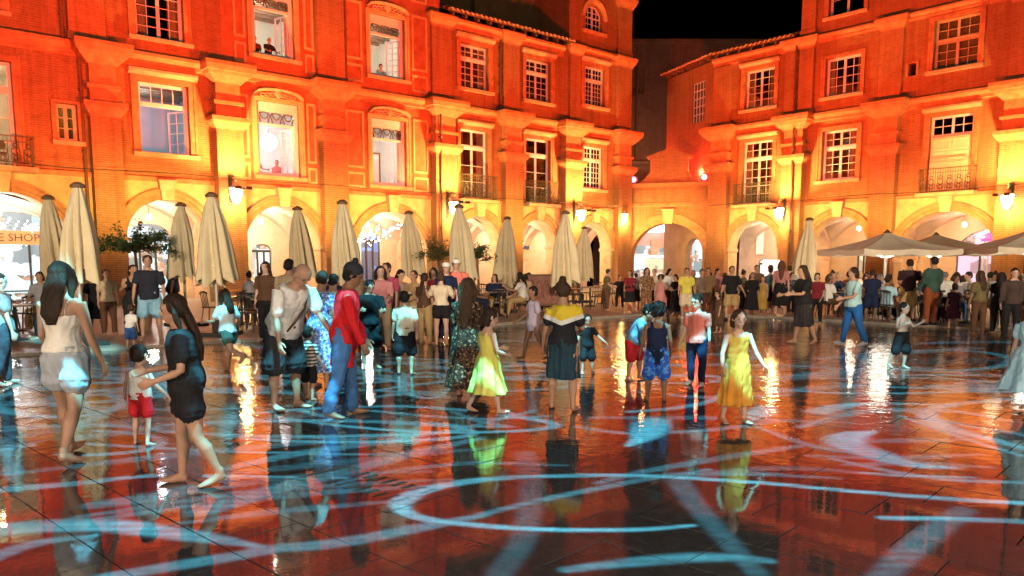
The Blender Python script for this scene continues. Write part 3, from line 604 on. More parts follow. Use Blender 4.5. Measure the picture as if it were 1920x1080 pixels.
def glazed(mb, win_panes, x0, x1, z0, z1, cols, rows, y0, y1, fr=.055, mu=.03):
    frame_box(mb, x0, x1, z0, z1, fr, y0, y1)
    a, b, c, d = x0 + fr, x1 - fr, z0 + fr, z1 - fr
    pw, ph = (b - a - mu * (cols - 1)) / cols, (d - c - mu * (rows - 1)) / rows
    for i in range(1, cols): q = a + i * pw + (i - 1) * mu; mb.box(q, q + mu, y0 + .008, y1 - .008, c, d)
    for j in range(1, rows):
        q = c + j * ph + (j - 1) * mu
        for i in range(cols): mb.box(a + i * (pw + mu), a + i * (pw + mu) + pw, y0 + .01, y1 - .01, q, q + mu)
    for i in range(cols):
        for j in range(rows): win_panes.append((a + i * (pw + mu), a + i * (pw + mu) + pw, c + j * (ph + mu), c + j * (ph + mu) + ph, (y0 + y1) / 2))
def window(bld, x0, x1, z0, z1, cols=2, rows=4, trows=1, tf=.26, tcols=None, mat=None, y=.2, label=None):
    mb = MB(); ps = []; frame_box(mb, x0 + .003, x1 - .003, z0 + .003, z1 - .003, .06, y, y + .09)
    a, b, c, d = x0 + .063, x1 - .063, z0 + .063, z1 - .063; xm = (a + b) / 2
    if trows:
        zt = d - (d - c) * tf; mb.box(a, b, y - .02, y + .09, zt - .06, zt + .06)
        for s0, s1 in ((a, xm - .002), (xm + .002, b)): glazed(mb, ps, s0, s1, zt + .062, d, tcols or cols, trows, y + .01, y + .07)
        d = zt - .062
    for s0, s1 in ((a, xm - .002), (xm + .002, b)): glazed(mb, ps, s0, s1, c, d, cols, rows, y + .01, y + .07, .065)
    o = mb.build('window', mat or M_FRAME, bld)
    for p in ps: pane_at(o, *p)
    if label: o['label'] = label
    return o
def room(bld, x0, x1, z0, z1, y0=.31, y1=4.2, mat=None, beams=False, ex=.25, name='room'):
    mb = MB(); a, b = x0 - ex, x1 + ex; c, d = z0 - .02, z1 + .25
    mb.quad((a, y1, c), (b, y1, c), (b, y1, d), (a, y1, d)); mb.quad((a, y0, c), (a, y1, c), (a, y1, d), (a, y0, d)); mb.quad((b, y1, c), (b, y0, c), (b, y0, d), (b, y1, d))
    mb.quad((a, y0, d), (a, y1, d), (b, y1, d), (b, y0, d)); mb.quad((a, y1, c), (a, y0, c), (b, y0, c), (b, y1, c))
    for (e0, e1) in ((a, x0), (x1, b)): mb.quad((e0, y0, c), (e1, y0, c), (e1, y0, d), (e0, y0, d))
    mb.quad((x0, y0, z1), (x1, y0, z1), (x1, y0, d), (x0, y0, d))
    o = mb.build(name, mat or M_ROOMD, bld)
    if beams:
        bm_ = MB(); k = y0 + .35
        while k < y1 - .2: bm_.box(a + .01, b - .01, k, k + .14, d - .2, d - .005); k += .5
        bm_.build('ceiling_beam', M_BEAM, o)
    return o
def open_leaf(win, hx, z0, z1, w, ang, cols, rows, y=.26, mat=None):   # casement swung into the room, hinged at hx
    mb = MB(); ps = []; glazed(mb, ps, 0, w, 0, z1 - z0, cols, rows, -.02, .03, .06)
    me = mb.mesh('casement', mat or M_FRAMEW); o = link('casement', me, win, (hx, y, z0)); o.rotation_euler = (0, 0, ang)
    m2 = MB()
    return o
def fan_window(bld, x0, x1, z0, z1, mat=None, y=.16, zt=None):    # tall white frame, curved leading in the top light, casements open
    mb = MB(); w = .16; m_ = mat or M_FRAMEW
    frame_box(mb, x0 + .003, x1 - .003, z0 + .003, z1 - .003, w, y, y + .12)
    mb.box(x0 + w, x1 - w, y + .001, y + .118, z1 - .42, z1 - w + .001)
    zt = zt or z1 - (z1 - z0) * .30; mb.box(x0 + w, x1 - w, y + .01, y + .11, zt - .05, zt + .05)
    a, b = x0 + w, x1 - w; h = z1 - .42 - zt - .05
    n = 3; cw = (b - a) / n; ld = MB()
    for k in range(-1, n + 1):
        xc = a + cw * (k + .5)
        pts = [(xc + cw * .5 * math.cos(t) * 1.35, y + .02, zt + .05 + h * .98 * math.sin(t)) for t in (math.pi * q / 10 for q in range(11))]
        pts = [p for p in pts if a <= p[0] <= b]
        if len(pts) > 2: ld.tube(pts, .03, 5)
    for k in range(n):
        xc = a + cw * (k + .5); ld.tube([(xc + cw * .34 * math.cos(t), y + .02, zt + .05 + h * (1 - .62 * math.sin(t))) for t in (math.pi * q / 8 for q in range(9))], .026, 5)
    o = mb.build('window', m_, bld); ld.build('leading', M_IRON, o)
    pane_at(o, a, b, zt + .05, z1 - .42, y + .09)
    lw = (b - a) / 2 - .03
    open_leaf(o, a + .02, z0 + .17, zt - .06, lw, R(82), 2, 6, y + .1); open_leaf(o, b - .02, z0 + .17, zt - .06, lw, R(108), 2, 6, y + .1)
    return o
def railing(bld, x0, x1, z0, h=1.0, y=-.55, slab=True, label=None):
    mb = MB(); t = .016
    mb.box(x0, x1, y - .02, y + .02, z0 + h - .04, z0 + h); mb.box(x0, x1, y - .015, y + .015, z0 + .06, z0 + .09); mb.box(x0, x1, y - .012, y + .012, z0 + h - .22, z0 + h - .20)
    for xx in (x0, x1 - .03): mb.box(xx, xx + .03, y, -.005, z0 + h - .04, z0 + h); mb.box(xx, xx + .03, y, -.005, z0 + .06, z0 + .09)
    n = int((x1 - x0) / .11)
    for i in range(n + 1):
        q = x0 + .012 + (x1 - x0 - .024) * i / n; mb.box(q - t / 2, q + t / 2, y - t / 2, y + t / 2, z0, z0 + h - .04)
    for s_ in (x0 + .015, x1 - .015):
        for i in range(1, 5): mb.box(s_ - t / 2, s_ + t / 2, y + i * (-y) / 5 - t / 2, y + i * (-y) / 5 + t / 2, z0 + .06, z0 + h - .04)
    k = int((x1 - x0) / .36)
    for i in range(k):
        c = x0 + (x1 - x0) * (i + .5) / k
        for (rr, zz) in ((.13, z0 + .5), (.085, z0 + .27), (.08, z0 + .70)):
            pts = [(c + rr * math.cos(2 * math.pi * q / 12), y - .012, zz + rr * math.sin(2 * math.pi * q / 12)) for q in range(13)]; mb.tube(pts, .017, 4)
        for sg in (-1, 1):
            mb.tube([(c + sg * .02, y - .012, z0 + .12), (c + sg * .12, y - .012, z0 + .2), (c + sg * .15, y - .012, z0 + .36), (c + sg * .06, y - .012, z0 + .42)], .015, 4)
    if slab:
        sl = MB(); sl.box(x0 - .08, x1 + .08, y - .1, .01, z0 - .16, z0); b = sl.build('balcony', M_TRIM, bld); return mb.build('railing', M_IRON, b)
    return mb.build('railing', M_IRON, bld)
def vault_bay(bld, x0, x1, y0=.9, y1=4.0, zs=2.0, za=4.25):
    mb = MB(); n, k = 18, 12; xc, yc = (x0 + x1) / 2, (y0 + y1) / 2; hx, hy = (x1 - x0) / 2, (y1 - y0) / 2
    def zf(x, y):
        u = min(1, abs((x - xc) / hx)); v = min(1, abs((y - yc) / hy))
        f = lambda q: math.sqrt(max(0, 1 - q * q)) * .75 + .25 * (1 - q)
        return zs + (za - zs) * max(f(u), f(v))
    P = [[(x0 + (x1 - x0) * i / n, y0 + (y1 - y0) * j / k, 0) for j in range(k + 1)] for i in range(n + 1)]
    vs = [(x, y, zf(x, y)) for r in P for x, y, _ in r]
    mb.add(vs, [(i * (k + 1) + j, i * (k + 1) + j + 1, (i + 1) * (k + 1) + j + 1, (i + 1) * (k + 1) + j) for i in range(n) for j in range(k)])
    return mb.build('vault', M_VAULT, bld, smooth=True)
def rib_arch(bld, x, w=.5, y0=.9, y1=4.0, zs=1.95, za=4.1):
    mb = MB(); yc, hy = (y0 + y1) / 2, (y1 - y0) / 2
    def prof(r):
        out = []
        for k in range(17):
            v = -1 + 2 * k / 16; q = abs(v); out.append((yc + v * r * hy, zs + (za - zs) * r * (math.sqrt(max(0, 1 - q * q)) * .75 + .25 * (1 - q))))
        return out
    a, b = prof(1.0), prof(.86)
    mb.rings([[(x - w / 2, p[0], p[1]), (x + w / 2, p[0], p[1]), (x + w / 2, q[0], q[1]), (x - w / 2, q[0], q[1])] for p, q in zip(a, b)])
    for yy in (y0, y1 - .24): mb.box(x - w / 2, x + w / 2, yy, yy + .22, 0, zs); mb.box(x - w / 2 - .06, x + w / 2 + .06, yy, yy + .26, zs - .14, zs + .05)
    return mb.build('vault_rib', M_RIB, bld)
def shopfront(bld, x0, x1, y, lit, door=True, top=3.0, wallmat=None, zwall=4.4, xa=None, xb=None, name='shop_front'):
    xa = x0 - .8 if xa is None else xa; xb = x1 + .8 if xb is None else xb
    mb = MB(); wall_arch(mb, xa, xb, zwall, (x0 + x1) / 2, (x1 - x0) / 2, top - (x1 - x0) / 2 * .7, y=y, dep=.3, rz=(x1 - x0) / 2 * .7)
    o = mb.build(name, wallmat or M_VAULT, bld)
    f = MB(); zb = top - (x1 - x0) / 2 * .7; w = (x1 - x0)
    f.box(x0, x1, y + .12, y + .2, zb - .06, zb + .06)
    for q in (0, .33, .66, 1): f.box(x0 + w * q - .04, x0 + w * q + .04, y + .12, y + .2, 0, zb - .06)
    f.box(x0, x1, y + .125, y + .195, .5, .56)
    f.build('shop_frame', M_DARKMETAL, o)
    p = MB(); pts = [(x0, 0)] + arc((x0 + x1) / 2, zb, w / 2, 16, w / 2 * .7) + [(x1, 0)]; p.prism_y(pts, y + .21, y + .23); p.build('shop_window', lit, o)
    return o
def tile_mesh():
    mb = MB(); n = 6; rings = []
    for yy, r in ((-.16, .13), (.34, .105)):
        rings.append([(r * math.cos(math.pi * k / n), yy, r * math.sin(math.pi * k / n)) for k in range(n + 1)] + [((r - .018) * math.cos(math.pi * k / n), yy, (r - .018) * math.sin(math.pi * k / n)) for k in range(n, -1, -1)])
    mb.rings(rings); return mb.mesh('roof_tile', M_ROOFTILE, True)
TILE = tile_mesh()
def eave(bld, a, b, z, inward, step=.30, rise=.35, over=.45, deep=4.5):
    """tiled eave from a to b (local xy), roof rising along 'inward'"""
    a, b, iw = Vector((*a, 0)), Vector((*b, 0)), Vector((*inward, 0)).normalized(); t = (b - a).normalized(); L = (b - a).length
    mb = MB(); o0 = a - iw * over; o1 = b - iw * over; i0 = a + iw * deep; i1 = b + iw * deep
    zo, zi = z, z + rise * (deep + over)
    mb.add([(o0.x, o0.y, zo - .06), (o1.x, o1.y, zo - .06), (i1.x, i1.y, zi - .06), (i0.x, i0.y, zi - .06), (o0.x, o0.y, zo), (o1.x, o1.y, zo), (i1.x, i1.y, zi), (i0.x, i0.y, zi)],
           [(0, 3, 2, 1), (4, 5, 6, 7), (0, 1, 5, 4), (1, 2, 6, 5), (2, 3, 7, 6), (3, 0, 4, 7)])
    rf = mb.build('roof', M_ROOF, bld); n = int(L / step); rz = math.atan2(t.y, t.x); slope = math.atan(rise)
    for r_ in range(2):
        for i in range(n):
            p = o0 + t * ((i + .5) * L / n) + iw * (r_ * .42 + .02); o = link('roof_tile', TILE, rf, (p.x, p.y, zo + rise * (r_ * .42) + .012 + r_ * .01 + random.gauss(0, .008)))
            o.rotation_euler = (slope + random.gauss(0, .03), random.gauss(0, .04), rz + random.gauss(0, .03))
    nr = int(L / .75)
    for i in range(nr):
        rb = MB()
        p = a + t * ((i + .5) * L / nr); q0 = p - iw * (over - .08)
        d = t * .05
        rb.add([(v.x, v.y, zz) for v, zz in ((q0 - d, z - .2), (q0 + d, z - .2), (p + d, z - .16), (p - d, z - .16), (q0 - d, z - .06), (q0 + d, z - .06), (p + d, z + .10), (p - d, z + .10))],
               [(0, 3, 2, 1), (4, 5, 6, 7), (0, 1, 5, 4), (1, 2, 6, 5), (2, 3, 7, 6), (3, 0, 4, 7)])
        rb.build('rafter', M_WOOD, rf)
    return rf
def curtain(bld, x0, x1, z0, z1, w=.45, y=.36):
    mb = MB()
    for a, b_ in ((x0, x0 + w), (x1 - w, x1)):
        n = 14; r = [(a + (b_ - a) * k / n, y + .035 * math.sin(k * 1.9)) for k in range(n + 1)]
        for (p, q), (s, t) in zip(r[:-1], r[1:]): mb.quad((p, q, z0 + .02), (s, t, z0 + .02), (s, t, z1), (p, q, z1))
    return mb.build('curtain', surf('curtain_cloth', (.62, .55, .42), .9, .12, 4, .1, .1), bld)
def downpipe(bld, x, z0, z1, y=-.1, r=.055):
    mb = MB(); mb.tube([(x, y, z0), (x, y, z1)], r, 8)
    for k in range(4): z = z0 + (z1 - z0) * (k + .5) / 4; mb.box(x - .08, x + .08, y - .08, .01, z, z + .05)
    return mb.build('drainpipe', M_WOOD, bld)
# ------------------------------------------------------------------ left range (A)
def building(f, name, label, cat='building'):
    return thing(name, label, cat, mat=FM[f])
A1 = building('A', 'brick_house', 'plain red brick house over the widest left arcade, at the left edge of the photo')
A2 = building('A', 'brick_house', 'red brick house with pale panel mouldings and people in its white framed lit windows')
A3 = building('A', 'brick_house', 'brick house with tiled eaves and two iron balconies, beside the square tower')
AT = building('A', 'brick_tower', 'orange brick tower with small round-headed window near its top', 'tower')
PA = [(-30.15, .52), (-25.5, .56), (-20.65, .62), (-14.5, .66), (-9.9, .62), (-5.4, .66), (-.78, .62)]
ARCH = [(-33.6, 2.25, 2.0), (-28.0, 1.55, 2.62), (-23.1, 1.75, 2.4), (-17.5, 2.05, 2.1), (-12.1, 1.55, 2.55), (-7.75, 1.42, 2.65), (-3.15, 1.55, 2.55)]
BAYS = [(-38.0, -30.15), (-30.15, -25.5), (-25.5, -20.65), (-20.65, -14.5), (-14.5, -9.9), (-9.9, -5.4), (-5.4, 0)]
own = [A1, A1, A2, A2, A3, A3, AT]
for (x0, x1), (xc, r, zs), b in zip(BAYS, ARCH, own):
    m_ = MB(); wall_arch(m_, x0, x1, 4.85, xc, r, zs, rz=4.17 - zs); m_.build('arcade_wall', M_STUCCO, b)
    arch_ring(xc, zs, r, r + .42, .16, b, rz=4.17 - zs); keystone(xc, 4.12, 4.85, .55, .24, b)
    band(b, x0 + .002, x1 - .002, 4.85, 5.02, .10)
    for sx in (-1, 1):
        im = MB(); im.box(xc + sx * (r + .14) - .2, xc + sx * (r + .14) + .2, -.13, .95, zs - .14, zs + .04); im.build('impost', M_TRIM, b)
    vault_bay(b, x0, x1); rib_arch(b, x1)
hws = dict()
for i, (xc, hw) in enumerate(PA):
    b = [A1, A1, A2, A2, A3, A3, AT][i]
    p = pilaster(b, xc, hw, .5 if i % 2 else .42)
SEG = [(-38, -30.68), (-29.62, -26.07), (-24.93, -21.28), (-20.02, -15.17), (-13.83, -10.53), (-9.27, -6.07), (-4.73, -1.41)]
for (x0, x1), b in zip(SEG, own): cornice(b, x0, x1, 9.16, .95)
# --- A1
W1L, W1U = (-28.85, -26.95, 5.95, 8.65), (-28.8, -27.0, 10.3, 13.0)
W0L, W0S, W0U = (-35.2, -33.0, 4.95, 8.65), (-31.72, -31.0, 6.1, 7.45), (-35.2, -33.2, 10.3, 13.2)
m_ = MB(); wall_rect(m_, -38, -25.5, 5.02, 17.0, [W1L, W1U, W0L, W0S, W0U]); m_.build('wall', M_BRICK, A1)
surround(A1, *W1L, hood=True); surround(A1, *W1U, hood=False); surround(A1, *W0L, hood=False, sill=False); surround(A1, *W0U, hood=False)
surround(A1, *W0S, w=.10, hood=False)
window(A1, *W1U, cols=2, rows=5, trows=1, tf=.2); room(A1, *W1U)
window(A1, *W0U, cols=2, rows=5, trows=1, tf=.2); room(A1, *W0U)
w_ = MB(); frame_box(w_, W1L[0] + .003, W1L[1] - .003, W1L[2] + .003, W1L[3] - .003, .07, .18, .28); w_.box(W1L[0] + .07, W1L[1] - .07, .19, .27, 7.75, 7.85)
ps_ = []; glazed(w_, ps_, W1L[0] + .075, W1L[1] - .075, 7.855, 8.575, 4, 1, .2, .26)
w1 = w_.build('window', M_FRAMEW, A1); [pane_at(w1, *p) for p in ps_]; w1['label'] = 'wide window with its lower casement swung open'
open_leaf(w1, W1L[1] - .08, 6.03, 7.74, .85, R(120), 2, 4, .27)
room(A1, *W1L, mat=surf('room_grey_blue', (.42, .48, .52), .8, .05, 2, 0), ex=.9, beams=True)
window(A1, *W0S, cols=1, rows=3, trows=0, mat=M_SHUT); room(A1, *W0S, mat=surf('room_olive', (.40, .36, .16), .8, .1, 2, 0), y1=1.2)
w0 = window(A1, *W0L, cols=1, rows=3, trows=1, tf=.25, mat=M_FRAMEW); room(A1, *W0L, mat=M_ROOM, ex=1.2)
railing(A1, -36.0, -32.6, 4.98, 1.05, -.75)
pilaster_up(A1, -30.55, .62, 9.72, 15.6, .26); cornice(A1, -38, -25.5, 16.3, 1.1)
downpipe(A1, -30.86, .1, 9.1, -.14); downpipe(A1, -31.35, 9.75, 16.2, -.14)
# --- A2
W2L, W3L = (-24.15, -22.2, 5.42, 8.55), (-18.55, -16.6, 5.38, 8.5)
W2U, W3U = (-24.2, -22.3, 10.42, 13.25), (-18.55, -16.6, 10.42, 13.25)
m_ = MB(); wall_rect(m_, -25.5, -14.5, 5.02, 17.0, [W2L, W3L, W2U, W3U]); m_.build('wall', M_PANEL, A2)
m_ = MB(); m_.quad((-14.5, 0, 9), (-14.5, 7, 9), (-14.5, 7, 17), (-14.5, 0, 17)); m_.build('side_wall', M_BRICK, A2)
def cartouche(bld, xc, z, w):
    h = MB(); n = 12
    pr = []
    for k in range(n + 1):
        u = -1 + 2 * k / n; x = xc + u * w; zz = z + .34 * (1 - u * u) ** .5 * .8
        pr.append([(x, .015, zz), (x, -.22, zz), (x, -.26, zz + .09), (x, .015, zz + .12)])
    h.rings(pr)
    for sx in (-1, 1):
        for q in range(3): h.tube([(xc + sx * (.25 + .22 * q + .1 * math.cos(t)), -.09, z + .13 - .03 * q + .07 * math.sin(t)) for t in (2 * math.pi * j / 8 for j in range(9))], .03, 5)
    h.ball((xc, -.1, z + .2), (.16, .1, .22), 8, 6); h.ball((xc, -.14, z + .34), (.1, .08, .1), 8, 5)
    return h.build('window_pediment', M_TRIM, bld, smooth=False)
for wn_, lab in ((W2L, None), (W3L, None), (W2U, None), (W3U, None)):
    surround(A2, *wn_, w=.16, hood=False, mat=M_STUCCO); cartouche(A2, (wn_[0] + wn_[1]) / 2, wn_[3] + .17, 1.12)
    fan_window(A2, *wn_); room(A2, *wn_, mat=M_ROOM, beams=wn_[2] > 9, ex=1.5, y1=5.0)
for (x0, x1), low, up in (((-25.0, -24.5), 1, 1), ((-21.85, -21.4), 1, 1), ((-19.9, -18.95), 1, 1), ((-16.2, -15.3), 1, 1)):
    panel(A2, x0, x1, 6.1, 8.7); panel(A2, x0, x1, 5.2, 5.9)
    panel(A2, x0, x1, 11.0, 13.6); panel(A2, x0, x1, 10.0, 10.8); panel(A2, x0, x1, 14.2, 15.6)
pilaster_up(A2, -20.65, .68, 9.72, 15.6, .22); cornice(A2, -25.5, -14.5, 16.2, 1.1)
downpipe(A2, -19.86, 9.75, 16.2, -.1, .07)
# --- A3
W4L, W5L = (-13.3, -11.45, 5.0, 8.6), (-8.75, -6.85, 5.0, 8.6)
W4U, W5U = (-13.25, -11.4, 10.62, 12.85), (-8.75, -6.88, 10.62, 12.85)
m_ = MB(); wall_rect(m_, -14.5, -5.4, 5.02, 13.95, [W4L, W5L, W4U, W5U]); m_.build('wall', M_BRICK, A3)
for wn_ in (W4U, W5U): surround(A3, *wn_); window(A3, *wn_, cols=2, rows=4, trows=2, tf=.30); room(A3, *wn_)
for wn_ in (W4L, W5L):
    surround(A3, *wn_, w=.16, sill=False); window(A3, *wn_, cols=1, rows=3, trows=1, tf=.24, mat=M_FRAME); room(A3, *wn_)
    railing(A3, wn_[0] - .15, wn_[1] + .25, 4.98 - .0, 1.25, -.5)
for x, h in ((-14.5, .6), (-9.9, .55)): pilaster_up(A3, x, h, 9.72, 13.3, .18, cap=True)
cornice(A3, -13.85, -10.5, 13.32, 1.0); cornice(A3, -9.3, -5.95, 13.32, 1.0)
eave(A3, (-14.3, 0), (-5.45, 0), 14.15, (0, 1), deep=3.0)
downpipe(A3, -10.62, 9.75, 13.4, -.1, .06); downpipe(A3, -14.92, .1, 9.0, -.6, .05)
m_ = MB(); m_.quad((-14.45, 3.0, 14), (-5.4, 3.0, 14), (-5.4, 3.0, 22), (-14.45, 3.0, 22)); m_.quad((-10.2, 2.6, 14), (-10.2, 2.99, 14), (-10.2, 2.99, 22), (-10.2, 2.6, 22)); m_.box(-10.2, -7.2, 2.6, 2.99, 14, 22)
m_.build('attic_wall', M_PLASTERD, A3)
# --- tower
W6L, W6U, W7 = (-4.2, -2.4, 6.1, 8.6), (-4.15, -2.35, 10.95, 13.2), (-4.05, -2.65, 15.25, 16.6)
m_ = MB(); wall_rect(m_, -5.4, 0, 5.02, 14.6, [W6L, W6U])
for yy, dep in ((0, .3),):
    wall_arch(m_, -5.4, 0, 18.0, -3.35, .7, 15.95, dep=.3, z0=15.25); m_.quad((-5.4, 0, 14.6), (0, 0, 14.6), (0, 0, 15.25), (-5.4, 0, 15.25)); m_.quad((-2.65, 0, 15.25), (-4.05, 0, 15.25), (-4.05, .3, 15.25), (-2.65, .3, 15.25))
m_.quad((0, 0, 5), (0, 6, 5), (0, 6, 18), (0, 0, 18)); m_.quad((-5.4, 6, 13.9), (-5.4, 0, 13.9), (-5.4, 0, 18), (-5.4, 6, 18)); m_.quad((-5.4, 0, 18), (0, 0, 18), (0, 6, 18), (-5.4, 6, 18))
m_.build('wall', M_BRICK, AT)
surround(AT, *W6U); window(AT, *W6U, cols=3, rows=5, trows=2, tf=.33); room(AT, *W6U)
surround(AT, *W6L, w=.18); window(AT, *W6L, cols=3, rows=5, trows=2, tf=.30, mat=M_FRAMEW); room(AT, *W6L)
arch_ring(-3.35, 15.95, .78, 1.05, .12, AT, 'window_surround', M_STUCCO)
m_ = MB(); m_.tube([(-3.35 - .67 * math.cos(t), .2, 15.95 + .67 * math.sin(t)) for t in (math.pi * k / 16 for k in range(17))], .045, 6)
frame_box(m_, -4.03, -2.67, 15.27, 16.0, .06, .16, .24); m_.box(-3.40, -3.30, .15, .24, 15.33, 16.6)
for q in (-3.7, -3.0): m_.box(q - .015, q + .015, .17, .23, 15.33, 16.5)
for q in (15.6, 15.95, 16.25): m_.box(-3.97, -2.73, .175, .225, q, q + .03)
wt = m_.build('window', M_FRAMEW, AT)
for q in (-3.83, -3.55, -3.15, -2.87): pane_at(wt, q - .13, q + .13, 15.33, 15.92, .2); pane_at(wt, q - .12, q + .12, 15.98, 16.32, .2)
room(AT, *W7, ex=.05)
band(AT, -4.35, -2.35, 15.02, 15.2, .14, M_STUCCO, 'sill')
pilaster_up(AT, -5.0, .42, 9.72, 13.55, .16); pilaster_up(AT, -.72, .62, 9.72, 13.55, .2)
pilaster_up(AT, -.72, .60, 14.25, 17.0, .16, True); cornice(AT, -4.55, -1.36, 13.58, 1.0); cornice(AT, -5.4, 0, 17.4, 1.1)
# seal the arcades from above and behind
for b, x0, x1 in ((A1, -38, -25.5), (A2, -25.5, -14.5), (A3, -14.5, -5.4), (AT, -5.4, 0)):
    m_ = MB(); m_.box(x0, x1, .92, 4.9, 4.6, 4.8); m_.build('floor_slab', M_ROOF, b)
    m_ = MB(); m_.quad((x0, 6.0, 4.8), (x1, 6.0, 4.8), (x1, 6.0, 17), (x0, 6.0, 17)); m_.build('rear_wall', M_BRICKD, b)
# shop fronts at the back of the gallery
shopfront(A1, -34.4, -31.0, 4.0, M_LITCOOL, xa=-38, xb=-30.15, top=3.7)
shopfront(A1, -28.6, -26.6, 4.0, M_LITCOOL, xa=-30.15, xb=-25.5, top=3.4)
shopfront(A2, -22.9, -21.9, 4.0, M_LITWHITE, xa=-25.5, xb=-20.65, top=2.6)
shopfront(A2, -16.9, -15.7, 4.0, M_LITBLUE, xa=-20.65, xb=-14.5, top=3.3)
shopfront(A3, -11.4, -10.4, 4.0, M_LITBLUE, xa=-14.5, xb=-9.9, top=2.9)
shopfront(A3, -6.9, -5.6, 4.0, M_LITBLUE, xa=-9.9, xb=-5.2, top=3.4)
shopfront(AT, -2.3, -1.3, 4.0, M_LITWARM, xa=-5.2, xb=0, top=2.7)
def text_mesh(txt, size, mat, ext=.015):
    c = bpy.data.curves.new('lettering', 'FONT'); c.body = txt; c.size = size; c.extrude = ext; c.resolution_u = 2; c.align_x = 'CENTER'; c.align_y = 'CENTER'
    o = bpy.data.objects.new('lettering', c); COL.objects.link(o); bpy.context.view_layer.update()
    me = bpy.data.meshes.new_from_object(o.evaluated_get(bpy.context.evaluated_depsgraph_get())); bpy.data.objects.remove(o); bpy.data.curves.remove(c)
    me.materials.clear(); me.materials.append(mat); me.name = 'lettering'; return me
def sign(f, s, y, z, w, h, txt, size, bmat, tmat, label, name='shop_sign', dx=0):
    t = thing(name, label, 'sign', mat=FM[f] @ Matrix.Translation((s, y, z)))
    m_ = MB(); m_.box(-w / 2, w / 2, -.03, .03, -h / 2, h / 2); frame_box(m_, -w / 2, w / 2, -h / 2, h / 2, .03, -.04, -.028); m_.build('sign_board', bmat, t)
    if txt:
        o = link('lettering', text_mesh(txt, size, tmat), t, (dx, -.045, -.01)); o.rotation_euler = (R(90), 0, 0)
    return t
M_SIGNO = emit('sign_orange_lit', (.62, .22, .09), .9); M_SIGNT = surf('sign_letter_grey', (.10, .09, .09), .5, .1, 5, 0)
M_SIGNW = emit('sign_letter_white_lit', (.85, .92, 1), 1.6); M_SIGNB = surf('sign_dark_blue', (.01, .03, .10), .4, .1, 4, 0)
sign('A', -31.4, 2.2, 2.62, 4.2, .52, 'E SHOP', .42, M_SIGNO, M_SIGNT, 'orange lit shop sign reading E SHOP under the left arch', dx=-1.40)
sign('A', -5.9, 3.6, 2.8, 1.4, .5, 'PIT', .40, M_SIGNB, M_SIGNW, 'dark blue shop sign with white letters PIT inside an arch')

# ------------------------------------------------------------------ right range (B)
B1 = building('B', 'brick_house', 'low orange brick house with tiled eaves right of the corner archway')
B2 = building('B', 'brick_house', 'tall orange brick house with shuttered French window at the right')
PB = [(.66, .64), (5.5, .6), (10.45, .62), (16.35, .66)]
ARB = [(2.95, 1.62, 2.5), (8.08, 1.66, 2.45), (13.45, 2.35, 1.85), (19.3, 1.7, 2.4)]
BB = [(0, 5.5), (5.5, 10.45), (10.45, 16.35), (16.35, 22)]
ob = [B1, B2, B2, B2]
for (x0, x1), (xc, r, zs), b in zip(BB, ARB, ob):
    m_ = MB(); wall_arch(m_, x0, x1, 4.85, xc, r, zs, rz=4.17 - zs); m_.build('arcade_wall', M_STUCCO, b)
    arch_ring(xc, zs, r, r + .42, .16, b, rz=4.17 - zs); keystone(xc, 4.12, 4.85, .55, .24, b); band(b, x0 + .002, x1 - .002, 4.85, 5.02, .10)
    for sx in (-1, 1):
        im = MB(); im.box(xc + sx * (r + .14) - .2, xc + sx * (r + .14) + .2, -.13, .95, zs - .14, zs + .04); im.build('impost', M_TRIM, b)
    vault_bay(b, x0, x1); rib_arch(b, x1)
for i, (xc, hw) in enumerate(PB): pilaster([B1, B2, B2, B2][i], xc, hw, .5 if i % 2 else .42)
for (x0, x1), b in zip(((1.32, 4.88), (6.12, 9.8), (11.1, 15.66), (17.05, 22)), ob): cornice(b, x0, x1, 9.16, .95)
V1L, V1U = (2.1, 4.05, 5.1, 8.68), (2.1, 4.0, 10.5, 12.7)
m_ = MB(); wall_rect(m_, 0, 5.5, 5.02, 13.75, [V1L, V1U]); m_.build('wall', M_BRICK, B1)
surround(B1, *V1U, w=.2); window(B1, *V1U, cols=2, rows=5, trows=0, mat=M_FRAMEW); room(B1, *V1U)
surround(B1, *V1L, w=.18, sill=False); window(B1, *V1L, cols=2, rows=5, trows=2, tf=.27, mat=M_FRAMEW); room(B1, *V1L)
railing(B1, 1.85, 4.3, 5.06, 1.2, -.5)
pilaster_up(B1, .62, .6, 9.72, 13.2, .18, False); pilaster_up(B1, 5.1, .36, 9.72, 13.2, .24)
cornice(B1, -.05, 4.7, 13.2, .95)
eave(B1, (-.1, 0), (5.3, 0), 13.95, (0, 1), deep=3.2)
# slanting side wall of the lane
sw = Matrix.Rotation(0, 4, 'Z')
pe = Vector((10.3, 53.4, 0)); le = FM['B'].inverted() @ pe
m_ = MB(); nseg = (Vector((le.x, le.y, 0))).length; ux, uy = le.x / nseg, le.y / nseg
def lw(t, z, off=0): return (ux * t - uy * off, uy * t + ux * off, z)
tw0, tw1, zw0, zw1 = 1.0, 2.3, 10.4, 12.8
for a0, a1, c0, c1 in ((0, tw0, 5.5, 13.75), (tw1, nseg, 5.5, 13.75), (tw0, tw1, 5.5, zw0), (tw0, tw1, zw1, 13.75)):
    m_.quad(lw(a1, c0), lw(a0, c0), lw(a0, c1), lw(a1, c1))
m_.build('side_wall', M_BRICK2, B1)
m_ = MB(); wall_arch(m_, 0, nseg, 5.5, 1.75, .95, 2.3, dep=.4); m_.v = [lw(x, z, -y) for x, y, z in m_.v]; m_.build('lane_wall', surf('brown_plaster', (.30, .19, .13), .85, .2, 1.2, .2), B1)
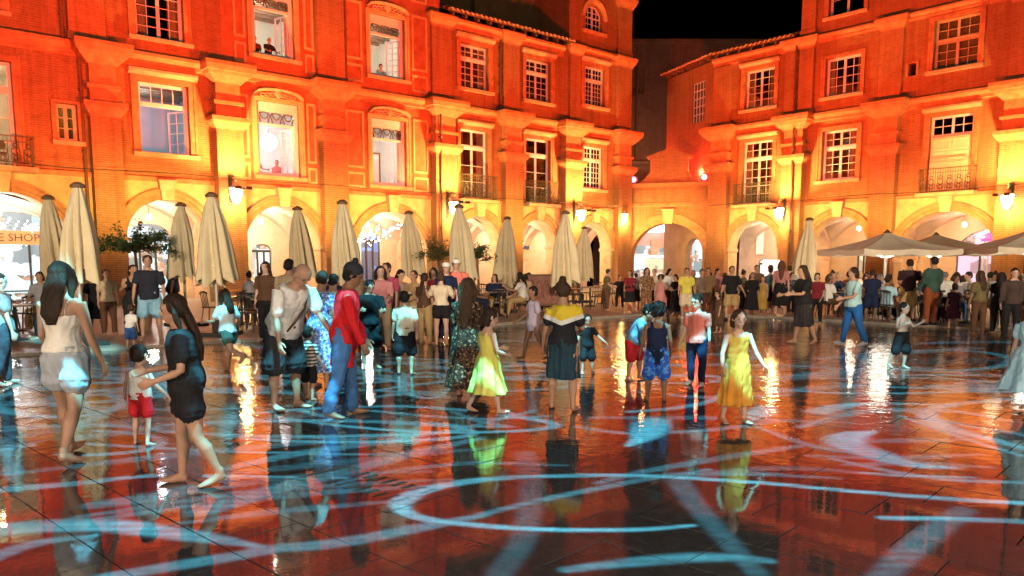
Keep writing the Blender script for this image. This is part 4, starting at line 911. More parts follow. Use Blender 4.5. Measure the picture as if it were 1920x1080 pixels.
m_ = MB(); m_.quad(lw(.75, 0, -1.1), lw(3.6, 0, -1.1), lw(3.6, 3.6, -1.1), lw(.75, 3.6, -1.1)); m_.build('lit_shop_front', M_LITCOOL, B1)
m_ = MB()
for t_ in np.linspace(tw0, tw1, 5): m_.tube([lw(t_, zw0, -.1), lw(t_, zw1, -.1)], .035, 5)
for z_ in np.linspace(zw0, zw1, 6): m_.tube([lw(tw0, z_, -.1), lw(tw1, z_, -.1)], .03, 5)
ww = m_.build('window', M_FRAMEW, B1)
m_ = MB(); m_.quad(lw(tw1, zw0, -.25), lw(tw0, zw0, -.25), lw(tw0, zw1, -.25), lw(tw1, zw1, -.25)); m_.build('pane', M_GLASS, ww)
m_ = MB(); m_.quad(lw(tw1 + .2, zw0 - .2, -1.2), lw(tw0 - .2, zw0 - .2, -1.2), lw(tw0 - .2, zw1 + .2, -1.2), lw(tw1 + .2, zw1 + .2, -1.2)); m_.build('room', M_ROOMD, B1)
eave(B1, (ux * nseg, uy * nseg), (0, 0), 13.95, (-uy * -1, ux * -1) if False else (uy * 1, -ux * 1), deep=2.5)
downpipe(B1, 5.62, .1, 9.0, -.62, .06); downpipe(B1, 5.42, 9.7, 13.5, -.34, .06)
V2L, V2U, V3L, V3U, V4, VS = (6.98, 8.88, 6.08, 8.7), (6.98, 8.9, 10.45, 12.45), (12.45, 14.4, 5.1, 8.7), (12.4, 14.4, 10.85, 13.2), (7.0, 8.9, 14.55, 16.9), (11.28, 11.66, 10.82, 11.42)
V5 = (12.4, 14.4, 14.9, 16.9)
m_ = MB(); wall_rect(m_, 5.5, 22, 5.02, 19.0, [V2L, V2U, V3L, V3U, V4, VS, V5]); m_.build('wall', M_BRICK, B2)
m_ = MB(); m_.quad((5.5, 7, 13), (5.5, 0, 13), (5.5, 0, 19), (5.5, 7, 19)); m_.build('side_wall', M_BRICK2, B2)
surround(B2, *V2L, w=.2, hood=False); window(B2, *V2L, cols=2, rows=4, trows=2, tf=.34, mat=M_FRAMEW); room(B2, *V2L)
surround(B2, *V2U, w=.16, hood=False); window(B2, *V2U, cols=2, rows=4, trows=0, mat=M_FRAMEW); room(B2, *V2U)
surround(B2, *V3U, w=.18, hood=False); window(B2, *V3U, cols=2, rows=3, trows=2, tf=.42, mat=M_SHUT); room(B2, *V3U, mat=surf('inner_shutter', (.42, .38, .20), .7, .1, 3, 0), y1=.42, ex=.05)
surround(B2, *V3L, w=.2, sill=False); window(B2, *V3L, cols=2, rows=4, trows=2, tf=.26, mat=M_FRAMEW); room(B2, *V3L)
m_ = MB(); m_.box(12.53, 14.32, .10, .16, 5.13, 7.70)
for sx in (12.58, 13.45):
    for zz in (5.2, 5.85, 6.5, 7.1): frame_box(m_, sx + .04, sx + .78, zz, zz + .52, .07, .075, .101)
m_.build('shutter', surf('shutter_cream', (.72, .68, .52), .6, .1, 4, .1), B2)
railing(B2, 12.25, 14.7, 5.04, 1.15, -.5)
surround(B2, *V4, w=.16, hood=False); window(B2, *V4, cols=1, rows=2, trows=1); room(B2, *V4)
surround(B2, *V5, w=.16, hood=False); window(B2, *V5, cols=2, rows=4, trows=1); room(B2, *V5)
room(B2, *VS, y1=1.0, ex=.02)
surround(B2, *VS, w=.06, hood=False, sill=False)
pilaster_up(B2, 5.95, .42, 9.72, 13.2, .2); pilaster_up(B2, 5.95, .40, 13.9, 18.2, .16, False)
pilaster_up(B2, 10.45, .56, 9.72, 13.2, .16); pilaster_up(B2, 16.35, .6, 9.72, 13.2, .2)
cornice(B2, 6.5, 9.75, 13.36, .7); cornice(B2, 11.15, 15.6, 13.4, .7); cornice(B2, 5.5, 22, 18.4, 1.1)
for b, x0, x1 in ((B1, 0, 5.5), (B2, 5.5, 22)):
    m_ = MB(); m_.box(x0, x1, .92, 4.9, 4.6, 4.8); m_.build('floor_slab', M_ROOF, b)
    m_ = MB(); m_.quad((x0, 7.0, 4.8), (x1, 7.0, 4.8), (x1, 7.0, 14 if b is B1 else 19), (x0, 7.0, 14 if b is B1 else 19)); m_.build('rear_wall', M_BRICKD, b)
shopfront(B1, .9, 1.9, 4.0, M_LITWHITE, xa=-.5, xb=2.3, top=2.0, wallmat=M_VAULT); shopfront(B1, 3.3, 4.3, 4.0, M_LITCOOL, xa=2.3, xb=5.5, top=2.2)
shopfront(B2, 7.3, 8.3, 4.0, M_LITWARM, xa=5.5, xb=10.45, top=2.5); shopfront(B2, 12.6, 15.9, 4.0, M_LITPINK, xa=10.45, xb=16.35, top=3.4)
shopfront(B2, 17.3, 19.3, 4.0, M_LITWARM, xa=16.35, xb=22, top=2.8)
sign('B', 1.05, 3.9, 3.0, .5, 1.5, '', 1, surf('board_white', (.75, .72, .70), .5, .05, 3, 0), M_SIGNT, 'tall blank white board on the gallery wall right of the corner archway', 'wall_board')
# ------------------------------------------------------------------ corner archway (C), kiosk and lane behind it
CG = building('C', 'corner_archway', 'brick corner archway with low gable between the two pink floodlights', 'archway')
LC = (P1 - P0).length
m_ = MB(); wall_arch(m_, 0, LC, 6.55, 2.50, 2.28, 1.95, dep=1.2, rz=2.22); m_.quad((0, 0, 6.55), (LC, 0, 6.55), (LC, 1.2, 6.55), (0, 1.2, 6.55)); m_.build('wall', M_BRICK2, CG)
arch_ring(2.50, 1.95, 2.28, 2.85, .07, CG, rz=2.22, mat=M_TRIMR); keystone(2.5, 4.12, 4.95, .62, .15, CG)
band(CG, .02, LC - .02, 5.15, 5.32, .09); band(CG, .02, LC - .02, 5.32, 5.42, .05); band(CG, .0, LC, 6.42, 6.62, .14); band(CG, .3, LC - .3, 5.62, 6.25, .04, M_BRICK2, 'panel')
m_ = MB(); m_.box(1.3, 3.6, .1, .9, 6.62, 8.15)
m_.prism_y([(1.1, 8.15), (3.8, 8.15), (3.8, 8.27), (2.45, 8.72), (1.1, 8.27)], .0, 1.0)
for sx, x in ((-1, 1.3), (1, 3.6)):
    pts = [(x, 6.62), (x, 7.35)] + [(x + sx * (1.0 * (k / 6)), 6.62 + .73 * (1 - k / 6) ** 2) for k in range(1, 7)]
    m_.prism_y(pts if sx < 0 else pts[::-1], .15, .8)
m_.build('gable', M_BRICK2, CG)
# lane behind the arch
LN = thing('lane_house', 'dim brown house in the dark lane behind the corner archway', 'house', (0, 0, 0))
m_ = MB()
wall_rect(m_, 6.5, 22, 0, 18.7, [(12.2, 13.6, 15.2, 17.2), (12.3, 13.7, 10.3, 13.0), (9.0, 10.3, 14.9, 17.0), (15.8, 17.0, 14.9, 17)], y=63, rv=.3)
hb = m_.build('wall', M_BRICKD, LN)
m_ = MB(); m_.prism_x([(62.5, 18.6), (62.5, 18.85), (68, 20.2), (68, 18.6)][::-1], 6.4, 22.1); m_.build('roof', M_ROOF, LN)
for a, b_, c, d in ((12.2, 13.6, 15.2, 17.2), (9.0, 10.3, 14.9, 17.0), (15.8, 17.0, 14.9, 17)):
    m_ = MB(); m_.box(a, b_, 63.2, 63.3, c, d); [m_.box(a + .05, b_ - .05, 63.16, 63.2, c + q * .2, c + q * .2 + .06) for q in range(1, 9)]; m_.build('shutter', M_WOOD, LN)
m_ = MB(); frame_box(m_, 12.3, 13.7, 10.3, 13.0, .08, 63.1, 63.2); m_.box(12.96, 13.04, 63.1, 63.2, 10.3, 13.0); wl = m_.build('window', M_FRAMEW, LN)
m_ = MB(); m_.box(12.38, 13.62, 63.22, 63.26, 10.3, 12.0); m_.build('blind', M_FRAMEW, wl); m_ = MB(); m_.box(12.38, 13.62, 63.24, 63.27, 12.02, 12.95); m_.build('pane', M_GLASS, wl)
m_ = MB(); m_.prism_x([(62.7, 9.4), (63, 9.4), (63, 9.75), (62.6, 9.65)], 6.5, 22); m_.build('string_course', M_BRICKD, LN)
downp = MB(); downp.tube([(9.75, 62.8, .1), (9.75, 62.8, 18.5)], .08, 6); downp.build('drainpipe', M_WOOD, LN)
# street-level view through the archway
PH = thing('pink_house', 'pink shop house with white lit panel seen through the corner archway', 'house', (0, 0, 0))
m_ = MB(); wall_rect(m_, 6.6, 13.6, 0, 6.2, [(8.6, 11.6, 0, 3.0)], y=58, rv=.3); m_.build('wall', surf('pink_plaster', (.66, .40, .36), .85, .1, 1.5, .1), PH)
m_ = MB(); m_.box(9.6, 11.5, 57.86, 57.96, 3.95, 5.05); m_.build('lit_panel', emit('panel_white_lit', (1, .97, .93), 1.5), PH)
m_ = MB(); m_.box(9.0, 9.5, 57.9, 57.98, 3.9, 4.95); frame_box(m_, 9.0, 9.5, 3.9, 4.95, .06, 57.84, 57.9); m_.build('shutter', M_WOOD, PH)
m_ = MB(); m_.box(8.6, 11.6, 58.25, 58.3, 0, 3.0); m_.build('shop_window', M_LITCOOL, PH)
m_ = MB(); wall_arch(m_, 10.2, 11.9, 3.4, 11.2, .55, 2.3, y=57.75, dep=.2); m_.build('arch_surround', M_VAULT, PH)
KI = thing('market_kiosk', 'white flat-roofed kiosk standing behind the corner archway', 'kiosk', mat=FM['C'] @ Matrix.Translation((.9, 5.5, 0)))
m_ = MB(); m_.box(-.9, 2.4, -1.0, 1.2, 2.05, 2.2); m_.box(-.95, 2.45, -1.05, 1.25, 2.2, 2.24); m_.build('canopy_roof', emit('kiosk_roof_glow', (.9, .95, .95), .55), KI)  # brightness of the canopy roof is put in as its own glow
m_ = MB(); [m_.box(x, x + .06, y, y + .06, 0, 2.05) for x in (-.8, 2.24) for y in (-.9, 1.1)]; m_.build('post', M_FRAMEW, KI)
m_ = MB(); m_.box(-.7, 2.2, -.3, .8, 0, 1.0); m_.build('counter', M_FRAMEW, KI)
m_ = MB(); m_.box(-.7, 2.2, .82, .86, 1.0, 2.0); m_.build('back_panel', M_LITWARM, KI)
# pink ride with a round canopy under the wide right arch
CR = thing('ride_kiosk', 'pink lit round-topped children ride behind the wide right arch', 'kiosk', mat=FM['B'] @ Matrix.Translation((15.2, 2.6, 0)))
m_ = MB(); m_.lathe([(.05, 0), (.95, 0), (1.0, .12), (.9, .3), (.45, .52), (.05, .6)], (0, 0, 2.75), 20); m_.build('canopy', emit('ride_pink_lit', (1, .10, .42), .85), CR, smooth=True)
m_ = MB(); m_.lathe([(.1, 0), (.16, .1), (.12, .2), (.02, .4)], (0, 0, 3.35), 8); m_.build('finial', emit('ride_pink_lit2', (1, .2, .5), .8), CR)
m_ = MB(); m_.tube([(0, 0, .1), (0, 0, 2.76)], .12, 10); m_.build('column', M_FRAMEW, CR)
m_ = MB(); m_.lathe([(.05, 0), (1.1, 0), (1.1, .15), (.05, .16)], (0, 0, .02), 20); m_.build('platform', surf('ride_red', (.5, .04, .05), .5, .1, 3, 0), CR)
m_ = MB()
for k in range(6): a = k * math.pi / 3; m_.tube([(.85 * math.cos(a), .85 * math.sin(a), .17), (.85 * math.cos(a), .85 * math.sin(a), 2.76)], .03, 6)
m_.build('rail', M_FRAMEW, CR)
# dark buildings rising behind the right range
BK = thing('rear_house', 'dim roof and gable of a house rising behind the tiled eaves at right', 'house', mat=FM['B'])
m_ = MB(); m_.box(2.8, 6.6, 6.5, 12, 10, 17.2); m_.build('wall', M_PLASTERD, BK); m_ = MB(); m_.prism_y([(2.4, 17.2), (6.9, 17.2), (6.9, 18.8)], 6.2, 12.3); m_.build('roof', M_ROOF, BK)
for b_, w_, k_ in ((A1, W1U, .5), (A3, W4U, .42), (A3, W4L, .5), (A3, W5L, .38), (AT, W6U, .4), (B1, V1U, .5), (B2, V2U, .35), (B2, V2L, .5), (B1, V1L, .4), (A2, W2U, .30), (A2, W3L, .32)):
    curtain(b_, *w_, k_)
# ------------------------------------------------------------------ lanterns, floodlights, facade lighting
def lantern(f, s, z, label, out=1.1):
    t = thing('wall_lantern', label, 'lantern', mat=FM[f] @ Matrix.Translation((s, -out, z)), group='glazed lanterns on iron brackets')
    b = MB(); p = out - .55
    b.tube([(0, p, .78), (0, p, .2), (0, p, -.45)], .03, 6); b.box(-.07, .07, p - .005, p + .05, -.5, .85)
    b.tube([(0, p, .62), (0, .25, .80), (0, 0, .72), (0, 0, .58)], .025, 6); b.tube([(0, p, .0), (0, p * .6, .12), (0, p * .35, .42), (0, p * .6, .66), (0, p * .8, .55)], .02, 5)
    b.tube([(0, p, -.2), (0, p * .75, -.3), (0, p * .65, -.12), (0, p * .8, -.05)], .018, 5)
    b.build('bracket', M_DARKMETAL, t)
    c = MB(); n = 6
    c.lathe([(.02, .62), (.05, .58), (.06, .5), (.13, .46), (.15, .36), (.30, .30), (.31, .27), (.02, .27)], n=8); c.build('lantern_cap', M_SHUT, t)
    g_ = MB(); g_.lathe([(.03, -.32), (.12, -.31), (.19, -.2), (.24, .0), (.27, .265)], n=10); g_.build('lantern_glass', M_LANTERN, t, smooth=True)
    k = MB()
    for q in range(6):
        a = q * math.pi / 3; k.tube([(r * math.cos(a), r * math.sin(a), zz) for r, zz in ((.13, -.32), (.205, -.2), (.255, 0), (.285, .27))], .012, 4)
    k.lathe([(.02, -.36), (.14, -.33), (.14, -.30), (.02, -.30)], n=8); k.build('lantern_cage', M_DARKMETAL, t)
    return t
LAMPS = [('A', -25.6, 'wall lantern on the leftmost brightly lit pilaster, above the plain folded parasol'), ('A', -14.5, 'wall lantern on the pilaster left of the first iron balcony'),
         ('A', -5.4, 'wall lantern on the pilaster at the foot of the tower'), ('B', 5.2, 'wall lantern beside the balcony right of the corner archway'), ('B', 16.35, 'wall lantern at the right edge above the wide arch')]
FLOOD_W = 680
LANTERN_W, UP_W = 420, 1280
for f, s, lab in LAMPS:
    lantern(f, s, 4.42, lab)
    lamp('POINT', W(f, s, -1.1, 4.05), LANTERN_W, AMBER, .16)
    # uplights fixed to the pilasters beside the lantern brackets
    for q, e in ((-.25, 1.0), (.25, 1.0)):
        lamp('SPOT', W(f, s + q * .5, -1.9, 4.75), UP_W * e, AMBER, .05, W(f, s + q * 3, -.3, 8.2), 104, .6)
    u = thing('uplight', 'small dark twin floodlight under the ' + ' '.join(lab.replace('the left most', 'the leftmost').split()[:10]), 'floodlight', mat=FM[f] @ Matrix.Translation((s, -1.9, 4.65)), group='floodlights fixed beside the lanterns')
    m_ = MB(); m_.box(-.32, -.12, -.08, .08, -.06, .06); m_.box(.12, .32, -.08, .08, -.06, .06); m_.build('housing', M_DARKMETAL, u)
    m_ = MB(); m_.box(-.03, .03, -.03, 1.38, -.05, -.01); m_.box(-.12, .12, -.03, .03, -.045, -.015); m_.build('arm', M_DARKMETAL, u)
lantern('C', -.15, 4.45, 'small pale lantern on the pilaster left of the corner archway', .9)
lamp('POINT', W('C', .1, -1.2, 4.2), LANTERN_W * .5, AMBER, .16)
# softer amber floods without fixtures, added to spread gold light between the lanterns
for f, s, e in (('A', -35, .7), ('A', -31, .55), ('A', -28, .9), ('A', -23.1, 1.0), ('A', -20.2, .7), ('A', -17.5, 1.0), ('A', -12.1, 1.0), ('A', -9.0, .8), ('A', -3.2, 1.0), ('C', 2.5, 1.2), ('B', 2.6, 1.0), ('B', 8.1, 1.1), ('B', 12.2, 1.0), ('B', 14.8, .9), ('B', 19, .9)):
    lamp('SPOT', W(f, s, -2.8, 3.6), FLOOD_W * e, (1.0, .62, .14), .3, W(f, s, 0, 4.0), 112, .8)
# pink floods on the archway
for s, lab in ((.32, 'pink floodlight at the left end of the archway parapet'), (4.63, 'pink floodlight at the right end of the archway parapet')):
    t = thing('pink_floodlight', lab, 'floodlight', mat=FM['C'] @ Matrix.Translation((s, -.12, 6.85)))
    m_ = MB(); m_.box(-.2, .2, -.02, .22, -.16, .18); m_.tube([(0, .1, -.24), (0, .1, -.1)], .04, 6); m_.build('housing', M_DARKMETAL, t)
    m_ = MB(); m_.lathe([(.02, 0), (.16, 0), (.17, .04), (.02, .05)], n=14); o = m_.build('lens', M_PINKLAMP, t); o.rotation_euler = (R(90), 0, 0); o.location = (0, -.03, .02)
lamp('POINT', W('C', 4.3, .9, 7.3), 1200, (1, .03, .015), .15)
lamp('POINT', W('C', 1.2, 3.5, 7.6), 500, (1, .10, .04), .15)  # unseen red lamp added to put some glow into the lane
lamp('POINT', (9.8, 59.5, 9.5), 180, (1, .42, .16), .3)  # unseen warm lamp added to lift the lane house out of the dark
# gallery lamps under the vaults
for b, f, items in ((None, 'A', [(-33.6, 700, (.75, .92, 1)), (-28, 420, (1, .80, .62)), (-23.1, 480, (1, .80, .58)), (-17.5, 620, (1, .60, .50)), (-12.1, 420, (1, .80, .55)), (-7.75, 420, (1, .78, .52)), (-3.15, 380, (1, .76, .48)), (1.5, 260, (1, .8, .6))]),
                    (None, 'B', [(2.95, 330, (1, .84, .70)), (8.08, 150, (1, .72, .48)), (13.45, 190, (1, .72, .48)), (19.3, 150, (1, .72, .48))])):
    for i, (s, e, c) in enumerate(items):
        lamp('POINT', W(f, s, 2.4, 3.35), e * .72, tuple(.55 * q + .45 * r for q, r in zip(c, (1, .90, .78))), .15)
        t = thing('gallery_lamp', 'small round lamp under the vault of the %s arch of the %s range' % (('leftmost', 'second', 'third', 'fourth', 'fifth', 'sixth', 'seventh', 'last, inner')[i], 'left' if f == 'A' else 'right'), 'ceiling lamp', mat=FM[f] @ Matrix.Translation((s, 2.4, 3.6)), group='lamps hanging under the gallery vaults')
        m_ = MB(); m_.tube([(0, 0, .12), (0, 0, .5)], .012, 5); m_.build('stem', M_DARKMETAL, t); m_ = MB(); m_.ball((0, 0, 0), .13, 10, 6); m_.build('globe', emit('gallery_globe_%d' % (i + (f == 'B') * 10), c, 6), t, smooth=True)
lamp('POINT', W('C', 2.5, 4.2, 3.6), 500, (1, .95, .9), .2)
# rooms with the lights on
for s, y, z, e, c in ((-28.2, 2.0, 8.2, 260, (.70, .88, 1)), (-23.2, 2.4, 7.9, 520, (.95, .92, 1)), (-17.6, 2.4, 7.9, 420, (1, .93, .88)), (-23.2, 2.4, 12.9, 420, (1, .90, .72)),
                      (-17.6, 2.4, 12.9, 420, (1, .90, .70)), (-34.0, 2.0, 8.2, 330, (1, .82, .45)), (-31.3, .75, 7.2, 7, (1, .85, .4)), (13.4, .36, 7.0, 0, (1, 1, 1))):
    if e: lamp('POINT', W('A', s, y, z), e * .34, c, .2)
gl = thing('globe_pendant', 'large pale globe lamp hanging inside the lower lit window', 'pendant lamp', mat=FM['A'] @ Matrix.Translation((-22.75, 2.0, 7.15)))
m_ = MB(); m_.ball((0, 0, 0), .38, 14, 9); m_.build('globe', M_GLOBE, gl, smooth=True); m_ = MB(); m_.tube([(0, 0, .36), (0, 0, 1.5)], .012, 5); m_.build('cord', M_DARKMETAL, gl)
es = thing('framed_picture', 'tall framed picture leaning inside the lower right lit window', 'picture', mat=FM['A'] @ Matrix.Translation((-16.9, 2.6, 5.6)))
m_ = MB(); frame_box(m_, -.4, .4, 0, 1.7, .07, -.04, .04); m_.build('frame', M_WOOD, es); m_ = MB(); m_.box(-.33, .33, -.01, .01, .07, 1.63); m_.build('canvas', M_ROOM, es)
ca = thing('balcony_chair', 'small teal chair on the balcony at the left edge', 'chair', mat=FM['A'] @ Matrix.Translation((-33.6, -.35, 5.0)))
m_ = MB(); m_.box(-.2, .2, -.2, .2, .43, .46); m_.build('seat', M_DARKMETAL, ca); m_ = MB(); m_.box(-.2, .2, .18, .21, .6, .9); m_.build('backrest', surf('teal_paint', (.03, .18, .20), .5), ca)
for a, b in ((-1, -1), (1, -1), (-1, 1), (1, 1)):
    m_ = MB(); m_.tube([(a * .18, b * .18, 0), (a * .17, b * .17, .9 if b > 0 else .44)], .014, 5); m_.build('leg', M_DARKMETAL, ca)
# fairy lights
def fairy(f, name, label, pts, mat, r):
    t = thing(name, label, 'fairy lights', mat=FM[f])
    m_ = MB()
    for run in pts: m_.tube(run, .006, 3)
    m_.build('wire', M_DARKMETAL, t); m_ = MB(); n = 0
    for run in pts:
        for a, b in zip(run[:-1], run[1:]):
            m_.ball(a, r * random.uniform(.7, 1.2), 5, 3); n += 1
    o = m_.build('bulb', mat, t); o['kind'] = 'stuff'; return t
runs = []
for q in range(9):
    y = 1.1 + .25 * q; runs.append([(-19.0 + 3.2 * k / 9 + random.gauss(0, .07), y, 3.9 - .9 * math.sin(math.pi * (k + .5) / 10) * random.uniform(.3, 1.0) - .07 * q) for k in range(10)])
fairy('A', 'fairy_lights', 'cluster of pinkish fairy lights hanging in the third arch', runs, M_BULB, .038)
runs = [[(-35.5 + 4.0 * k / 14, 1.2 + .5 * q, 3.55 - .8 * abs(k / 14 - .1) ** 1.5 - .12 * q + .05 * math.sin(k * 2.)) for k in range(15)] for q in range(3)]
fairy('A', 'fairy_lights', 'rows of cold white fairy lights under the left edge arch', runs, M_BULBC, .04)

# thin cables along the facades
for f, name_l, pts in (('A', 'thin dark cable sagging along the left range above the arches', [(-36 + k * 2.2, -.62 - .02 * (k % 2), 5.12 + .05 * math.sin(k * 2.1)) for k in range(17)]), ('B', 'thin dark cable sagging along the right range above the arches', [(.3 + k * 2.0, -.62, 5.12 + .05 * math.sin(k * 1.7)) for k in range(11)])):
    t = thing('cable', name_l, 'cable', mat=FM[f]); m_ = MB(); m_.tube(pts, .014, 4); m_.build('wire', M_DARKMETAL, t)
# ------------------------------------------------------------------ parasols
M_CANVAS = surf('parasol_canvas', (.62, .51, .32), .85, .1, 2.5, .15, .2); M_CANVASG = surf('parasol_canvas_taupe', (.74, .63, .48), .85, .1, 2.5, .15, .2)
M_POLE = surf('parasol_pole', (.45, .42, .36), .4, .1, 4, .05, .5)
def closed_parasol(x, y, top, hem, rw, label, seed):
    rr = random.Random(seed); z0 = gz(x, y)
    t = thing('closed_parasol', label, 'parasol', (x, y, z0), rr.uniform(0, 6), 'folded cream parasols on the cafe terraces')
    ax, ay = rr.gauss(0, .07), rr.gauss(0, .07)
    top -= z0; hem -= z0
    m_ = MB(); m_.box(-.38, .38, -.38, .38, 0, .09); m_.box(-.09, .09, -.09, .09, .09, .34); m_.build('base', M_DARKMETAL, t)
    m_ = MB(); m_.tube([(0, 0, .09), (ax * .5, ay * .5, top - .1)], .032, 8); m_.build('pole', M_POLE, t)
    N = 64; L = 18; rings = []; nf = 8; ph = [rr.uniform(-.25, .25) for _ in range(nf)]; am = [rr.uniform(.55, 1.35) for _ in range(nf)]; drop = [rr.uniform(-.08, .10) for _ in range(nf)]
    for i in range(L + 1):
        u = i / L; ring = []
        base = .075 + (rw * .62 - .075) * (u ** .85) ; base += .05 * math.sin(math.pi * min(1, u * 1.2)) ; amp = rw * .58 * u ** .9
        for k in range(N):
            a = 2 * math.pi * k / N; fi = int(nf * k / N) % nf; w = (nf * k / N) % 1
            lobe = (1 - abs(2 * w - 1) ** 1.5); swirl = .35 * u + ph[fi] * .4 * u
            r = base + amp * (lobe * am[fi] - .45) + .010 * math.sin(9 * a + 7 * u + fi)
            hz = top - .06 - (top - .06 - hem) * u
            if u > .8: hz -= (lobe * .16 + drop[fi] - .04) * (u - .8) / .2
            ring.append((r * math.cos(a + swirl) + ax * (1 - u), r * math.sin(a + swirl) + ay * (1 - u), hz))
        rings.append(ring)
    m_ = MB(); m_.rings(rings, cap=False); c = m_.build('canopy', M_CANVAS, t, smooth=True)
    m_ = MB(); m_.lathe([(.01, .06), (.06, .05), (.13, .0), (.14, -.05), (.02, -.06)], (ax, ay, top - .01), 12); m_.build('cap', M_WOOD, t)
    s_ = MB(); zt = hem + .28; s_.tube([((rw * .52) * math.cos(q), (rw * .52) * math.sin(q), zt) for q in (2 * math.pi * k / 20 for k in range(21))], .012, 4)
    s_.build('tie_strap', M_CANVASG, t); s_ = MB(); s_.box(-.05, .05, -rw * .60, -rw * .52, hem - .05, hem + .2); s_.build('crank', M_DARKMETAL, t)
    return t
for k, (x, y, top, hem, rw, lab) in enumerate((
        (-10.27, 17.7, 3.1, 1.2, .34, 'folded cream parasol half hidden behind a taller one near the left edge'),
        (-8.31, 15.0, 3.1, 1.32, .40, 'big folded cream parasol behind the woman in the white camisole'),
        (-8.28, 19.8, 3.1, 1.34, .40, 'folded cream parasol in front of the arch behind the leafy potted tree'),
        (-6.46, 17.1, 3.1, 1.28, .47, 'wide folded cream parasol standing in front of the brightest left pilaster'),
        (-5.70, 21.1, 3.1, 1.40, .44, 'folded cream parasol standing in the arch left of the red tunic'),
        (-4.01, 18.9, 3.1, 1.30, .47, 'tall folded cream parasol right behind the person in the red tunic'),
        (-2.90, 22.8, 3.1, 1.38, .45, 'folded cream parasol in the right side of the fairy light arch'),
        (-1.27, 20.3, 3.1, 1.27, .44, 'folded cream parasol beside the wall lantern and the second potted tree'),
        (-.17, 25.5, 3.1, 1.05, .54, 'folded cream parasol with spread hem between two small arches'),
        (1.52, 22.8, 3.1, 1.15, .52, 'folded cream parasol behind the girl in the yellow and black top'),
        (2.85, 32.2, 3.1, 1.07, .52, 'far folded cream parasol under the tower lantern'),
        (9.66, 26.1, 3.1, .99, .46, 'lone folded cream parasol beside the drainpipe right of the corner archway'))):
    closed_parasol(x, y, top, hem, rw, lab, k)
def open_parasol(x, y, apex, rim, half, label, rz, mat, led=True):
    t = thing('open_parasol', label, 'parasol', (x, y, gz(x, y)), rz, 'open square parasols on the right terrace'); z0 = gz(x, y); apex -= z0; rim -= z0
    m_ = MB(); m_.box(-.4, .4, -.4, .4, 0, .1); m_.build('base', M_DARKMETAL, t); m_ = MB(); m_.tube([(0, 0, .1), (0, 0, apex - .02)], .045, 8); m_.build('pole', M_POLE, t)
    m_ = MB(); n = 8; C_ = [(half * s, half * c) for s, c in ((-1, -1), (0, -1.0), (1, -1), (1, 0), (1, 1), (0, 1), (-1, 1), (-1, 0))]
    rows = []
    for u in (.0, .2, .4, .6, .8, 1.0):
        ring = []
        for i in range(8):
            for w in (0, .25, .5, .75):
                a, b = C_[i], C_[(i + 1) % 8]; px, py = a[0] + (b[0] - a[0]) * w, a[1] + (b[1] - a[1]) * w
                sag = -.05 * math.sin(math.pi * w) * u - .06 * math.sin(math.pi * u)
                ring.append((px * max(u, .02), py * max(u, .02), apex - (apex - rim) * u + sag))
        rows.append(ring)
    rows.append([(px * 1.0, py * 1.0, pz - .16) for px, py, pz in rows[-1]])
    m_.rings(rows, cap=False); m_.build('canopy', mat, t, smooth=False)
    m_ = MB(); m_.lathe([(.01, .1), (.06, .06), (.12, 0), (.02, -.02)], (0, 0, apex), 10); m_.build('cap', M_WOOD, t)
    for i in range(8):
        px, py = C_[i]; m_ = MB(); m_.tube([(.03 * (px > 0) - .03 * (px < 0), 0, apex - .10), (px * .97, py * .97, rim - .07)], .014, 4); r_ = m_.build('rib', M_POLE, t)
        m_ = MB(); m_.tube([(0, 0, rim - .28), (px * .5, py * .5, (apex + rim) / 2 - .17)], .012, 4); m_.build('strut', M_POLE, r_)
        if led and i in (3, 7):
            m_ = MB(); a = Vector((px * .08, py * .08, rim - .22)); b = Vector((px * .50, py * .50, rim + .07)); m_.tube([a, b], .028, 6); m_.build('led_bar', M_LED, r_)
    return t
open_parasol(11.6, 24.4, 2.58, 2.06, 1.5, 'open taupe parasol with two glowing bars over the crowded terrace', R(4), M_CANVASG)
open_parasol(14.7, 22.2, 2.62, 2.08, 1.5, 'open taupe parasol cut by the right edge of the photo', R(-10), M_CANVASG)
open_parasol(16.4, 30.5, 2.75, 2.12, 1.9, 'pale open parasol behind and between the two taupe ones', R(-8), M_CANVAS)
for x, y in ((11.6, 24.4), (14.7, 22.2), (16.4, 30.5)): lamp('POINT', (x, y, 1.95), 60, (1, .86, .68), .25)

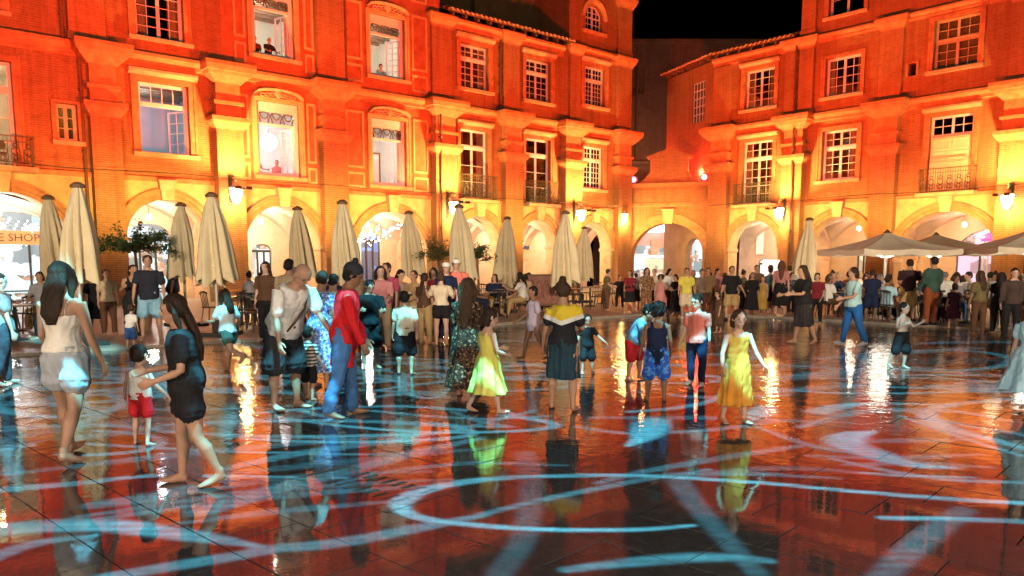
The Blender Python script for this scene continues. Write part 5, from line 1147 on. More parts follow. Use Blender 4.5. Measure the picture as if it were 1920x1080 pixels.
# ------------------------------------------------------------------ potted trees
def leaf_mat(name, a, b):
    t = NT(name, a, .5, .4); oi = t.n('NewGeometry'); t.color(t.ramp(t.noise(t.pos(), 6, 3), (.35, a), (.65, b))); return t.mat
M_LEAF = leaf_mat('leaf_dark_green', (.02, .05, .012), (.05, .10, .025)); M_LEAF2 = leaf_mat('leaf_olive_dry', (.06, .07, .02), (.14, .11, .03))
M_POT = surf('pot_clay', (.25, .14, .08), .7, .2, 4, .2)
def potted_tree(x, y, cz, rx, rz_, n, label, mat, seed):
    rr = random.Random(seed); t = thing('potted_tree', label, 'tree', (x, y, gz(x, y)))
    m_ = MB(); m_.lathe([(.05, 0), (.24, 0), (.33, .5), (.36, .52), (.36, .58), (.29, .58), (.28, .5), (.04, .5)], n=16); m_.build('pot', M_POT, t, smooth=False)
    m_ = MB(); m_.tube([(0, 0, .5), (.02, .01, .9), (-.02, .02, cz - rz_ * .6), (.0, 0, cz)], [.05, .04, .035, .02], 7)
    tips = []
    for k in range(26):
        a = rr.uniform(0, 6.28); el = rr.uniform(-.25, 1.1); L = rr.uniform(.55, 1.08)
        e = Vector((rx * L * math.cos(a) * math.cos(el), rx * L * math.sin(a) * math.cos(el), cz - rz_ * .35 + rz_ * 1.35 * L * math.sin(el)))
        s = Vector((0, 0, cz - rz_ * rr.uniform(.2, .7))); mid = s.lerp(e, .5) + Vector((rr.gauss(0, .05), rr.gauss(0, .05), rr.uniform(-.05, .12)))
        m_.tube([s, mid, e], [.016, .011, .004], 4); tips.append((s, mid, e))
    m_.build('trunk', M_WOOD, t)
    l_ = MB()
    for k in range(n):
        s, mid, e = rr.choice(tips); u = rr.uniform(.25, 1.05); p = (s.lerp(mid, u * 2) if u < .5 else mid.lerp(e, (u - .5) * 2)) + Vector((rr.gauss(0, .05), rr.gauss(0, .05), rr.gauss(0, .045)))
        d = Vector((rr.gauss(0, 1), rr.gauss(0, 1), rr.gauss(0, .6))).normalized(); q = d.cross(Vector((rr.gauss(0, 1), rr.gauss(0, 1), rr.gauss(0, 1)))).normalized(); L = rr.uniform(.05, .095); w = L * .27
        nn = d.cross(q) * (L * .12)
        l_.add([p, p + d * L * .5 + q * w + nn, p + d * L, p + d * L * .5 - q * w + nn], [(0, 1, 2, 3)])
    o = l_.build('crown', mat, t); o['kind'] = 'stuff'
    return t
potted_tree(-8.9, 18.6, 2.12, 1.05, .42, 2600, 'dark green bushy potted tree at left behind the man in navy', M_LEAF, 3)
potted_tree(-2.05, 22.0, 1.95, .62, .42, 1300, 'dry olive toned potted tree beside a folded parasol', M_LEAF2, 5)
potted_tree(-1.05, 24.2, 2.0, .5, .5, 800, 'greyish green potted tree just right of the dry one', M_LEAF, 9)

# ------------------------------------------------------------------ cafe furniture
def make_chair():
    t = thing('cafe_chair', 'dark metal cafe chair standing among the terrace tables', 'chair', group='dark cafe chairs on the terraces')
    m_ = MB(); m_.rects(0, [(.44, .20, .20), (.455, .215, .215), (.47, .20, .20)], yb=.2); m_.build('seat', M_DARKMETAL, t)
    m_ = MB()
    for k in range(5): x = -.16 + .08 * k; m_.tube([(x, .19, .47), (x * 1.05, .24, .82)], .012, 4)
    m_.tube([(-.2, .235, .80), (-.1, .27, .84), (.1, .27, .84), (.2, .235, .80)], .022, 5); m_.build('backrest', M_DARKMETAL, t)
    for a, b in ((-1, -1), (1, -1), (-1, 1), (1, 1)):
        m_ = MB(); m_.tube([(a * .22, b * .23, 0), (a * .17, b * .17, .45)], .015, 5); m_.build('leg', M_DARKMETAL, t)
    return t
def make_table():
    t = thing('cafe_table', 'small round cafe table on the terrace', 'table', group='round cafe tables on the terraces')
    m_ = MB(); m_.lathe([(.02, .70), (.36, .70), (.38, .715), (.37, .735), (.02, .735)], n=20); m_.build('tabletop', surf('table_top', (.28, .22, .16), .3, .15, 4, .05), t)
    m_ = MB(); m_.tube([(0, 0, .04), (0, 0, .70)], .035, 8); m_.lathe([(.03, .08), (.2, .035), (.23, .0), (.02, 0)], n=14); m_.build('pedestal', M_DARKMETAL, t)
    return t
CH0, TB0 = make_chair(), make_table(); nch = ntb = 0
def put_chair(x, y, rz):
    global nch
    o = CH0 if nch == 0 else copy_tree(CH0); nch += 1; o.location = (x, y, gz(x, y)); o.rotation_euler = (0, 0, rz); return o
def put_table(x, y):
    global ntb
    o = TB0 if ntb == 0 else copy_tree(TB0); ntb += 1; o.location = (x, y, gz(x, y)); o.rotation_euler = (0, 0, random.uniform(0, 3)); return o
SEATS = []
def table_set(x, y, n, a0, occupied, where):
    t = put_table(x, y); t['label'] = 'small round cafe table ' + where
    for k in range(n):
        a = a0 + 2 * math.pi * k / n + random.gauss(0, .12); d = .72 + random.uniform(0, .12); cx, cy = x + d * math.cos(a), y + d * math.sin(a)
        rz = a - math.pi / 2; c = put_chair(cx, cy, rz); c['label'] = 'dark metal cafe chair at the table ' + where; c['group'] = 'chairs at the table ' + where
        if k in occupied: SEATS.append((cx, cy, rz))
for x, y, n, a0, occ, where in ((-5.9, 18.8, 3, .3, (), 'between the widest folded parasol and the stooping man'), (-7.0, 20.2, 3, 1.2, (0,), 'behind the widest folded parasol'), (-4.9, 21.4, 4, .5, (1,), 'behind the stooping man'), (-10.2, 16.0, 3, .4, (0, 1), 'beside the white camisole woman'), (-11.6, 18.2, 4, 1.0, (0, 2), 'in front of the left shop'),
                         (-.4, 23.6, 4, .2, (0, 1, 2), 'in front of the windbreak panel at left'), (.9, 25.6, 4, .9, (0, 2, 3), 'just behind the windbreak panel'), (-.9, 27.4, 4, .4, (0, 2), 'far behind the spread folded parasol'), (2.1, 27.0, 3, 0, (), 'right of the windbreak panel'), (2.9, 29.0, 4, .7, (), 'beside the far folded parasol'), (3.6, 31.0, 4, .2, (), 'at the foot of the tower'),
                         (10.2, 23.6, 4, .4, (0, 1, 2, 3), 'left of the open parasol pole'), (11.6, 25.9, 4, 1.0, (0, 1, 2, 3), 'behind the open parasol pole'), (12.4, 22.6, 4, .1, (0, 1, 3), 'behind the man in tan shorts'), (13.4, 24.4, 4, .6, (0, 1, 2, 3), 'between the two taupe parasols'), (14.6, 21.4, 4, .3, (0, 1, 2), 'under the right taupe parasol'), (15.6, 24.0, 4, .8, (0, 1, 2), 'behind the right taupe parasol'), (13.2, 20.0, 4, .5, (1, 2), 'beside the dark olive woman'), (9.6, 28.4, 4, .3, (0, 2), 'behind the lone folded parasol'), (7.9, 29.2, 4, .3, (1, 2), 'behind the khaki shorts man'), (12.6, 28.5, 4, .8, (0, 2), 'under the pale parasol'),
                         (10.9, 21.9, 4, .7, (0, 1, 2), 'by the kerb behind the bright blue jeans'), (12.1, 20.7, 4, .2, (0, 1), 'by the kerb behind the rust trousers'), (15.6, 19.9, 4, .1, (0, 1, 2), 'by the kerb at the right edge')):
    table_set(x, y, n, a0, occ, where)
wb = thing('windbreak_panel', 'brown patterned windbreak panel standing between the seated diners and the parasol', 'screen', (.95, 24.6, gz(.95, 24.6)), R(18))
m_ = MB(); frame_box(m_, -.85, .85, .25, 1.25, .06, -.03, .03); m_.box(-.8, -.74, -.03, .03, 0, .25); m_.box(.74, .8, -.03, .03, 0, .25); m_.build('frame', M_WOOD, wb)
m_ = MB(); m_.box(-.79, .79, -.01, .01, .31, 1.19); m_.build('panel', surf('windbreak_cloth', (.30, .13, .10), .8, .35, 5, .2), wb)
for k in range(6):
    m_ = MB(); xx = -.6 + .24 * k; m_.tube([(xx + .1 * math.cos(q), -.02, .75 + .3 * math.sin(q)) for q in (2 * math.pi * j / 12 for j in range(13))], .012, 4); m_.build('scroll', M_WOOD, wb)
mb_ = thing('menu_board', 'white menu board with two dark round pictures under the open parasol', 'menu board', (11.05, 33.5, gz(11, 33.5)), R(-40))
m_ = MB(); m_.box(-.36, .36, -.02, .02, .7, 1.75); m_.build('board', emit('menu_lit', (1, .97, .9), .8), mb_)
m_ = MB()
for zz in (1.42, 1.05): m_.lathe([(.01, 0), (.13, 0), (.13, .01), (.01, .01)], (0, 0, 0), 14); m_.v[-56:] = [(a + 0, -.025 - c, b + zz) for a, b, c in m_.v[-56:]]
m_.build('picture', M_WOOD, mb_); m_ = MB(); [m_.tube([(sx, 0, 0), (sx * .8, 0, .7)], .02, 5) for sx in (-.3, .3)]; m_.build('leg', M_DARKMETAL, mb_)
# ------------------------------------------------------------------ people
def fabric(key, c, pat=None, c2=None, c3=None, s=1.0):
    key = 'cloth_' + key
    if key in MATS: return MATS[key]
    t = NT(key, c, .85, .2); o = t.obj(); f = t.noise(o, 5, 4)
    base = t.ramp(f, (.3, sq(c, .82)), (.7, sq(c, 1.12)))
    sp = t.n('SeparateXYZ'); t.l(o, sp.inputs[0])
    if pat == 'stripe':
        w = t.m('GREATER_THAN', t.m('SINE', t.m('MULTIPLY', sp.outputs[2], 6.283 / (.04 * s))), .1); base = t.mix(w, base, c2)
    elif pat == 'dots':
        v = t.n('TexVoronoi'); v.inputs['Scale'].default_value = 34 * s; t.l(o, v.inputs['Vector']); base = t.mix(t.m('LESS_THAN', v.outputs['Distance'], .30), base, c2)
    elif pat == 'blotch':
        n = t.noise(o, 16 * s, 3, .6); base = t.mix(t.m('GREATER_THAN', n, .54), base, c2)
        if c3: n2 = t.noise(o, 23 * s, 2, .5); base = t.mix(t.m('GREATER_THAN', n2, .60), base, c3)
    elif pat == 'bands':       # c2 above s, c3 between, base below
        z1, z2 = s
        wob = t.m('ADD', sp.outputs[2], t.m('MULTIPLY', t.m('ABSOLUTE', sp.outputs[0]), -.35))
        base = t.mix(t.m('GREATER_THAN', wob, z1), base, c3); base = t.mix(t.m('GREATER_THAN', wob, z2), base, c2)
    elif pat == 'front':       # emblem on the chest: pale patch
        pass
    t.color(base); t.bump(t.m('ADD', t.noise(o, 9, 4, .6), t.m('MULTIPLY', t.noise(o, 160, 2), .12)), .35, .03)
    MATS[key] = t.mat; return t.mat
def skinm(k):
    c = {'fair': (.56, .34, .25), 'tan': (.44, .245, .16), 'brown': (.24, .12, .07), 'dark': (.11, .055, .035)}[k]; key = 'skin_' + k
    if key in MATS: return MATS[key]
    t = NT(key, c, .5, .35); o = t.obj(); t.color(t.ramp(t.noise(o, 7, 4), (.3, sq(c, .88)), (.7, sq(c, 1.1)))); MATS[key] = t.mat; return t.mat
def hairm(k):
    c = {'black': (.012, .009, .008), 'brown': (.045, .024, .013), 'dkbrown': (.025, .014, .009), 'auburn': (.10, .04, .018), 'blond': (.32, .20, .09), 'grey': (.15, .14, .13)}[k]; key = 'hair_' + k
    if key in MATS: return MATS[key]
    t = NT(key, c, .6, .22); o = t.obj(); mp = t.n('Mapping'); mp.inputs['Scale'].default_value = (110, 110, 6); t.l(o, mp.inputs[0])
    f = t.noise(mp.outputs[0], 1.6, 4, .6); t.color(t.ramp(f, (.3, sq(c, .55)), (.7, sq(c, 1.7)))); t.bump(f, .6, .01); MATS[key] = t.mat; return t.mat
M_EYE = surf('eye_dark', (.02, .015, .012), .2, .05, 4, 0, .6); M_LIP = surf('lip', (.36, .13, .10), .5, .05, 4, 0)
VV = Vector
def dvec(a, b, s): a, b = R(a), R(b); return VV((s * math.sin(b), -math.sin(a) * math.cos(b), -math.cos(a) * math.cos(b)))
def etube(mb, cs, rx, ry, side, n=12):
    """closed tube through cs; elliptical rings, rx along 'side'"""
    cs = [VV(c) for c in cs]; out = []
    for i, c in enumerate(cs):
        t = (cs[min(i + 1, len(cs) - 1)] - cs[max(i - 1, 0)]).normalized()
        s = (side - t * side.dot(t)).normalized(); f = t.cross(s)
        out.append([c + s * (rx[i] * math.cos(2 * math.pi * k / n)) + f * (ry[i] * math.sin(2 * math.pi * k / n)) for k in range(n)])
    mb.rings(out)
def limb(mb, cs, rs, n=10):
    t = (VV(cs[-1]) - VV(cs[0])).normalized(); s = VV((1, 0, 0)) if abs(t.x) < .9 else VV((0, 1, 0)); etube(mb, cs, rs, rs, s, n)
    for c, r in ((cs[0], rs[0]), (cs[-1], rs[-1])): mb.ball(c, r * .98, 8, 5)
QUEUE = []
STAND = dict(l=0, sd=0, tw=0, LL=(2, 3, 3), RL=(2, 3, 3), LA=(2, 9, 10, 4), RA=(2, 9, 10, 4), hd=(5, 0))
def pose(**k): d = dict(STAND); d.update(k); return d
def person(label, x, y, H, yaw, skin='tan', hair=('short', 'dkbrown'), wear=(), P=None, lod=1, hs=1.0, sex='f', group=None, z=None, fat=1.0, shoes=None, face=None):
    P = P or STAND; hw = .056 * H; T = .30 * H; X = VV((1, 0, 0))
    up = VV((math.sin(R(P['sd'])), -math.sin(R(P['l'])) * math.cos(R(P['sd'])), math.cos(R(P['l'])) * math.cos(R(P['sd']))))
    sh = {'f': .100, 'm': .118, 'c': .104}[sex] * H
    legs = {}
    for k, s in (('LL', 1), ('RL', -1)):
        f, kn, ab = P[k]; h = VV((s * hw, 0, 0)); kne = h + dvec(f, ab, s) * .245 * H; ank = kne + dvec(f - kn, ab * .4, s) * .232 * H
        t = R((f - kn) * .55 if f - kn < 0 else (f - kn) * .8); fd = VV((s * .16, -math.cos(t), math.sin(t))).normalized(); legs[k] = (h, kne, ank, fd, t)
    low = 0
    for h, kne, ank, fd, t in legs.values():
        low = min(low, (ank + fd * .10 * H).z - .018 * H, (ank - fd * .03 * H).z - .038 * H)
    arms = {}
    side = VV((math.cos(R(P['tw'])), math.sin(R(P['tw'])), 0)); side = (side - up * side.dot(up)).normalized()
    for k, s in (('LA', 1), ('RA', -1)):
        f, o, e, w = P[k]; tw = R(P['tw']); shd = up * (T * .90) + side * (s * sh)
        rot = Matrix.Rotation(tw, 3, 'Z'); d1 = rot @ dvec(f, o, s); d2 = rot @ dvec(f + e, o - w, s)
        elb = shd + d1 * .168 * H; wr = elb + d2 * .142 * H; wa = rot @ VV((0, -math.sin(R(f + e + 90)), -math.cos(R(f + e + 90)))); arms[k] = (shd, elb, wr, d2, (wa - d2 * wa.dot(d2)).normalized(), s)
    k_ = {'f': (1.0, .88, .98), 'm': (.94, 1.06, 1.1), 'c': (.96, 1.08, .98)}[sex]
    ringsT = [(-.24, .050, .048), (-.12, .088, .066), (0, .098, .074), (.18, .092, .068), (.38, .079, .058), (.58, .090, .066), (.78, .102, .066), (.90, .098, .056), (.985, .072, .044), (1.05, .042, .040), (1.22, .035, .037)]
    def tr(fr, rx, ry):
        m = k_[0] if fr < .25 else (k_[1] if fr < .5 else k_[2]); ff = fat if .1 < fr < .7 else 1 + (fat - 1) * .5
        return rx * H * m * ff, ry * H * ff
    def tcenter(fr): return up * (T * fr) + VV((0, -.012 * H * (1 if fr < .1 else 0), 0))
    def interp(fr):
        for (a, b) in zip(ringsT[:-1], ringsT[1:]):
            if a[0] <= fr <= b[0]:
                u = (fr - a[0]) / (b[0] - a[0]); return (fr, a[1] + (b[1] - a[1]) * u, a[2] + (b[2] - a[2]) * u)
        return (fr, *ringsT[-1][1:])
    def torso(mb, f0, f1, off=0, nr=8, offy=None, flare=0):
        fr = [f0 + (f1 - f0) * i / (nr - 1) for i in range(nr)]; rr = [tr(*interp(f)) for f in fr]
        etube(mb, [tcenter(f) for f in fr], [a + off + flare * max(0, .45 - f) for f, (a, b) in zip(fr, rr)], [b + (offy or off) + flare * max(0, .45 - f) for f, (a, b) in zip(fr, rr)], side, 16)
    hu = .132 * H * hs
    neck = up * (T * 1.02); pit, hy = R(P['hd'][0]), R(P['hd'][1] + P['tw'])
    hf = VV((math.sin(hy) * math.cos(pit), -math.cos(hy) * math.cos(pit), -math.sin(pit))); hx = VV((math.cos(hy), math.sin(hy), 0)); hup = hx.cross(hf) * -1
    if hup.z < 0: hup = -hup
    hc = neck + (up * .5 + hup * .5).normalized() * (hu * .66 + .012 * H) + hf * (hu * .08)
    def hp(a, b, c): return hc + hx * (a * hu) + hf * (b * hu) + hup * (c * hu)
    def hball(mb, c, r, n=12, k=8):
        rr = []
        for i in range(k + 1):
            t = math.pi * (i + .1) / (k + .2)
            rr.append([hp(c[0] + r[0] * math.sin(t) * math.cos(2 * math.pi * j / n), c[1] + r[1] * math.sin(t) * math.sin(2 * math.pi * j / n), c[2] - r[2] * math.cos(t)) for j in range(n)])
        mb.rings(rr)
    # ---- body
    B = MB(); torso(B, -.24, 1.06, 0, 14); etube(B, [up * (T * .95), neck, hc], [.046 * H, .036 * H, .034 * H], [.046 * H, .038 * H, .036 * H], side)
    hball(B, (0, -.02, .10), (.37, .44, .40)); hball(B, (0, .06, -.18), (.29, .33, .32)); hball(B, (0, .27, -.36), (.15, .13, .12), 8, 5)
    hball(B, (0, .43, -.06), (.055, .085, .10), 8, 5); hball(B, (0, .38, .14), (.22, .06, .05), 8, 5); hball(B, (0, .38, -.25), (.13, .06, .035), 8, 4)
    for s in (-1, 1): hball(B, (s * .38, -.05, -.03), (.05, .09, .13), 8, 5)
    for k, (h, kne, ank, fd, t) in legs.items():
        s = 1 if k == 'LL' else -1; m1 = h.lerp(kne, .35); calf = kne.lerp(ank, .32) + VV((0, .008 * H, 0))
        limb(B, [h + VV((0, 0, .02 * H)), h, m1, h.lerp(kne, .75), kne, kne.lerp(ank, .12), calf, kne.lerp(ank, .7), ank],
             [.055 * H, .060 * H, .055 * H, .041 * H, .033 * H, .031 * H, .036 * H, .024 * H, .019 * H], 12)
        heel = ank - fd * .022 * H - VV((0, 0, .022 * H)); toe = ank + fd * .105 * H - VV((0, 0, .026 * H))
        etube(B, [heel, heel.lerp(toe, .25) + VV((0, 0, .012 * H)), heel.lerp(toe, .6), heel.lerp(toe, .88), toe], [.015 * H, .020 * H, .025 * H, .027 * H, .017 * H], [.015 * H, .026 * H, .020 * H, .013 * H, .009 * H], VV((1, 0, 0)))
        limb(B, [ank + VV((0, 0, .02 * H)), ank - VV((0, 0, .02 * H))], [.020 * H, .020 * H], 8)
        if lod == 0:
            for q in range(5): tp = toe + VV(((q - 2) * .0105 * H, 0, .002)) - fd * (abs(q - (1 if s > 0 else 3)) * .004 * H); limb(B, [tp - fd * .015 * H, tp + fd * .012 * H], [.0075 * H, .006 * H], 6)
    for k, (shd, elb, wr, d2, wa, s) in arms.items():
        limb(B, [shd - side * (s * .02 * H), shd, shd.lerp(elb, .4), elb, elb.lerp(wr, .25), wr], [.030 * H, .031 * H, .027 * H, .0205 * H, .0215 * H, .0145 * H], 10)
        nm = d2.cross(wa).normalized() * (1 if True else -1); nm = nm if nm.dot(VV((-s, 0, 0))) > 0 else -nm
        p1 = wr + d2 * .052 * H + nm * .004 * H; etube(B, [wr - d2 * .005 * H, wr + d2 * .018 * H, p1], [.0145 * H, .021 * H, .022 * H], [.011 * H, .011 * H, .008 * H], wa, 10)
        fr_ = max(.0062 * H, .0068) if lod == 0 else .0075 * H
        for q, (off, L) in enumerate(((.016, .040), (.0055, .046), (-.0055, .043), (-.016, .034))):
            b = p1 + wa * off * H * 1.12 - d2 * .006 * H; L *= H; k1 = b + (d2 + nm * .25).normalized() * L * .45; k2 = k1 + (d2 + nm * .8).normalized() * L * .35; k3 = k2 + (d2 * .7 + nm).normalized() * L * .25
            limb(B, [b, k1, k2, k3], [fr_, fr_ * .95, fr_ * .9, fr_ * .75], 6)
        tb = wr + d2 * .014 * H + wa * .016 * H; t1 = tb + (d2 * .7 + wa * .7 + nm * .3).normalized() * .026 * H; limb(B, [tb, t1, t1 + (d2 + wa * .2 + nm * .4).normalized() * .022 * H], [fr_ * 1.2, fr_ * 1.1, fr_ * .85], 6)
    vox = {0: .0080, 1: .0125, 2: .019}[lod] * (.55 + .45 * H / 1.7)
    cv = vox * 1.25
    parts = []
    def part(name, mb, mat, disp=.0, v=None, it=4, freq=14): parts.append((name, mb, mat, disp, v or cv, it, freq))
    hem = None
    for w in wear:
        kind, m = w[0], w[1]; mb = MB(); o = .011 * H
        if kind in ('tee', 'longsleeve', 'shirt', 'tunic'):
            bot = w[2] if len(w) > 2 else -.02; torso(mb, bot, 1.0, .013 * H, 10, .016 * H, w[3] if len(w) > 3 else .03 * H)
            etube(mb, [up * (T * .93), up * (T * 1.03)], [.075 * H, .047 * H], [.055 * H, .046 * H], side)
            fr = {'tee': .62, 'shirt': .70, 'longsleeve': 1, 'tunic': 1}[kind]
            for shd, elb, wr, d2, wa, s in arms.values():
                if fr < 1: limb(mb, [shd - side * (s * .03 * H), shd, shd.lerp(elb, fr * .6), shd.lerp(elb, fr)], [.040 * H, .044 * H, .041 * H, .042 * H], 10)
                else: limb(mb, [shd - side * (s * .03 * H), shd, elb, elb.lerp(wr, .9)], [.040 * H, .042 * H, .034 * H, .027 * H], 10)
            part('tunic' if kind == 'tunic' else 'shirt', mb, m, .010 * H)
        elif kind in ('tank', 'cami'):
            bot = w[2] if len(w) > 2 else .0; top = .84 if kind == 'tank' else .72
            torso(mb, bot, top, .010 * H, 9, .012 * H, w[3] if len(w) > 3 else .02 * H)
            for s in (-1, 1):
                r0 = .018 * H if kind == 'tank' else .006 * H
                a = tcenter(top - .06) + side * (s * .058 * H)
                fwd = side.cross(up) * -1
                for g in (-1, 1):
                    yb = tr(*interp(top - .05))[1]
                    limb(mb, [a + fwd * (g * yb * .95), tcenter(.90) + side * (s * .060 * H) + fwd * (g * .052 * H), tcenter(.975) + side * (s * .060 * H) + fwd * (g * .018 * H), tcenter(.98) + side * (s * .060 * H)], [r0, r0, r0, r0], 6)
            part('top', mb, m, .007 * H, None if kind == 'tank' else max(.0075, cv * .75), 3)
        elif kind in ('dress', 'skirt'):
            fr = w[2] if len(w) > 2 else .55; fl = w[3] if len(w) > 3 else .08
            base = VV((0, 0, 0)); drop = -fr * .48 * H; n = 52; out = []
            top = .30
            for i in range(13):
                u = i / 12; c = tcenter(top).lerp(base + VV((0, -.02 * H * math.sin(R(P['l'])), 0)), min(1, u * 2.2)) + VV((0, 0, drop * max(0, u - .3) / .7 - (0)))
                a, b = tr(*interp(max(-.02, top * (1 - u * 2.2)))); fl_ = fl * H * u ** 1.3
                ring = []
                for k in range(n):
                    q = 2 * math.pi * k / n; rip = 1 + .10 * u * math.sin(7 * q + x * 3 + 1.5 * u) + .07 * u ** .6 * math.sin(11 * q + 1 + x) + .03 * math.sin(17 * q)
                    ring.append(c + side * ((a + .012 * H + fl_) * rip * math.cos(q)) + VV((0, (b + .014 * H + fl_ * .9) * rip * math.sin(q), 0)))
                out.append(ring)
            mb.rings(out)
            if kind == 'dress':
                torso(mb, .2, .86 if (len(w) < 5 or w[4] == 'strap') else .99, .010 * H, 8, .012 * H)
                slv = w[4] if len(w) > 4 else 'strap'
                if slv == 'strap':
                    fwd = side.cross(up) * -1
                    for s in (-1, 1):
                        for g in (-1, 1): limb(mb, [tcenter(.80) + side * (s * .06 * H) + fwd * (g * .06 * H), tcenter(.91) + side * (s * .064 * H) + fwd * (g * .048 * H), tcenter(.985) + side * (s * .064 * H)], [.012 * H] * 3, 6)
                else:
                    fr2 = .55 if slv == 'short' else 1.0
                    for shd, elb, wr, d2, wa, s in arms.values():
                        if fr2 < 1: limb(mb, [shd - side * (s * .03 * H), shd, shd.lerp(elb, fr2)], [.038 * H, .042 * H, .040 * H], 10)
                        else: limb(mb, [shd - side * (s * .03 * H), shd, elb, elb.lerp(wr, .9)], [.038 * H, .042 * H, .040 * H, .042 * H], 10)
            part(kind, mb, m, .008 * H)
        elif kind in ('shorts', 'trousers'):
            fr = w[2] if len(w) > 2 else .5; ex_ = (w[3] if len(w) > 3 else .01) * .6; torso(mb, -.27, .22 if kind == 'shorts' else .26, (.006 + ex_) * H, 8, (.008 + ex_) * H)
            for (h, kne, ank, fd, t) in legs.values():
                if kind == 'shorts': limb(mb, [h + VV((0, 0, .02 * H)), h, h.lerp(kne, fr * .6), h.lerp(kne, fr)], [.062 * H, .071 * H, .068 * H, .064 * H + (w[3] if len(w) > 3 else 0) * H], 12)
                else: limb(mb, [h + VV((0, 0, .02 * H)), h, h.lerp(kne, .5), kne, kne.lerp(ank, .4), kne.lerp(ank, .95)], [.062 * H, .070 * H, .060 * H, .046 * H, .045 * H, .036 * H + (w[3] if len(w) > 3 else 0) * H], 12)
            part(kind, mb, m, .007 * H)
        elif kind == 'hemtrim':
            for (h, kne, ank, fd, t) in legs.values(): limb(mb, [h.lerp(kne, w[2]), h.lerp(kne, w[2] + .07)], [.078 * H, .079 * H], 14)
            part('hem_trim', mb, m, .003, None, 2)
        elif kind == 'strapbag':
            fwd = side.cross(up) * -1; pts = []
            for i in range(13):
                a = 2 * math.pi * i / 12; fr = .42 + .54 * math.cos(a) ; rx_, ry_ = tr(*interp(max(.0, min(.95, fr))))
                pts.append(tcenter(fr) + side * (.075 * H * math.cos(a)) + fwd * ((ry_ + .036 * H) * math.sin(a)))
            limb(mb, pts, [.008 * H] * 13, 5); part('bag_strap', mb, m, 0, .008, 1)
    if shoes:
        for (h, kne, ank, fd, t) in legs.values():
            mb = MB(); heel = ank - fd * .030 * H - VV((0, 0, .022 * H)); toe = ank + fd * .115 * H - VV((0, 0, .024 * H))
            etube(mb, [heel, heel.lerp(toe, .2) + VV((0, 0, .014 * H)), heel.lerp(toe, .6) + VV((0, 0, .004 * H)), heel.lerp(toe, .9), toe], [.020 * H, .027 * H, .031 * H, .032 * H, .020 * H], [.022 * H, .033 * H, .026 * H, .018 * H, .012 * H], VV((1, 0, 0)))
            part('shoe', mb, shoes, 0, None, 2)
    # ---- hair
    if hair:
        st, hcname = hair[0], hair[1]; mb = MB(); L = hair[2] if len(hair) > 2 else .5
        if st == 'bald':
            for s in (-1, 1): hball(mb, (s * .22, -.18, .0), (.19, .30, .18))
            hball(mb, (0, -.30, -.04), (.3, .19, .2))
        elif st == 'curly':
            hball(mb, (0, -.10, .16), (.52, .52, .48)); hball(mb, (0, -.2, -.12), (.46, .38, .36))
        else:
            hball(mb, (0, -.10, .15), (.415, .46, .425)); hball(mb, (0, -.18, .0), (.405, .34, .40))
            if st == 'cap': pass
        if st in ('long', 'ponytail'):
            back = hp(0, -.30, .15); b1 = hp(0, -.40, -.3); spine = up * (T * .85) - side.cross(up) * (.082 * H)
            end = VV((spine.x, spine.y, 0)) + VV((0, 0, spine.z)) - up * (L * T)
            wd = .30 if st == 'long' else .13
            etube(mb, [back, b1, b1.lerp(spine, .7), spine.lerp(end, .4), end], [.30 * hu * (wd / .3), (wd + .10) * hu, (wd + .10) * hu, (wd + .05) * hu, wd * .55 * hu], [.2 * hu, .19 * hu, .17 * hu, .15 * hu, .08 * hu], hx, 14)
            if st == 'long':
                for s in (-1, 1): etube(mb, [hp(s * .30, .0, .25), hp(s * .40, -.02, -.1), hp(s * .40, -.06, -.5), hp(s * .42, -.08, -.85)], [.10 * hu, .12 * hu, .12 * hu, .06 * hu], [.16 * hu, .2 * hu, .18 * hu, .1 * hu], hf, 10)
        if st == 'bob':
            etube(mb, [hp(0, -.2, .2), hp(0, -.22, -.2), hp(0, -.22, -.55)], [.40 * hu, .47 * hu, .42 * hu], [.32 * hu, .34 * hu, .26 * hu], hx, 14)
        if st == 'bun': hball(mb, (0, -.32, .56), (.20, .20, .19))
        part('hair', mb, hairm(hcname), (.030 * H if st == 'curly' else (.005 * H if st == 'long' else .009 * H)), vox * 1.1, 2, 30 if st != 'curly' else 26)
        if st == 'cap':
            mb = MB(); hball(mb, (0, -.04, .24), (.43, .48, .33)); etube(mb, [hp(0, .25, .2), hp(0, .58, .15), hp(0, .74, .10)], [.36 * hu, .33 * hu, .16 * hu], [.03 * hu, .025 * hu, .02 * hu], hx, 10)
            part('cap', mb, fabric('white', (.78, .76, .72)), 0, None, 2)
        if st == 'beanie':
            mb = MB(); hball(mb, (0, -.1, .22), (.44, .50, .40)); hball(mb, (0, -.18, .66), (.17, .17, .16)); part('knit_cap', mb, fabric('charcoal', (.035, .037, .045)), .008, None, 2)
    extra = []
    if lod == 0 or face:
        e = MB()
        for s in (-1, 1): hball(e, (s * .15, .375, .045), (.055, .03, .028), 8, 4)
        extra.append(('eye', e, M_EYE)); e = MB()
        for s in (-1, 1): hball(e, (s * .16, .40, .155), (.085, .025, .016), 8, 3)
        extra.append(('eyebrow', e, hairm(hair[1] if hair else 'dkbrown'))); e = MB(); hball(e, (0, .425, -.255), (.10, .028, .022), 8, 4); extra.append(('mouth', e, M_LIP))
    QUEUE.append(dict(label=label, loc=(x, y, (gz(x, y) if z is None else z) - low), yaw=yaw, body=('person', B, skinm(skin), 0, vox, 4, 10), parts=parts, extra=extra, group=group))
def sumnoise(p, f, seed):
    r = np.random.default_rng(seed); out = np.zeros(len(p))
    for k in range(7):
        d = r.normal(size=3) * f * (1 + .35 * k) * np.array((1, 1, .55)); out += np.sin(p @ d + r.uniform(0, 6.28)) / (1 + .35 * k)
    return out / 2.6
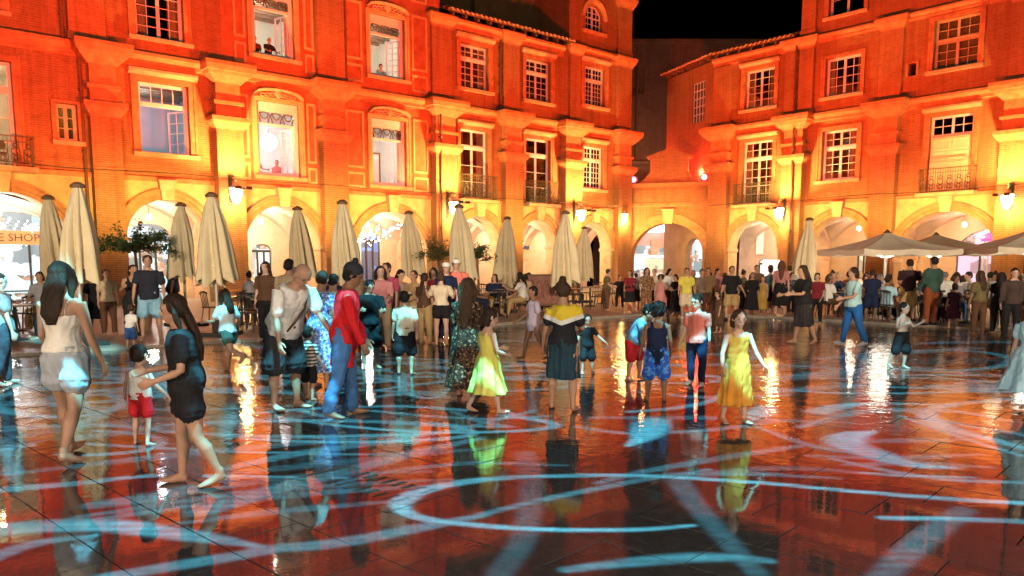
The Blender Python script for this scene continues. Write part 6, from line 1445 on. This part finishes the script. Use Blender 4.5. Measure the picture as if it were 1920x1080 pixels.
def flush_people():
    tmps = []
    for qi, q in enumerate(QUEUE):
        for nm, mb, mat, disp, vox, it, fq in [q['body']] + q['parts']:
            me = mb.mesh('tmp', mat); o = bpy.data.objects.new('tmp', me); COL.objects.link(o)
            r = o.modifiers.new('r', 'REMESH'); r.mode = 'VOXEL'; r.voxel_size = vox
            s = o.modifiers.new('s', 'SMOOTH'); s.factor = .5; s.iterations = it
            tmps.append(o)
    dg = bpy.context.evaluated_depsgraph_get(); dg.update(); k = 0; tris = 0
    for qi, q in enumerate(QUEUE):
        root = None
        for nm, mb, mat, disp, vox, it, fq in [q['body']] + q['parts']:
            o = tmps[k]; k += 1; me = bpy.data.meshes.new_from_object(o.evaluated_get(dg)); me.name = nm
            me.materials.clear(); me.materials.append(mat); n = len(me.vertices); tris += 2 * len(me.polygons)
            if disp:
                co = np.empty(n * 3, np.float32); me.vertices.foreach_get('co', co); co = co.reshape(-1, 3); no = np.empty(n * 3, np.float32); me.vertices.foreach_get('normal', no); no = no.reshape(-1, 3)
                co += no * ((sumnoise(co, fq, qi * 7 + k) * .65 + sumnoise(co, fq * 2.8, qi * 7 + k + 1) * .45) * disp)[:, None]; me.vertices.foreach_set('co', co.ravel())
            me.polygons.foreach_set('use_smooth', [True] * len(me.polygons)); me.update()
            ob = link(nm, me, root)
            if root is None:
                root = ob; ob.location = q['loc']; ob.rotation_euler = (0, 0, R(q['yaw'])); tag(ob, q['label'], 'person', q['group'])
        for nm, mb, mat in q['extra']: mb.build(nm, mat, root, True)
    for o in tmps:
        m = o.data; bpy.data.objects.remove(o); bpy.data.meshes.remove(m)
    print('people', len(QUEUE), 'tris', tris)
# ------------------------------------------------------------------ who is in the square
F_ = fabric
black = F_('black', (.016, .015, .017)); navy = F_('navy', (.014, .022, .06)); white = F_('white', (.78, .76, .72)); cream = F_('cream', (.70, .58, .42)); red = F_('red', (.62, .015, .02))
denim = F_('denim', (.06, .15, .32)); ldenim = F_('light_denim', (.46, .50, .54)); yellow = F_('yellow', (.72, .64, .13)); ochre = F_('ochre', (.62, .26, .035)); coral = F_('coral', (.78, .22, .17))
aqua = F_('aqua', (.42, .66, .68)); dgreen = F_('dark_green', (.04, .09, .07)); rust = F_('rust', (.26, .07, .03)); khaki = F_('khaki', (.42, .28, .13)); grey = F_('grey', (.30, .30, .31)); olive = F_('olive', (.14, .11, .05))
pink = F_('pink', (.60, .24, .24)); dpink = F_('raspberry', (.45, .07, .13)); beige = F_('beige', (.50, .36, .22)); brown = F_('brown', (.10, .05, .028)); tealc = F_('teal', (.10, .26, .28)); blue = F_('blue', (.05, .13, .35)); cyan = F_('pale_blue', (.42, .68, .80))
lemon = F_('lemon', (.72, .62, .10)); redshort = F_('red_short', (.55, .02, .03)); bluegrey = F_('blue_grey', (.16, .26, .36)); dteal = F_('dark_teal', (.02, .05, .075))
bluepat = F_('blue_blotch', (.12, .20, .46), 'blotch', (.62, .68, .80), (.05, .06, .18), 1.6); leopard = F_('leopard', (.06, .035, .02), 'blotch', (.012, .009, .008), (.30, .20, .11), 1.4)
striped = F_('stripes', (.62, .56, .46), 'stripe', (.05, .05, .06)); patbrown = F_('brown_print', (.16, .08, .04), 'blotch', (.34, .20, .10), None, 1.2); dotsb = F_('black_dots', (.02, .02, .025), 'dots', (.4, .4, .42)); bluefl = F_('blue_flower_short', (.03, .10, .5), 'blotch', (.10, .35, .75), None, 1.5)
burg = F_('burgundy', (.22, .02, .03)); SH = F_('shoe_dark', (.03, .03, .035)); SHW = F_('shoe_white', (.6, .6, .58))
H4 = lambda **k: pose(**k)
# -- the front rows, playing in the water film
person('barefoot woman from behind in white camisole and light denim shorts', -3.67, 6.36, 1.65, 172, 'tan', ('long', 'dkbrown', .28), [('cami', F_('cream_white', (.84, .79, .70)), .12), ('shorts', ldenim, .46, .012)],
       H4(LL=(14, 4, 4), RL=(-12, 16, 4), LA=(10, 14, 34, 6), RA=(8, 9, 14, 2), hd=(8, 8)), 0)
person('toddler seen from behind in white tank top and bright red shorts', -3.30, 6.83, 0.84, 172, 'fair', ('short', 'dkbrown'), [('tank', white, -.05), ('shorts', redshort, .62, .014)],
       H4(LL=(8, 12, 7), RL=(-4, 8, 7), LA=(8, 26, 24, 0), RA=(8, 28, 26, 0), hd=(12, 0)), 0, 1.55, 'c', fat=1.22)
person('long haired girl striding left in black T-shirt and short black shorts', -2.34, 5.57, 1.40, -68, 'tan', ('long', 'dkbrown', .42), [('tee', black, .05), ('shorts', black, .46, .012)],
       H4(l=5, LL=(-7, 20, 3), RL=(10, 8, 3), LA=(2, 8, 66, 22), RA=(8, 10, 74, 18), hd=(12, 0)), 0, 1.05)
person('stooping grey haired man in white short sleeved shirt and dark knee shorts', -2.55, 8.63, 1.76, 52, 'tan', ('bald', 'grey'), [('shirt', white, -.08, .06), ('shorts', F_('charcoal_short', (.04, .04, .045)), .95, .012), ('strapbag', brown)],
       H4(l=30, LL=(6, 8, 4), RL=(2, 4, 4), LA=(22, 8, 20, 4), RA=(6, 10, 16, 0), hd=(48, 0)), 0, 1.0, 'm', fat=1.15)
person('small child in striped T-shirt and dark shorts beside the stooping man', -2.41, 9.15, 0.84, 160, 'tan', ('short', 'dkbrown'), [('tee', striped, -.1), ('shorts', black, .85, .01)], H4(LL=(6, 6, 5), RL=(-4, 5, 5), LA=(8, 14, 20, 2), RA=(8, 14, 20, 2)), 0, 1.42, 'c', fat=1.12)
person('woman in blue and white patterned dress behind the striped child', -2.50, 10.04, 1.54, 150, 'tan', ('short', 'dkbrown'), [('dress', bluepat, .78, .06, 'short')], H4(l=8, hd=(24, 20), LA=(18, 8, 50, 10), RA=(10, 10, 24, 2)), 1)
person('person in long bright red tunic, blue jeans and dark knit cap, facing right', -1.77, 8.16, 1.63, 100, 'brown', ('beanie', 'black'), [('trousers', denim, 1, .006), ('tunic', red, -.62, .04)], H4(l=7, LL=(8, 6, 3), RL=(-8, 12, 3), LA=(14, 6, 12, 2), RA=(10, 7, 14, 2), hd=(22, -6)), 0, 1.05)
person('man in black T-shirt holding something in both hands, right of the red tunic', -2.20, 12.04, 1.39, 20, 'tan', ('short', 'black'), [('tee', black, -.1), ('shorts', black, .9, .01)], H4(LA=(22, 14, 72, 32), RA=(24, 16, 74, 30), hd=(28, 10)), 1, 1, 'm', face=1)
person('person in pale teal T-shirt hidden between the blue dress and the red tunic', -2.56, 11.16, 1.49, 165, 'tan', ('short', 'black'), [('tee', aqua, -.1), ('trousers', navy)], H4(hd=(20, 10)), 1, 1, 'm')
person('boy seen from behind in cream T-shirt and black shorts', -1.56, 11.33, 1.20, 176, 'tan', ('short', 'black'), [('tee', cream, -.12), ('shorts', black, .9, .014)], H4(LL=(3, 4, 5), RL=(-5, 6, 5), LA=(4, 12, 12, 2), RA=(4, 12, 12, 2)), 0, 1.15, 'c')
person('woman with very long brown hair in a dark leopard print dress, seen from behind', -0.55, 9.45, 1.43, 168, 'brown', ('long', 'brown', .62), [('dress', leopard, .92, .07, 'long')], H4(l=4, LA=(16, 8, 50, 16), RA=(14, 10, 40, 12), hd=(12, 15)), 0, 1.12)
person('little girl in bright yellow sundress next to the leopard print dress', -0.26, 8.31, 1.11, 118, 'fair', ('bob', 'dkbrown'), [('dress', yellow, .64, .10, 'strap')], H4(LL=(-14, 16, 4), RL=(12, 6, 4), LA=(16, 10, 74, 26), RA=(12, 10, 60, 26), hd=(18, -10)), 0, 1.28, 'c', fat=1.08)
person('child in pale lavender top with bare brown legs walking left', 0.36, 13.06, 1.24, -70, 'brown', ('short', 'black'), [('tee', F_('lavender', (.46, .38, .48)), -.35)], H4(LL=(-16, 18, 3), RL=(18, 8, 3), LA=(-10, 10, 20, 0), RA=(20, 10, 30, 0)), 1, 1.12, 'c')
person('girl with tied up hair in yellow, white and black banded top', 0.56, 8.53, 1.42, 168, 'tan', ('bun', 'brown'), [('skirt', dteal, .55, .015), ('tee', F_('yellow_bands', (.02, .02, .025), 'bands', (.72, .52, .04), (.72, .70, .68), (.215, .265)), .02)],
       H4(LL=(6, 4, 6), RL=(-6, 6, 6), LA=(4, 14, 20, 4), RA=(26, 14, 50, 26), hd=(20, 25)), 0, 1.08)
person('small boy in black T-shirt and shorts facing the camera with his arms held out', 1.11, 11.44, 0.84, 8, 'fair', ('short', 'brown'), [('tee', black, -.12), ('shorts', black, .95, .016)], H4(LL=(4, 4, 6), RL=(14, 24, 6), LA=(8, 36, 26, -6), RA=(14, 24, 46, 6), hd=(10, -6)), 0, 1.35, 'c', fat=1.1, face=1)
person('boy bending forward in blue grey T-shirt and red shorts', 1.66, 10.79, 1.10, 62, 'tan', ('short', 'black'), [('tee', bluegrey, -.05), ('shorts', redshort, .85, .014)], H4(l=30, LL=(22, 26, 6), RL=(8, 20, 6), LA=(34, 12, 40, 8), RA=(28, 10, 36, 6), hd=(26, 0)), 0, 1.25, 'c', fat=1.08)
person('curly haired child seen from behind in navy sleeveless top and blue patterned shorts', 1.69, 9.04, 1.14, 178, 'brown', ('curly', 'black'), [('shorts', bluefl, .92, .014), ('tank', navy, -.42, .03)], H4(LL=(3, 3, 5), RL=(3, 3, 5), LA=(4, 12, 18, 2), RA=(8, 12, 24, 4), hd=(18, 0)), 0, 1.22, 'c', fat=1.06)
person('child in coral T-shirt and dark trousers carrying a dark bag', 2.46, 10.31, 1.19, -35, 'fair', ('short', 'dkbrown'), [('tee', coral, -.12), ('trousers', navy)], H4(LL=(6, 4, 4), RL=(-4, 4, 4), LA=(10, 14, 22, 0), RA=(6, 12, 16, 0), hd=(12, -15)), 0, 1.22, 'c', shoes=SHW, face=1)
person('girl in long ochre sleeveless dress facing the camera with arms spread low', 2.27, 7.80, 1.14, 14, 'fair', ('bob', 'brown'), [('dress', ochre, .72, .045, 'strap')], H4(LL=(4, 6, 4), RL=(-6, 8, 4), LA=(6, 24, 16, 0), RA=(10, 20, 26, 4), hd=(8, -12)), 0, 1.16, 'c', face=1)
person('woman in black top and dark skirt walking left, long hair down her back', 5.89, 15.73, 1.61, -80, 'tan', ('long', 'brown', .3), [('tee', black), ('skirt', F_('dark_skirt', (.035, .03, .03)), .6, .03)], H4(l=4, LL=(-9, 14, 3), RL=(10, 4, 3), LA=(28, 8, 60, 10), RA=(26, 10, 56, 8), hd=(12, 0)), 1)
person('woman in pale aqua top, bright blue jeans and white trainers walking left', 6.76, 15.42, 1.57, -82, 'tan', ('bob', 'dkbrown'), [('tee', aqua, -.05), ('trousers', F_('bright_jeans', (.03, .15, .45)))], H4(l=3, LL=(-10, 12, 3), RL=(13, 4, 3), LA=(24, 8, 56, 12), RA=(10, 8, 30, 4), hd=(8, 0)), 1, shoes=SHW)
person('shirtless wet boy in dark swim shorts with raised forearms', 6.04, 12.04, 1.00, 30, 'fair', ('short', 'black'), [('shorts', black, .95, .014)], H4(LL=(10, 20, 5), RL=(-8, 20, 5), LA=(24, 30, 96, 24), RA=(16, 30, 100, 26), hd=(6, 10)), 1, 1.25, 'c', face=1)
person('man in dark shirt and tan shorts standing by the open parasol', 10.84, 21.38, 1.71, 150, 'tan', ('short', 'dkbrown'), [('tee', F_('dark_plum', (.05, .025, .03)), -.1), ('shorts', khaki, .9, .01)], H4(LA=(10, 12, 60, 20), RA=(6, 12, 30, 10)), 1, 1, 'm', shoes=SH)
person('tall man in dark green shirt and rust trousers with his back to us', 10.80, 20.09, 1.77, 195, 'tan', ('short', 'black'), [('longsleeve', dgreen, -.12), ('trousers', rust)], H4(LA=(8, 10, 30, 10), RA=(8, 10, 30, 10)), 1, 1, 'm', shoes=SH)
person('dark dressed woman in olive standing before the right terrace', 10.74, 17.92, 1.48, 185, 'brown', ('long', 'brown', .3), [('tee', olive), ('trousers', brown)], H4(sd=3), 1)
person('girl in dark short dress between the rust trousers and the olive top', 11.08, 19.58, 1.13, 175, 'tan', ('bob', 'dkbrown'), [('dress', F_('plum', (.06, .02, .035)), .6, .05, 'short')], None, 1, 1.12, 'c')
person('man with bluish lit face in dark jacket near the right edge', 11.05, 17.25, 1.54, -20, 'fair', ('short', 'black'), [('longsleeve', F_('dark_brown_jacket', (.06, .04, .035)), -.1), ('trousers', black)], H4(l=4), 1, 1, 'm', face=1, shoes=SH)
person('dark haired woman close behind the man with the bluish face', 11.37, 18.20, 1.44, 160, 'tan', ('long', 'black', .2), [('tee', black), ('trousers', black)], None, 1)
person('girl in pale blue dress cut off by the right edge', 5.56, 8.31, 1.22, -60, 'fair', ('long', 'brown', .3), [('dress', cyan, .62, .14, 'short')], H4(LL=(16, 8, 3), RL=(-14, 22, 3)), 0, 1.1)
# -- left group in front of the terrace
person('woman in black tank top holding a child, left of the man in navy', -7.92, 16.29, 1.56, 30, 'tan', ('bob', 'dkbrown'), [('tank', black, -.02), ('trousers', black)], H4(sd=4, LA=(30, 20, 90, 36), RA=(26, 20, 84, 30), hd=(10, 20)), 1, face=1)
person('man in navy T-shirt and light blue shorts facing right', -7.45, 16.06, 1.76, 22, 'tan', ('short', 'brown'), [('tee', F_('dark_navy', (.02, .022, .035)), -.12), ('shorts', F_('light_blue_short', (.22, .42, .55)), .8, .012)], H4(LL=(4, 3, 7), RL=(2, 3, 6), LA=(4, 12, 30, 8), RA=(4, 12, 20, 6)), 1, 1, 'm', face=1)
person('young man in blue T-shirt in profile before the leafy tree', -8.77, 20.26, 1.75, -65, 'tan', ('short', 'black'), [('tee', F_('mid_blue', (.05, .09, .17)), -.1), ('trousers', navy)], H4(hd=(6, 0)), 1, 1, 'm')
person('small child in white shirt and blue shorts in front of the black tank top', -7.24, 14.73, 0.83, 170, 'fair', ('short', 'brown'), [('tee', white, -.1), ('shorts', blue, .9, .014)], H4(l=14, LL=(10, 20, 6), RL=(4, 16, 6)), 1, 1.4, 'c')
person('woman in beige top seen over the white camisole shoulder', -8.93, 17.25, 1.46, 40, 'tan', ('short', 'brown'), [('tee', beige), ('trousers', brown)], None, 1, face=1)
person('running girl in cyan lit white T-shirt and dark shorts', -4.23, 11.61, 1.25, -120, 'tan', ('long', 'dkbrown', .2), [('tee', F_('soft_white', (.66, .70, .68)), -.1), ('shorts', F_('green_short', (.06, .10, .08)), .5, .01)], H4(l=6, LL=(-26, 50, 3), RL=(24, 20, 3), LA=(24, 12, 60, 6), RA=(-20, 12, 50, 0)), 1, 1.15, 'c')
person('man in grey shirt and dark trousers at the left edge', -6.77, 10.31, 1.51, 140, 'fair', ('short', 'dkbrown'), [('tee', grey, -.1), ('trousers', F_('slate', (.05, .06, .08)))], H4(LL=(8, 6, 3), RL=(-8, 10, 3)), 1, 1, 'm')
# -- second row behind the red tunic, up to the yellow dress
person('woman with dark hair in pink top behind the man in black', -2.47, 14.73, 1.59, 10, 'fair', ('long', 'black', .2), [('tee', pink), ('trousers', beige)], H4(LA=(14, 10, 70, 20)), 1, face=1)
person('man in raspberry shirt among the second row', -2.46, 15.42, 1.65, -30, 'tan', ('short', 'dkbrown'), [('tee', dpink, -.1), ('trousers', brown)], None, 1, 1, 'm', face=1)
person('woman in headscarf and long beige robe with folded arms', -2.37, 16.29, 1.52, 55, 'tan', ('bob', 'black'), [('dress', F_('robe', (.38, .28, .20)), .98, .04, 'long')], H4(l=5, LA=(24, 12, 80, 34), RA=(24, 12, 80, 34), hd=(18, 0)), 1)
person('woman in tan blouse and cream trousers next to the robe', -2.04, 16.29, 1.49, -30, 'tan', ('short', 'brown'), [('tee', khaki), ('trousers', cream)], H4(LA=(10, 10, 70, 30), RA=(10, 10, 70, 30)), 1, face=1)
person('person in brown top with dark ponytail between tan blouse and cream T-shirt', -1.76, 15.73, 1.44, 150, 'tan', ('ponytail', 'dkbrown', .3), [('tee', brown), ('trousers', khaki)], None, 1)
person('woman from behind in cream T-shirt and tiny black shorts', -1.40, 15.42, 1.46, 186, 'fair', ('bun', 'brown'), [('tee', cream, .12), ('shorts', black, .36, .01)], H4(LL=(3, 3, 2), RL=(3, 4, 2), LA=(30, 24, 110, 10), RA=(24, 22, 100, 10)), 1)
person('child in white cap riding above the crowd in dark top', -1.37, 16.29, 1.67, 12, 'fair', ('cap', 'brown'), [('tee', navy), ('trousers', navy)], None, 1, 1.0, 'f', face=1)
person('man in pale cap and coral shirt behind the cream T-shirt', -1.23, 17.25, 1.75, 10, 'fair', ('cap', 'brown'), [('tee', coral, -.1), ('trousers', navy)], None, 1, 1, 'm', face=1)
person('woman with long brown hair looking left before the second arch', -5.11, 16.29, 1.68, -10, 'fair', ('long', 'dkbrown', .3), [('tee', brown), ('trousers', black)], None, 1, face=1)
person('man with dark hair right behind the stooping man', -4.06, 14.28, 1.72, 170, 'tan', ('short', 'black'), [('tee', beige, -.1), ('trousers', black)], None, 1, 1, 'm')
# -- standing row in front of the corner archway
GR = None
person('boy in black T-shirt and black trousers left of the corner archway', 3.86, 28.06, 1.17, 10, 'tan', ('short', 'black'), [('tee', black, -.12), ('trousers', black)], H4(LL=(3, 3, 8), RL=(3, 3, 8), LA=(4, 24, 10, 0), RA=(4, 20, 16, 0)), 2, 1.1, 'm')
person('woman in brown print dress holding hands at her waist before the archway', 4.21, 24.52, 1.52, 5, 'tan', ('long', 'brown', .2), [('tee', patbrown), ('trousers', patbrown)], H4(LA=(8, 14, 60, 34), RA=(8, 14, 60, 34)), 2)
person('girl in pink sleeveless dress before the archway', 4.65, 24.52, 1.29, -10, 'tan', ('curly', 'dkbrown'), [('dress', pink, .6, .06, 'strap')], H4(LA=(10, 20, 90, 20)), 2, 1.1, 'c')
person('woman in long black dress looking at a lit phone', 5.14, 24.52, 1.32, -60, 'tan', ('bob', 'black'), [('dress', black, .85, .05, 'short')], H4(LA=(20, 10, 64, 10), RA=(20, 10, 64, 10), hd=(24, 0)), 2)
person('man in yellow T-shirt and cream shorts before the archway', 5.19, 23.30, 1.52, 0, 'tan', ('short', 'brown'), [('tee', lemon, -.12), ('shorts', cream, .9, .01)], None, 2, 1, 'm', shoes=SHW)
person('man in taupe T-shirt right of the yellow one', 5.93, 24.52, 1.47, 20, 'tan', ('short', 'dkbrown'), [('tee', F_('taupe', (.22, .16, .12)), -.1), ('shorts', brown, .9, .01)], None, 2, 1, 'm')
person('teenager in brown shirt close to the archway right pier', 6.14, 24.52, 1.52, -20, 'tan', ('short', 'dkbrown'), [('tee', F_('ochre_brown', (.22, .13, .06)), -.1), ('trousers', brown)], None, 2, 1, 'm')
person('man in black T-shirt and khaki shorts, bag in hand, facing the camera', 6.34, 22.62, 1.57, 5, 'tan', ('short', 'brown'), [('tee', black, -.12), ('shorts', khaki, .85, .012)], H4(LL=(3, 3, 6), RL=(3, 3, 6), LA=(4, 20, 20, 0), RA=(4, 16, 8, 0)), 1, 1, 'm', shoes=SH, face=1)
person('woman in wide black dress right of the khaki shorts', 7.52, 24.52, 1.32, -10, 'tan', ('bob', 'brown'), [('dress', black, .85, .07, 'long')], H4(LA=(10, 14, 60, 20), RA=(10, 14, 60, 20)), 2)
person('man in brown T-shirt behind the wide black dress', 7.99, 25.60, 1.55, 0, 'tan', ('short', 'dkbrown'), [('tee', F_('cocoa', (.16, .08, .05)), -.1), ('trousers', black)], None, 2, 1, 'm')
person('girl in mustard dress beside the wide black dress', 7.86, 24.52, 1.19, -30, 'tan', ('long', 'auburn', .2), [('dress', F_('mustard', (.42, .26, .06)), .8, .04, 'strap')], None, 2, 1.1, 'c')
person('tall woman in pink blouse and dark skirt with long auburn hair', 8.25, 24.02, 1.68, 160, 'fair', ('long', 'auburn', .4), [('tee', F_('dusty_pink', (.50, .20, .20))), ('skirt', black, .7, .05)], None, 2)
person('person in black top with pale lettering marks beside the pink blouse', 8.76, 24.52, 1.32, 20, 'tan', ('short', 'black'), [('tee', dotsb, -.1), ('trousers', black)], None, 2, 1, 'm')
person('woman in brown dress walking left behind the coral child', 4.81, 18.20, 0.98, -80, 'tan', ('bob', 'brown'), [('dress', brown, .7, .05, 'short')], H4(LL=(10, 5, 3), RL=(-10, 12, 3)), 2, 1.1, 'c')
# -- the dense band of people between the terraces, mostly a head and shoulders each
BAND = [
 (985,594,515,'f','bob','black',beige,'beige top','just above the lavender child'),
 (1136,584,506,'m','short','brown',olive,'olive T-shirt','left of the black clad far boy'),(1180,586,508,'f','bob','dkbrown',burg,'burgundy top','right of the black clad far boy'),(1192,582,514,'m','short','black',grey,'grey shirt','at the left foot of the archway'),(1226,584,506,'m','short','grey',cream,'cream shirt','behind the pink sleeveless girl'),
 (1250,584,505,'f','long','black',white,'white blouse','between pink dress and phone'),(1298,586,508,'f','bob','blond',rust,'rust blouse','between yellow and taupe T-shirts'),(1342,588,505,'m','short','black',pink,'pink shirt','at the right archway pier'),(1356,586,513,'f','long','brown',pink,'pink blouse','left of the khaki shorts man'),
 (1392,588,508,'f','bun','dkbrown',olive,'olive blouse','right of the khaki shorts man'),(1442,590,503,'m','short','dkbrown',tealc,'teal shirt','behind the mustard dress'),(1478,588,500,'m','short','brown',grey,'grey polo','behind the auburn haired woman'),(1530,606,510,'f','bob','dkbrown',burg,'burgundy blouse','right of the dark walking woman'),
 (1632,606,508,'m','short','dkbrown',navy,'navy polo','right of the bright jeans'),
 (1768,606,512,'m','short','grey',white,'white shirt','right of the rust trousers'),(1852,612,512,'m','short','black',grey,'grey shirt','right of the dark olive woman'),
 (80,640,512,'f','bob','brown',grey,'grey blouse','at the left shop front'),(180,626,514,'m','short','dkbrown',black,'black shirt','behind the white camisole shoulder'),(470,612,512,'f','bun','dkbrown',white,'white blouse','left of the stooping man'),(670,640,498,'m','short','dkbrown',beige,'beige polo','between red tunic and black T-shirt'),(815,626,500,'f','long','black',burg,'burgundy top','left of the cream T-shirt woman'),(705,630,503,'f','bob','auburn',cream,'cream top','behind the black T-shirt man')]
for i, (px_, fy_, hy_, sx_, hs_, hc_, mt_, nm_, wh_) in enumerate(BAND):
    d_ = 1.6 * 1462 / (fy_ - 496); X_ = (px_ - 960) / 1462 * d_; rr = random.Random(i + 50)
    person('%s in %s with %s %s hair, %s' % ('man' if sx_ == 'm' else 'woman', nm_, {'dkbrown': 'dark'}.get(hc_, hc_), {'short': 'short', 'bun': 'tied', 'bob': 'bobbed', 'long': 'long'}[hs_], wh_), X_, d_, 1.6 - (hy_ - 496) / 1462 * d_, rr.uniform(0, 360), rr.choice(['tan', 'fair', 'brown', 'tan']), (hs_, hc_, .25),
           [('tee', mt_, -.08), rr.choice([('trousers', black), ('trousers', brown), ('shorts', navy, .8, .01), ('skirt', black, .6, .03)])], H4(l=rr.uniform(-2, 6), tw=rr.uniform(-12, 12), LL=(rr.uniform(-4, 8), 5, 4), RL=(rr.uniform(-6, 6), 6, 4), LA=(rr.uniform(-4, 25), rr.uniform(8, 18), rr.uniform(8, 85), rr.uniform(2, 26)), RA=(rr.uniform(-4, 25), rr.uniform(8, 18), rr.uniform(8, 85), rr.uniform(2, 26)), hd=(rr.uniform(0, 18), rr.uniform(-30, 30))), 2, 1, sx_)
# -- people looking out of the upper windows
def win_person(label, s, y, z, hgt, yawoff, *a, **k):
    p = W('A', s, y, 0); person(label, p.x, p.y, hgt, math.degrees(A49) * 0 + 41 + yawoff, *a, z=z, **k)
win_person('bald man in dark shirt leaning at the upper left lit window', -23.15, .85, 9.75, 1.70, 10, 'tan', ('bald', 'black'), [('tee', black, -.1), ('trousers', black)], H4(l=12, LA=(30, 10, 40, 10), RA=(30, 10, 40, 10)), 2, 1, 'm')
win_person('person in dark top beside the bald man at the upper left lit window', -23.75, .85, 9.7, 1.68, -15, 'tan', ('short', 'black'), [('tee', brown, -.1), ('trousers', black)], H4(l=12), 2, 1, 'm')
win_person('man in white shirt at the upper right lit window', -17.45, .9, 9.55, 1.72, 0, 'tan', ('short', 'black'), [('shirt', white, -.1), ('trousers', black)], H4(l=8, LA=(20, 12, 70, 20), RA=(20, 12, 70, 20)), 2, 1, 'm')
win_person('dark silhouetted person seated inside the lower left lit window', -23.75, 1.3, 5.15, 1.7, 40, 'tan', ('short', 'black'), [('tee', grey, -.1), ('trousers', black)], H4(l=10, LL=(86, 84, 6), RL=(86, 84, 6), LA=(30, 10, 50, 10)), 2, 1, 'm')
win_person('second person seated at right inside the lower left lit window', -22.6, 1.5, 5.05, 1.65, -40, 'tan', ('short', 'brown'), [('tee', pink, -.1), ('trousers', black)], H4(l=6, LL=(86, 84, 6), RL=(86, 84, 6)), 2)
# -- diners
DC = [('white shirt', white), ('black T-shirt', black), ('burgundy top', burg), ('beige top', beige), ('grey T-shirt', grey), ('cream blouse', cream), ('navy shirt', navy), ('olive top', olive), ('pink T-shirt', pink), ('pale blue shirt', cyan), ('rust top', rust), ('brown top', brown)]
DH = [('short dark hair', ('short', 'black')), ('long brown hair', ('long', 'brown', .2)), ('a brown bob', ('bob', 'brown')), ('grey hair', ('short', 'grey')), ('blond hair', ('bob', 'blond')), ('long black hair', ('long', 'black', .2)), ('a hair bun', ('bun', 'dkbrown'))]
seen = set()
for i, (sx, sy, rz) in enumerate(SEATS):
    j = i
    zone = 'left terrace' if sx < -3 else ('terrace by small arches' if sx < 4 else ('right parasol terrace' if sx > 9.9 else 'terrace right of archway'))
    while True:
        dc, dh = DC[(j * 5 + i) % 12], DH[(j * 3 + i // 5) % 7]; key = (dc[0], dh[0], zone)
        if key not in seen: break
        j += 1
    seen.add(key)
    rr = random.Random(i); dx, dy = math.sin(rz), -math.cos(rz)
    person('diner with %s in %s, %s' % (dh[0], dc[0], zone), sx, sy, rr.uniform(1.6, 1.78), math.degrees(rz) , rr.choice(['tan', 'fair', 'tan', 'brown']), dh[1], [('tee', dc[1], -.1), ('trousers', rr.choice([black, navy, brown, khaki, denim]))],
           H4(l=rr.uniform(-6, 14), tw=rr.uniform(-15, 15), LL=(86, 80 + rr.uniform(-10, 15), 7), RL=(86, 80 + rr.uniform(-10, 15), 7), LA=(rr.uniform(15, 50), 12, rr.uniform(30, 80), 14), RA=(rr.uniform(15, 50), 12, rr.uniform(30, 90), 14), hd=(rr.uniform(0, 20), rr.uniform(-40, 40))), 2, 1, rr.choice('fm'), group='diners seated on the cafe terraces')
flush_people()
# -- small carried things
def carried(name, label, cat, x, y, z, build, rz=0):
    t = thing(name, label, cat, (x, y, z), rz); build(t); return t
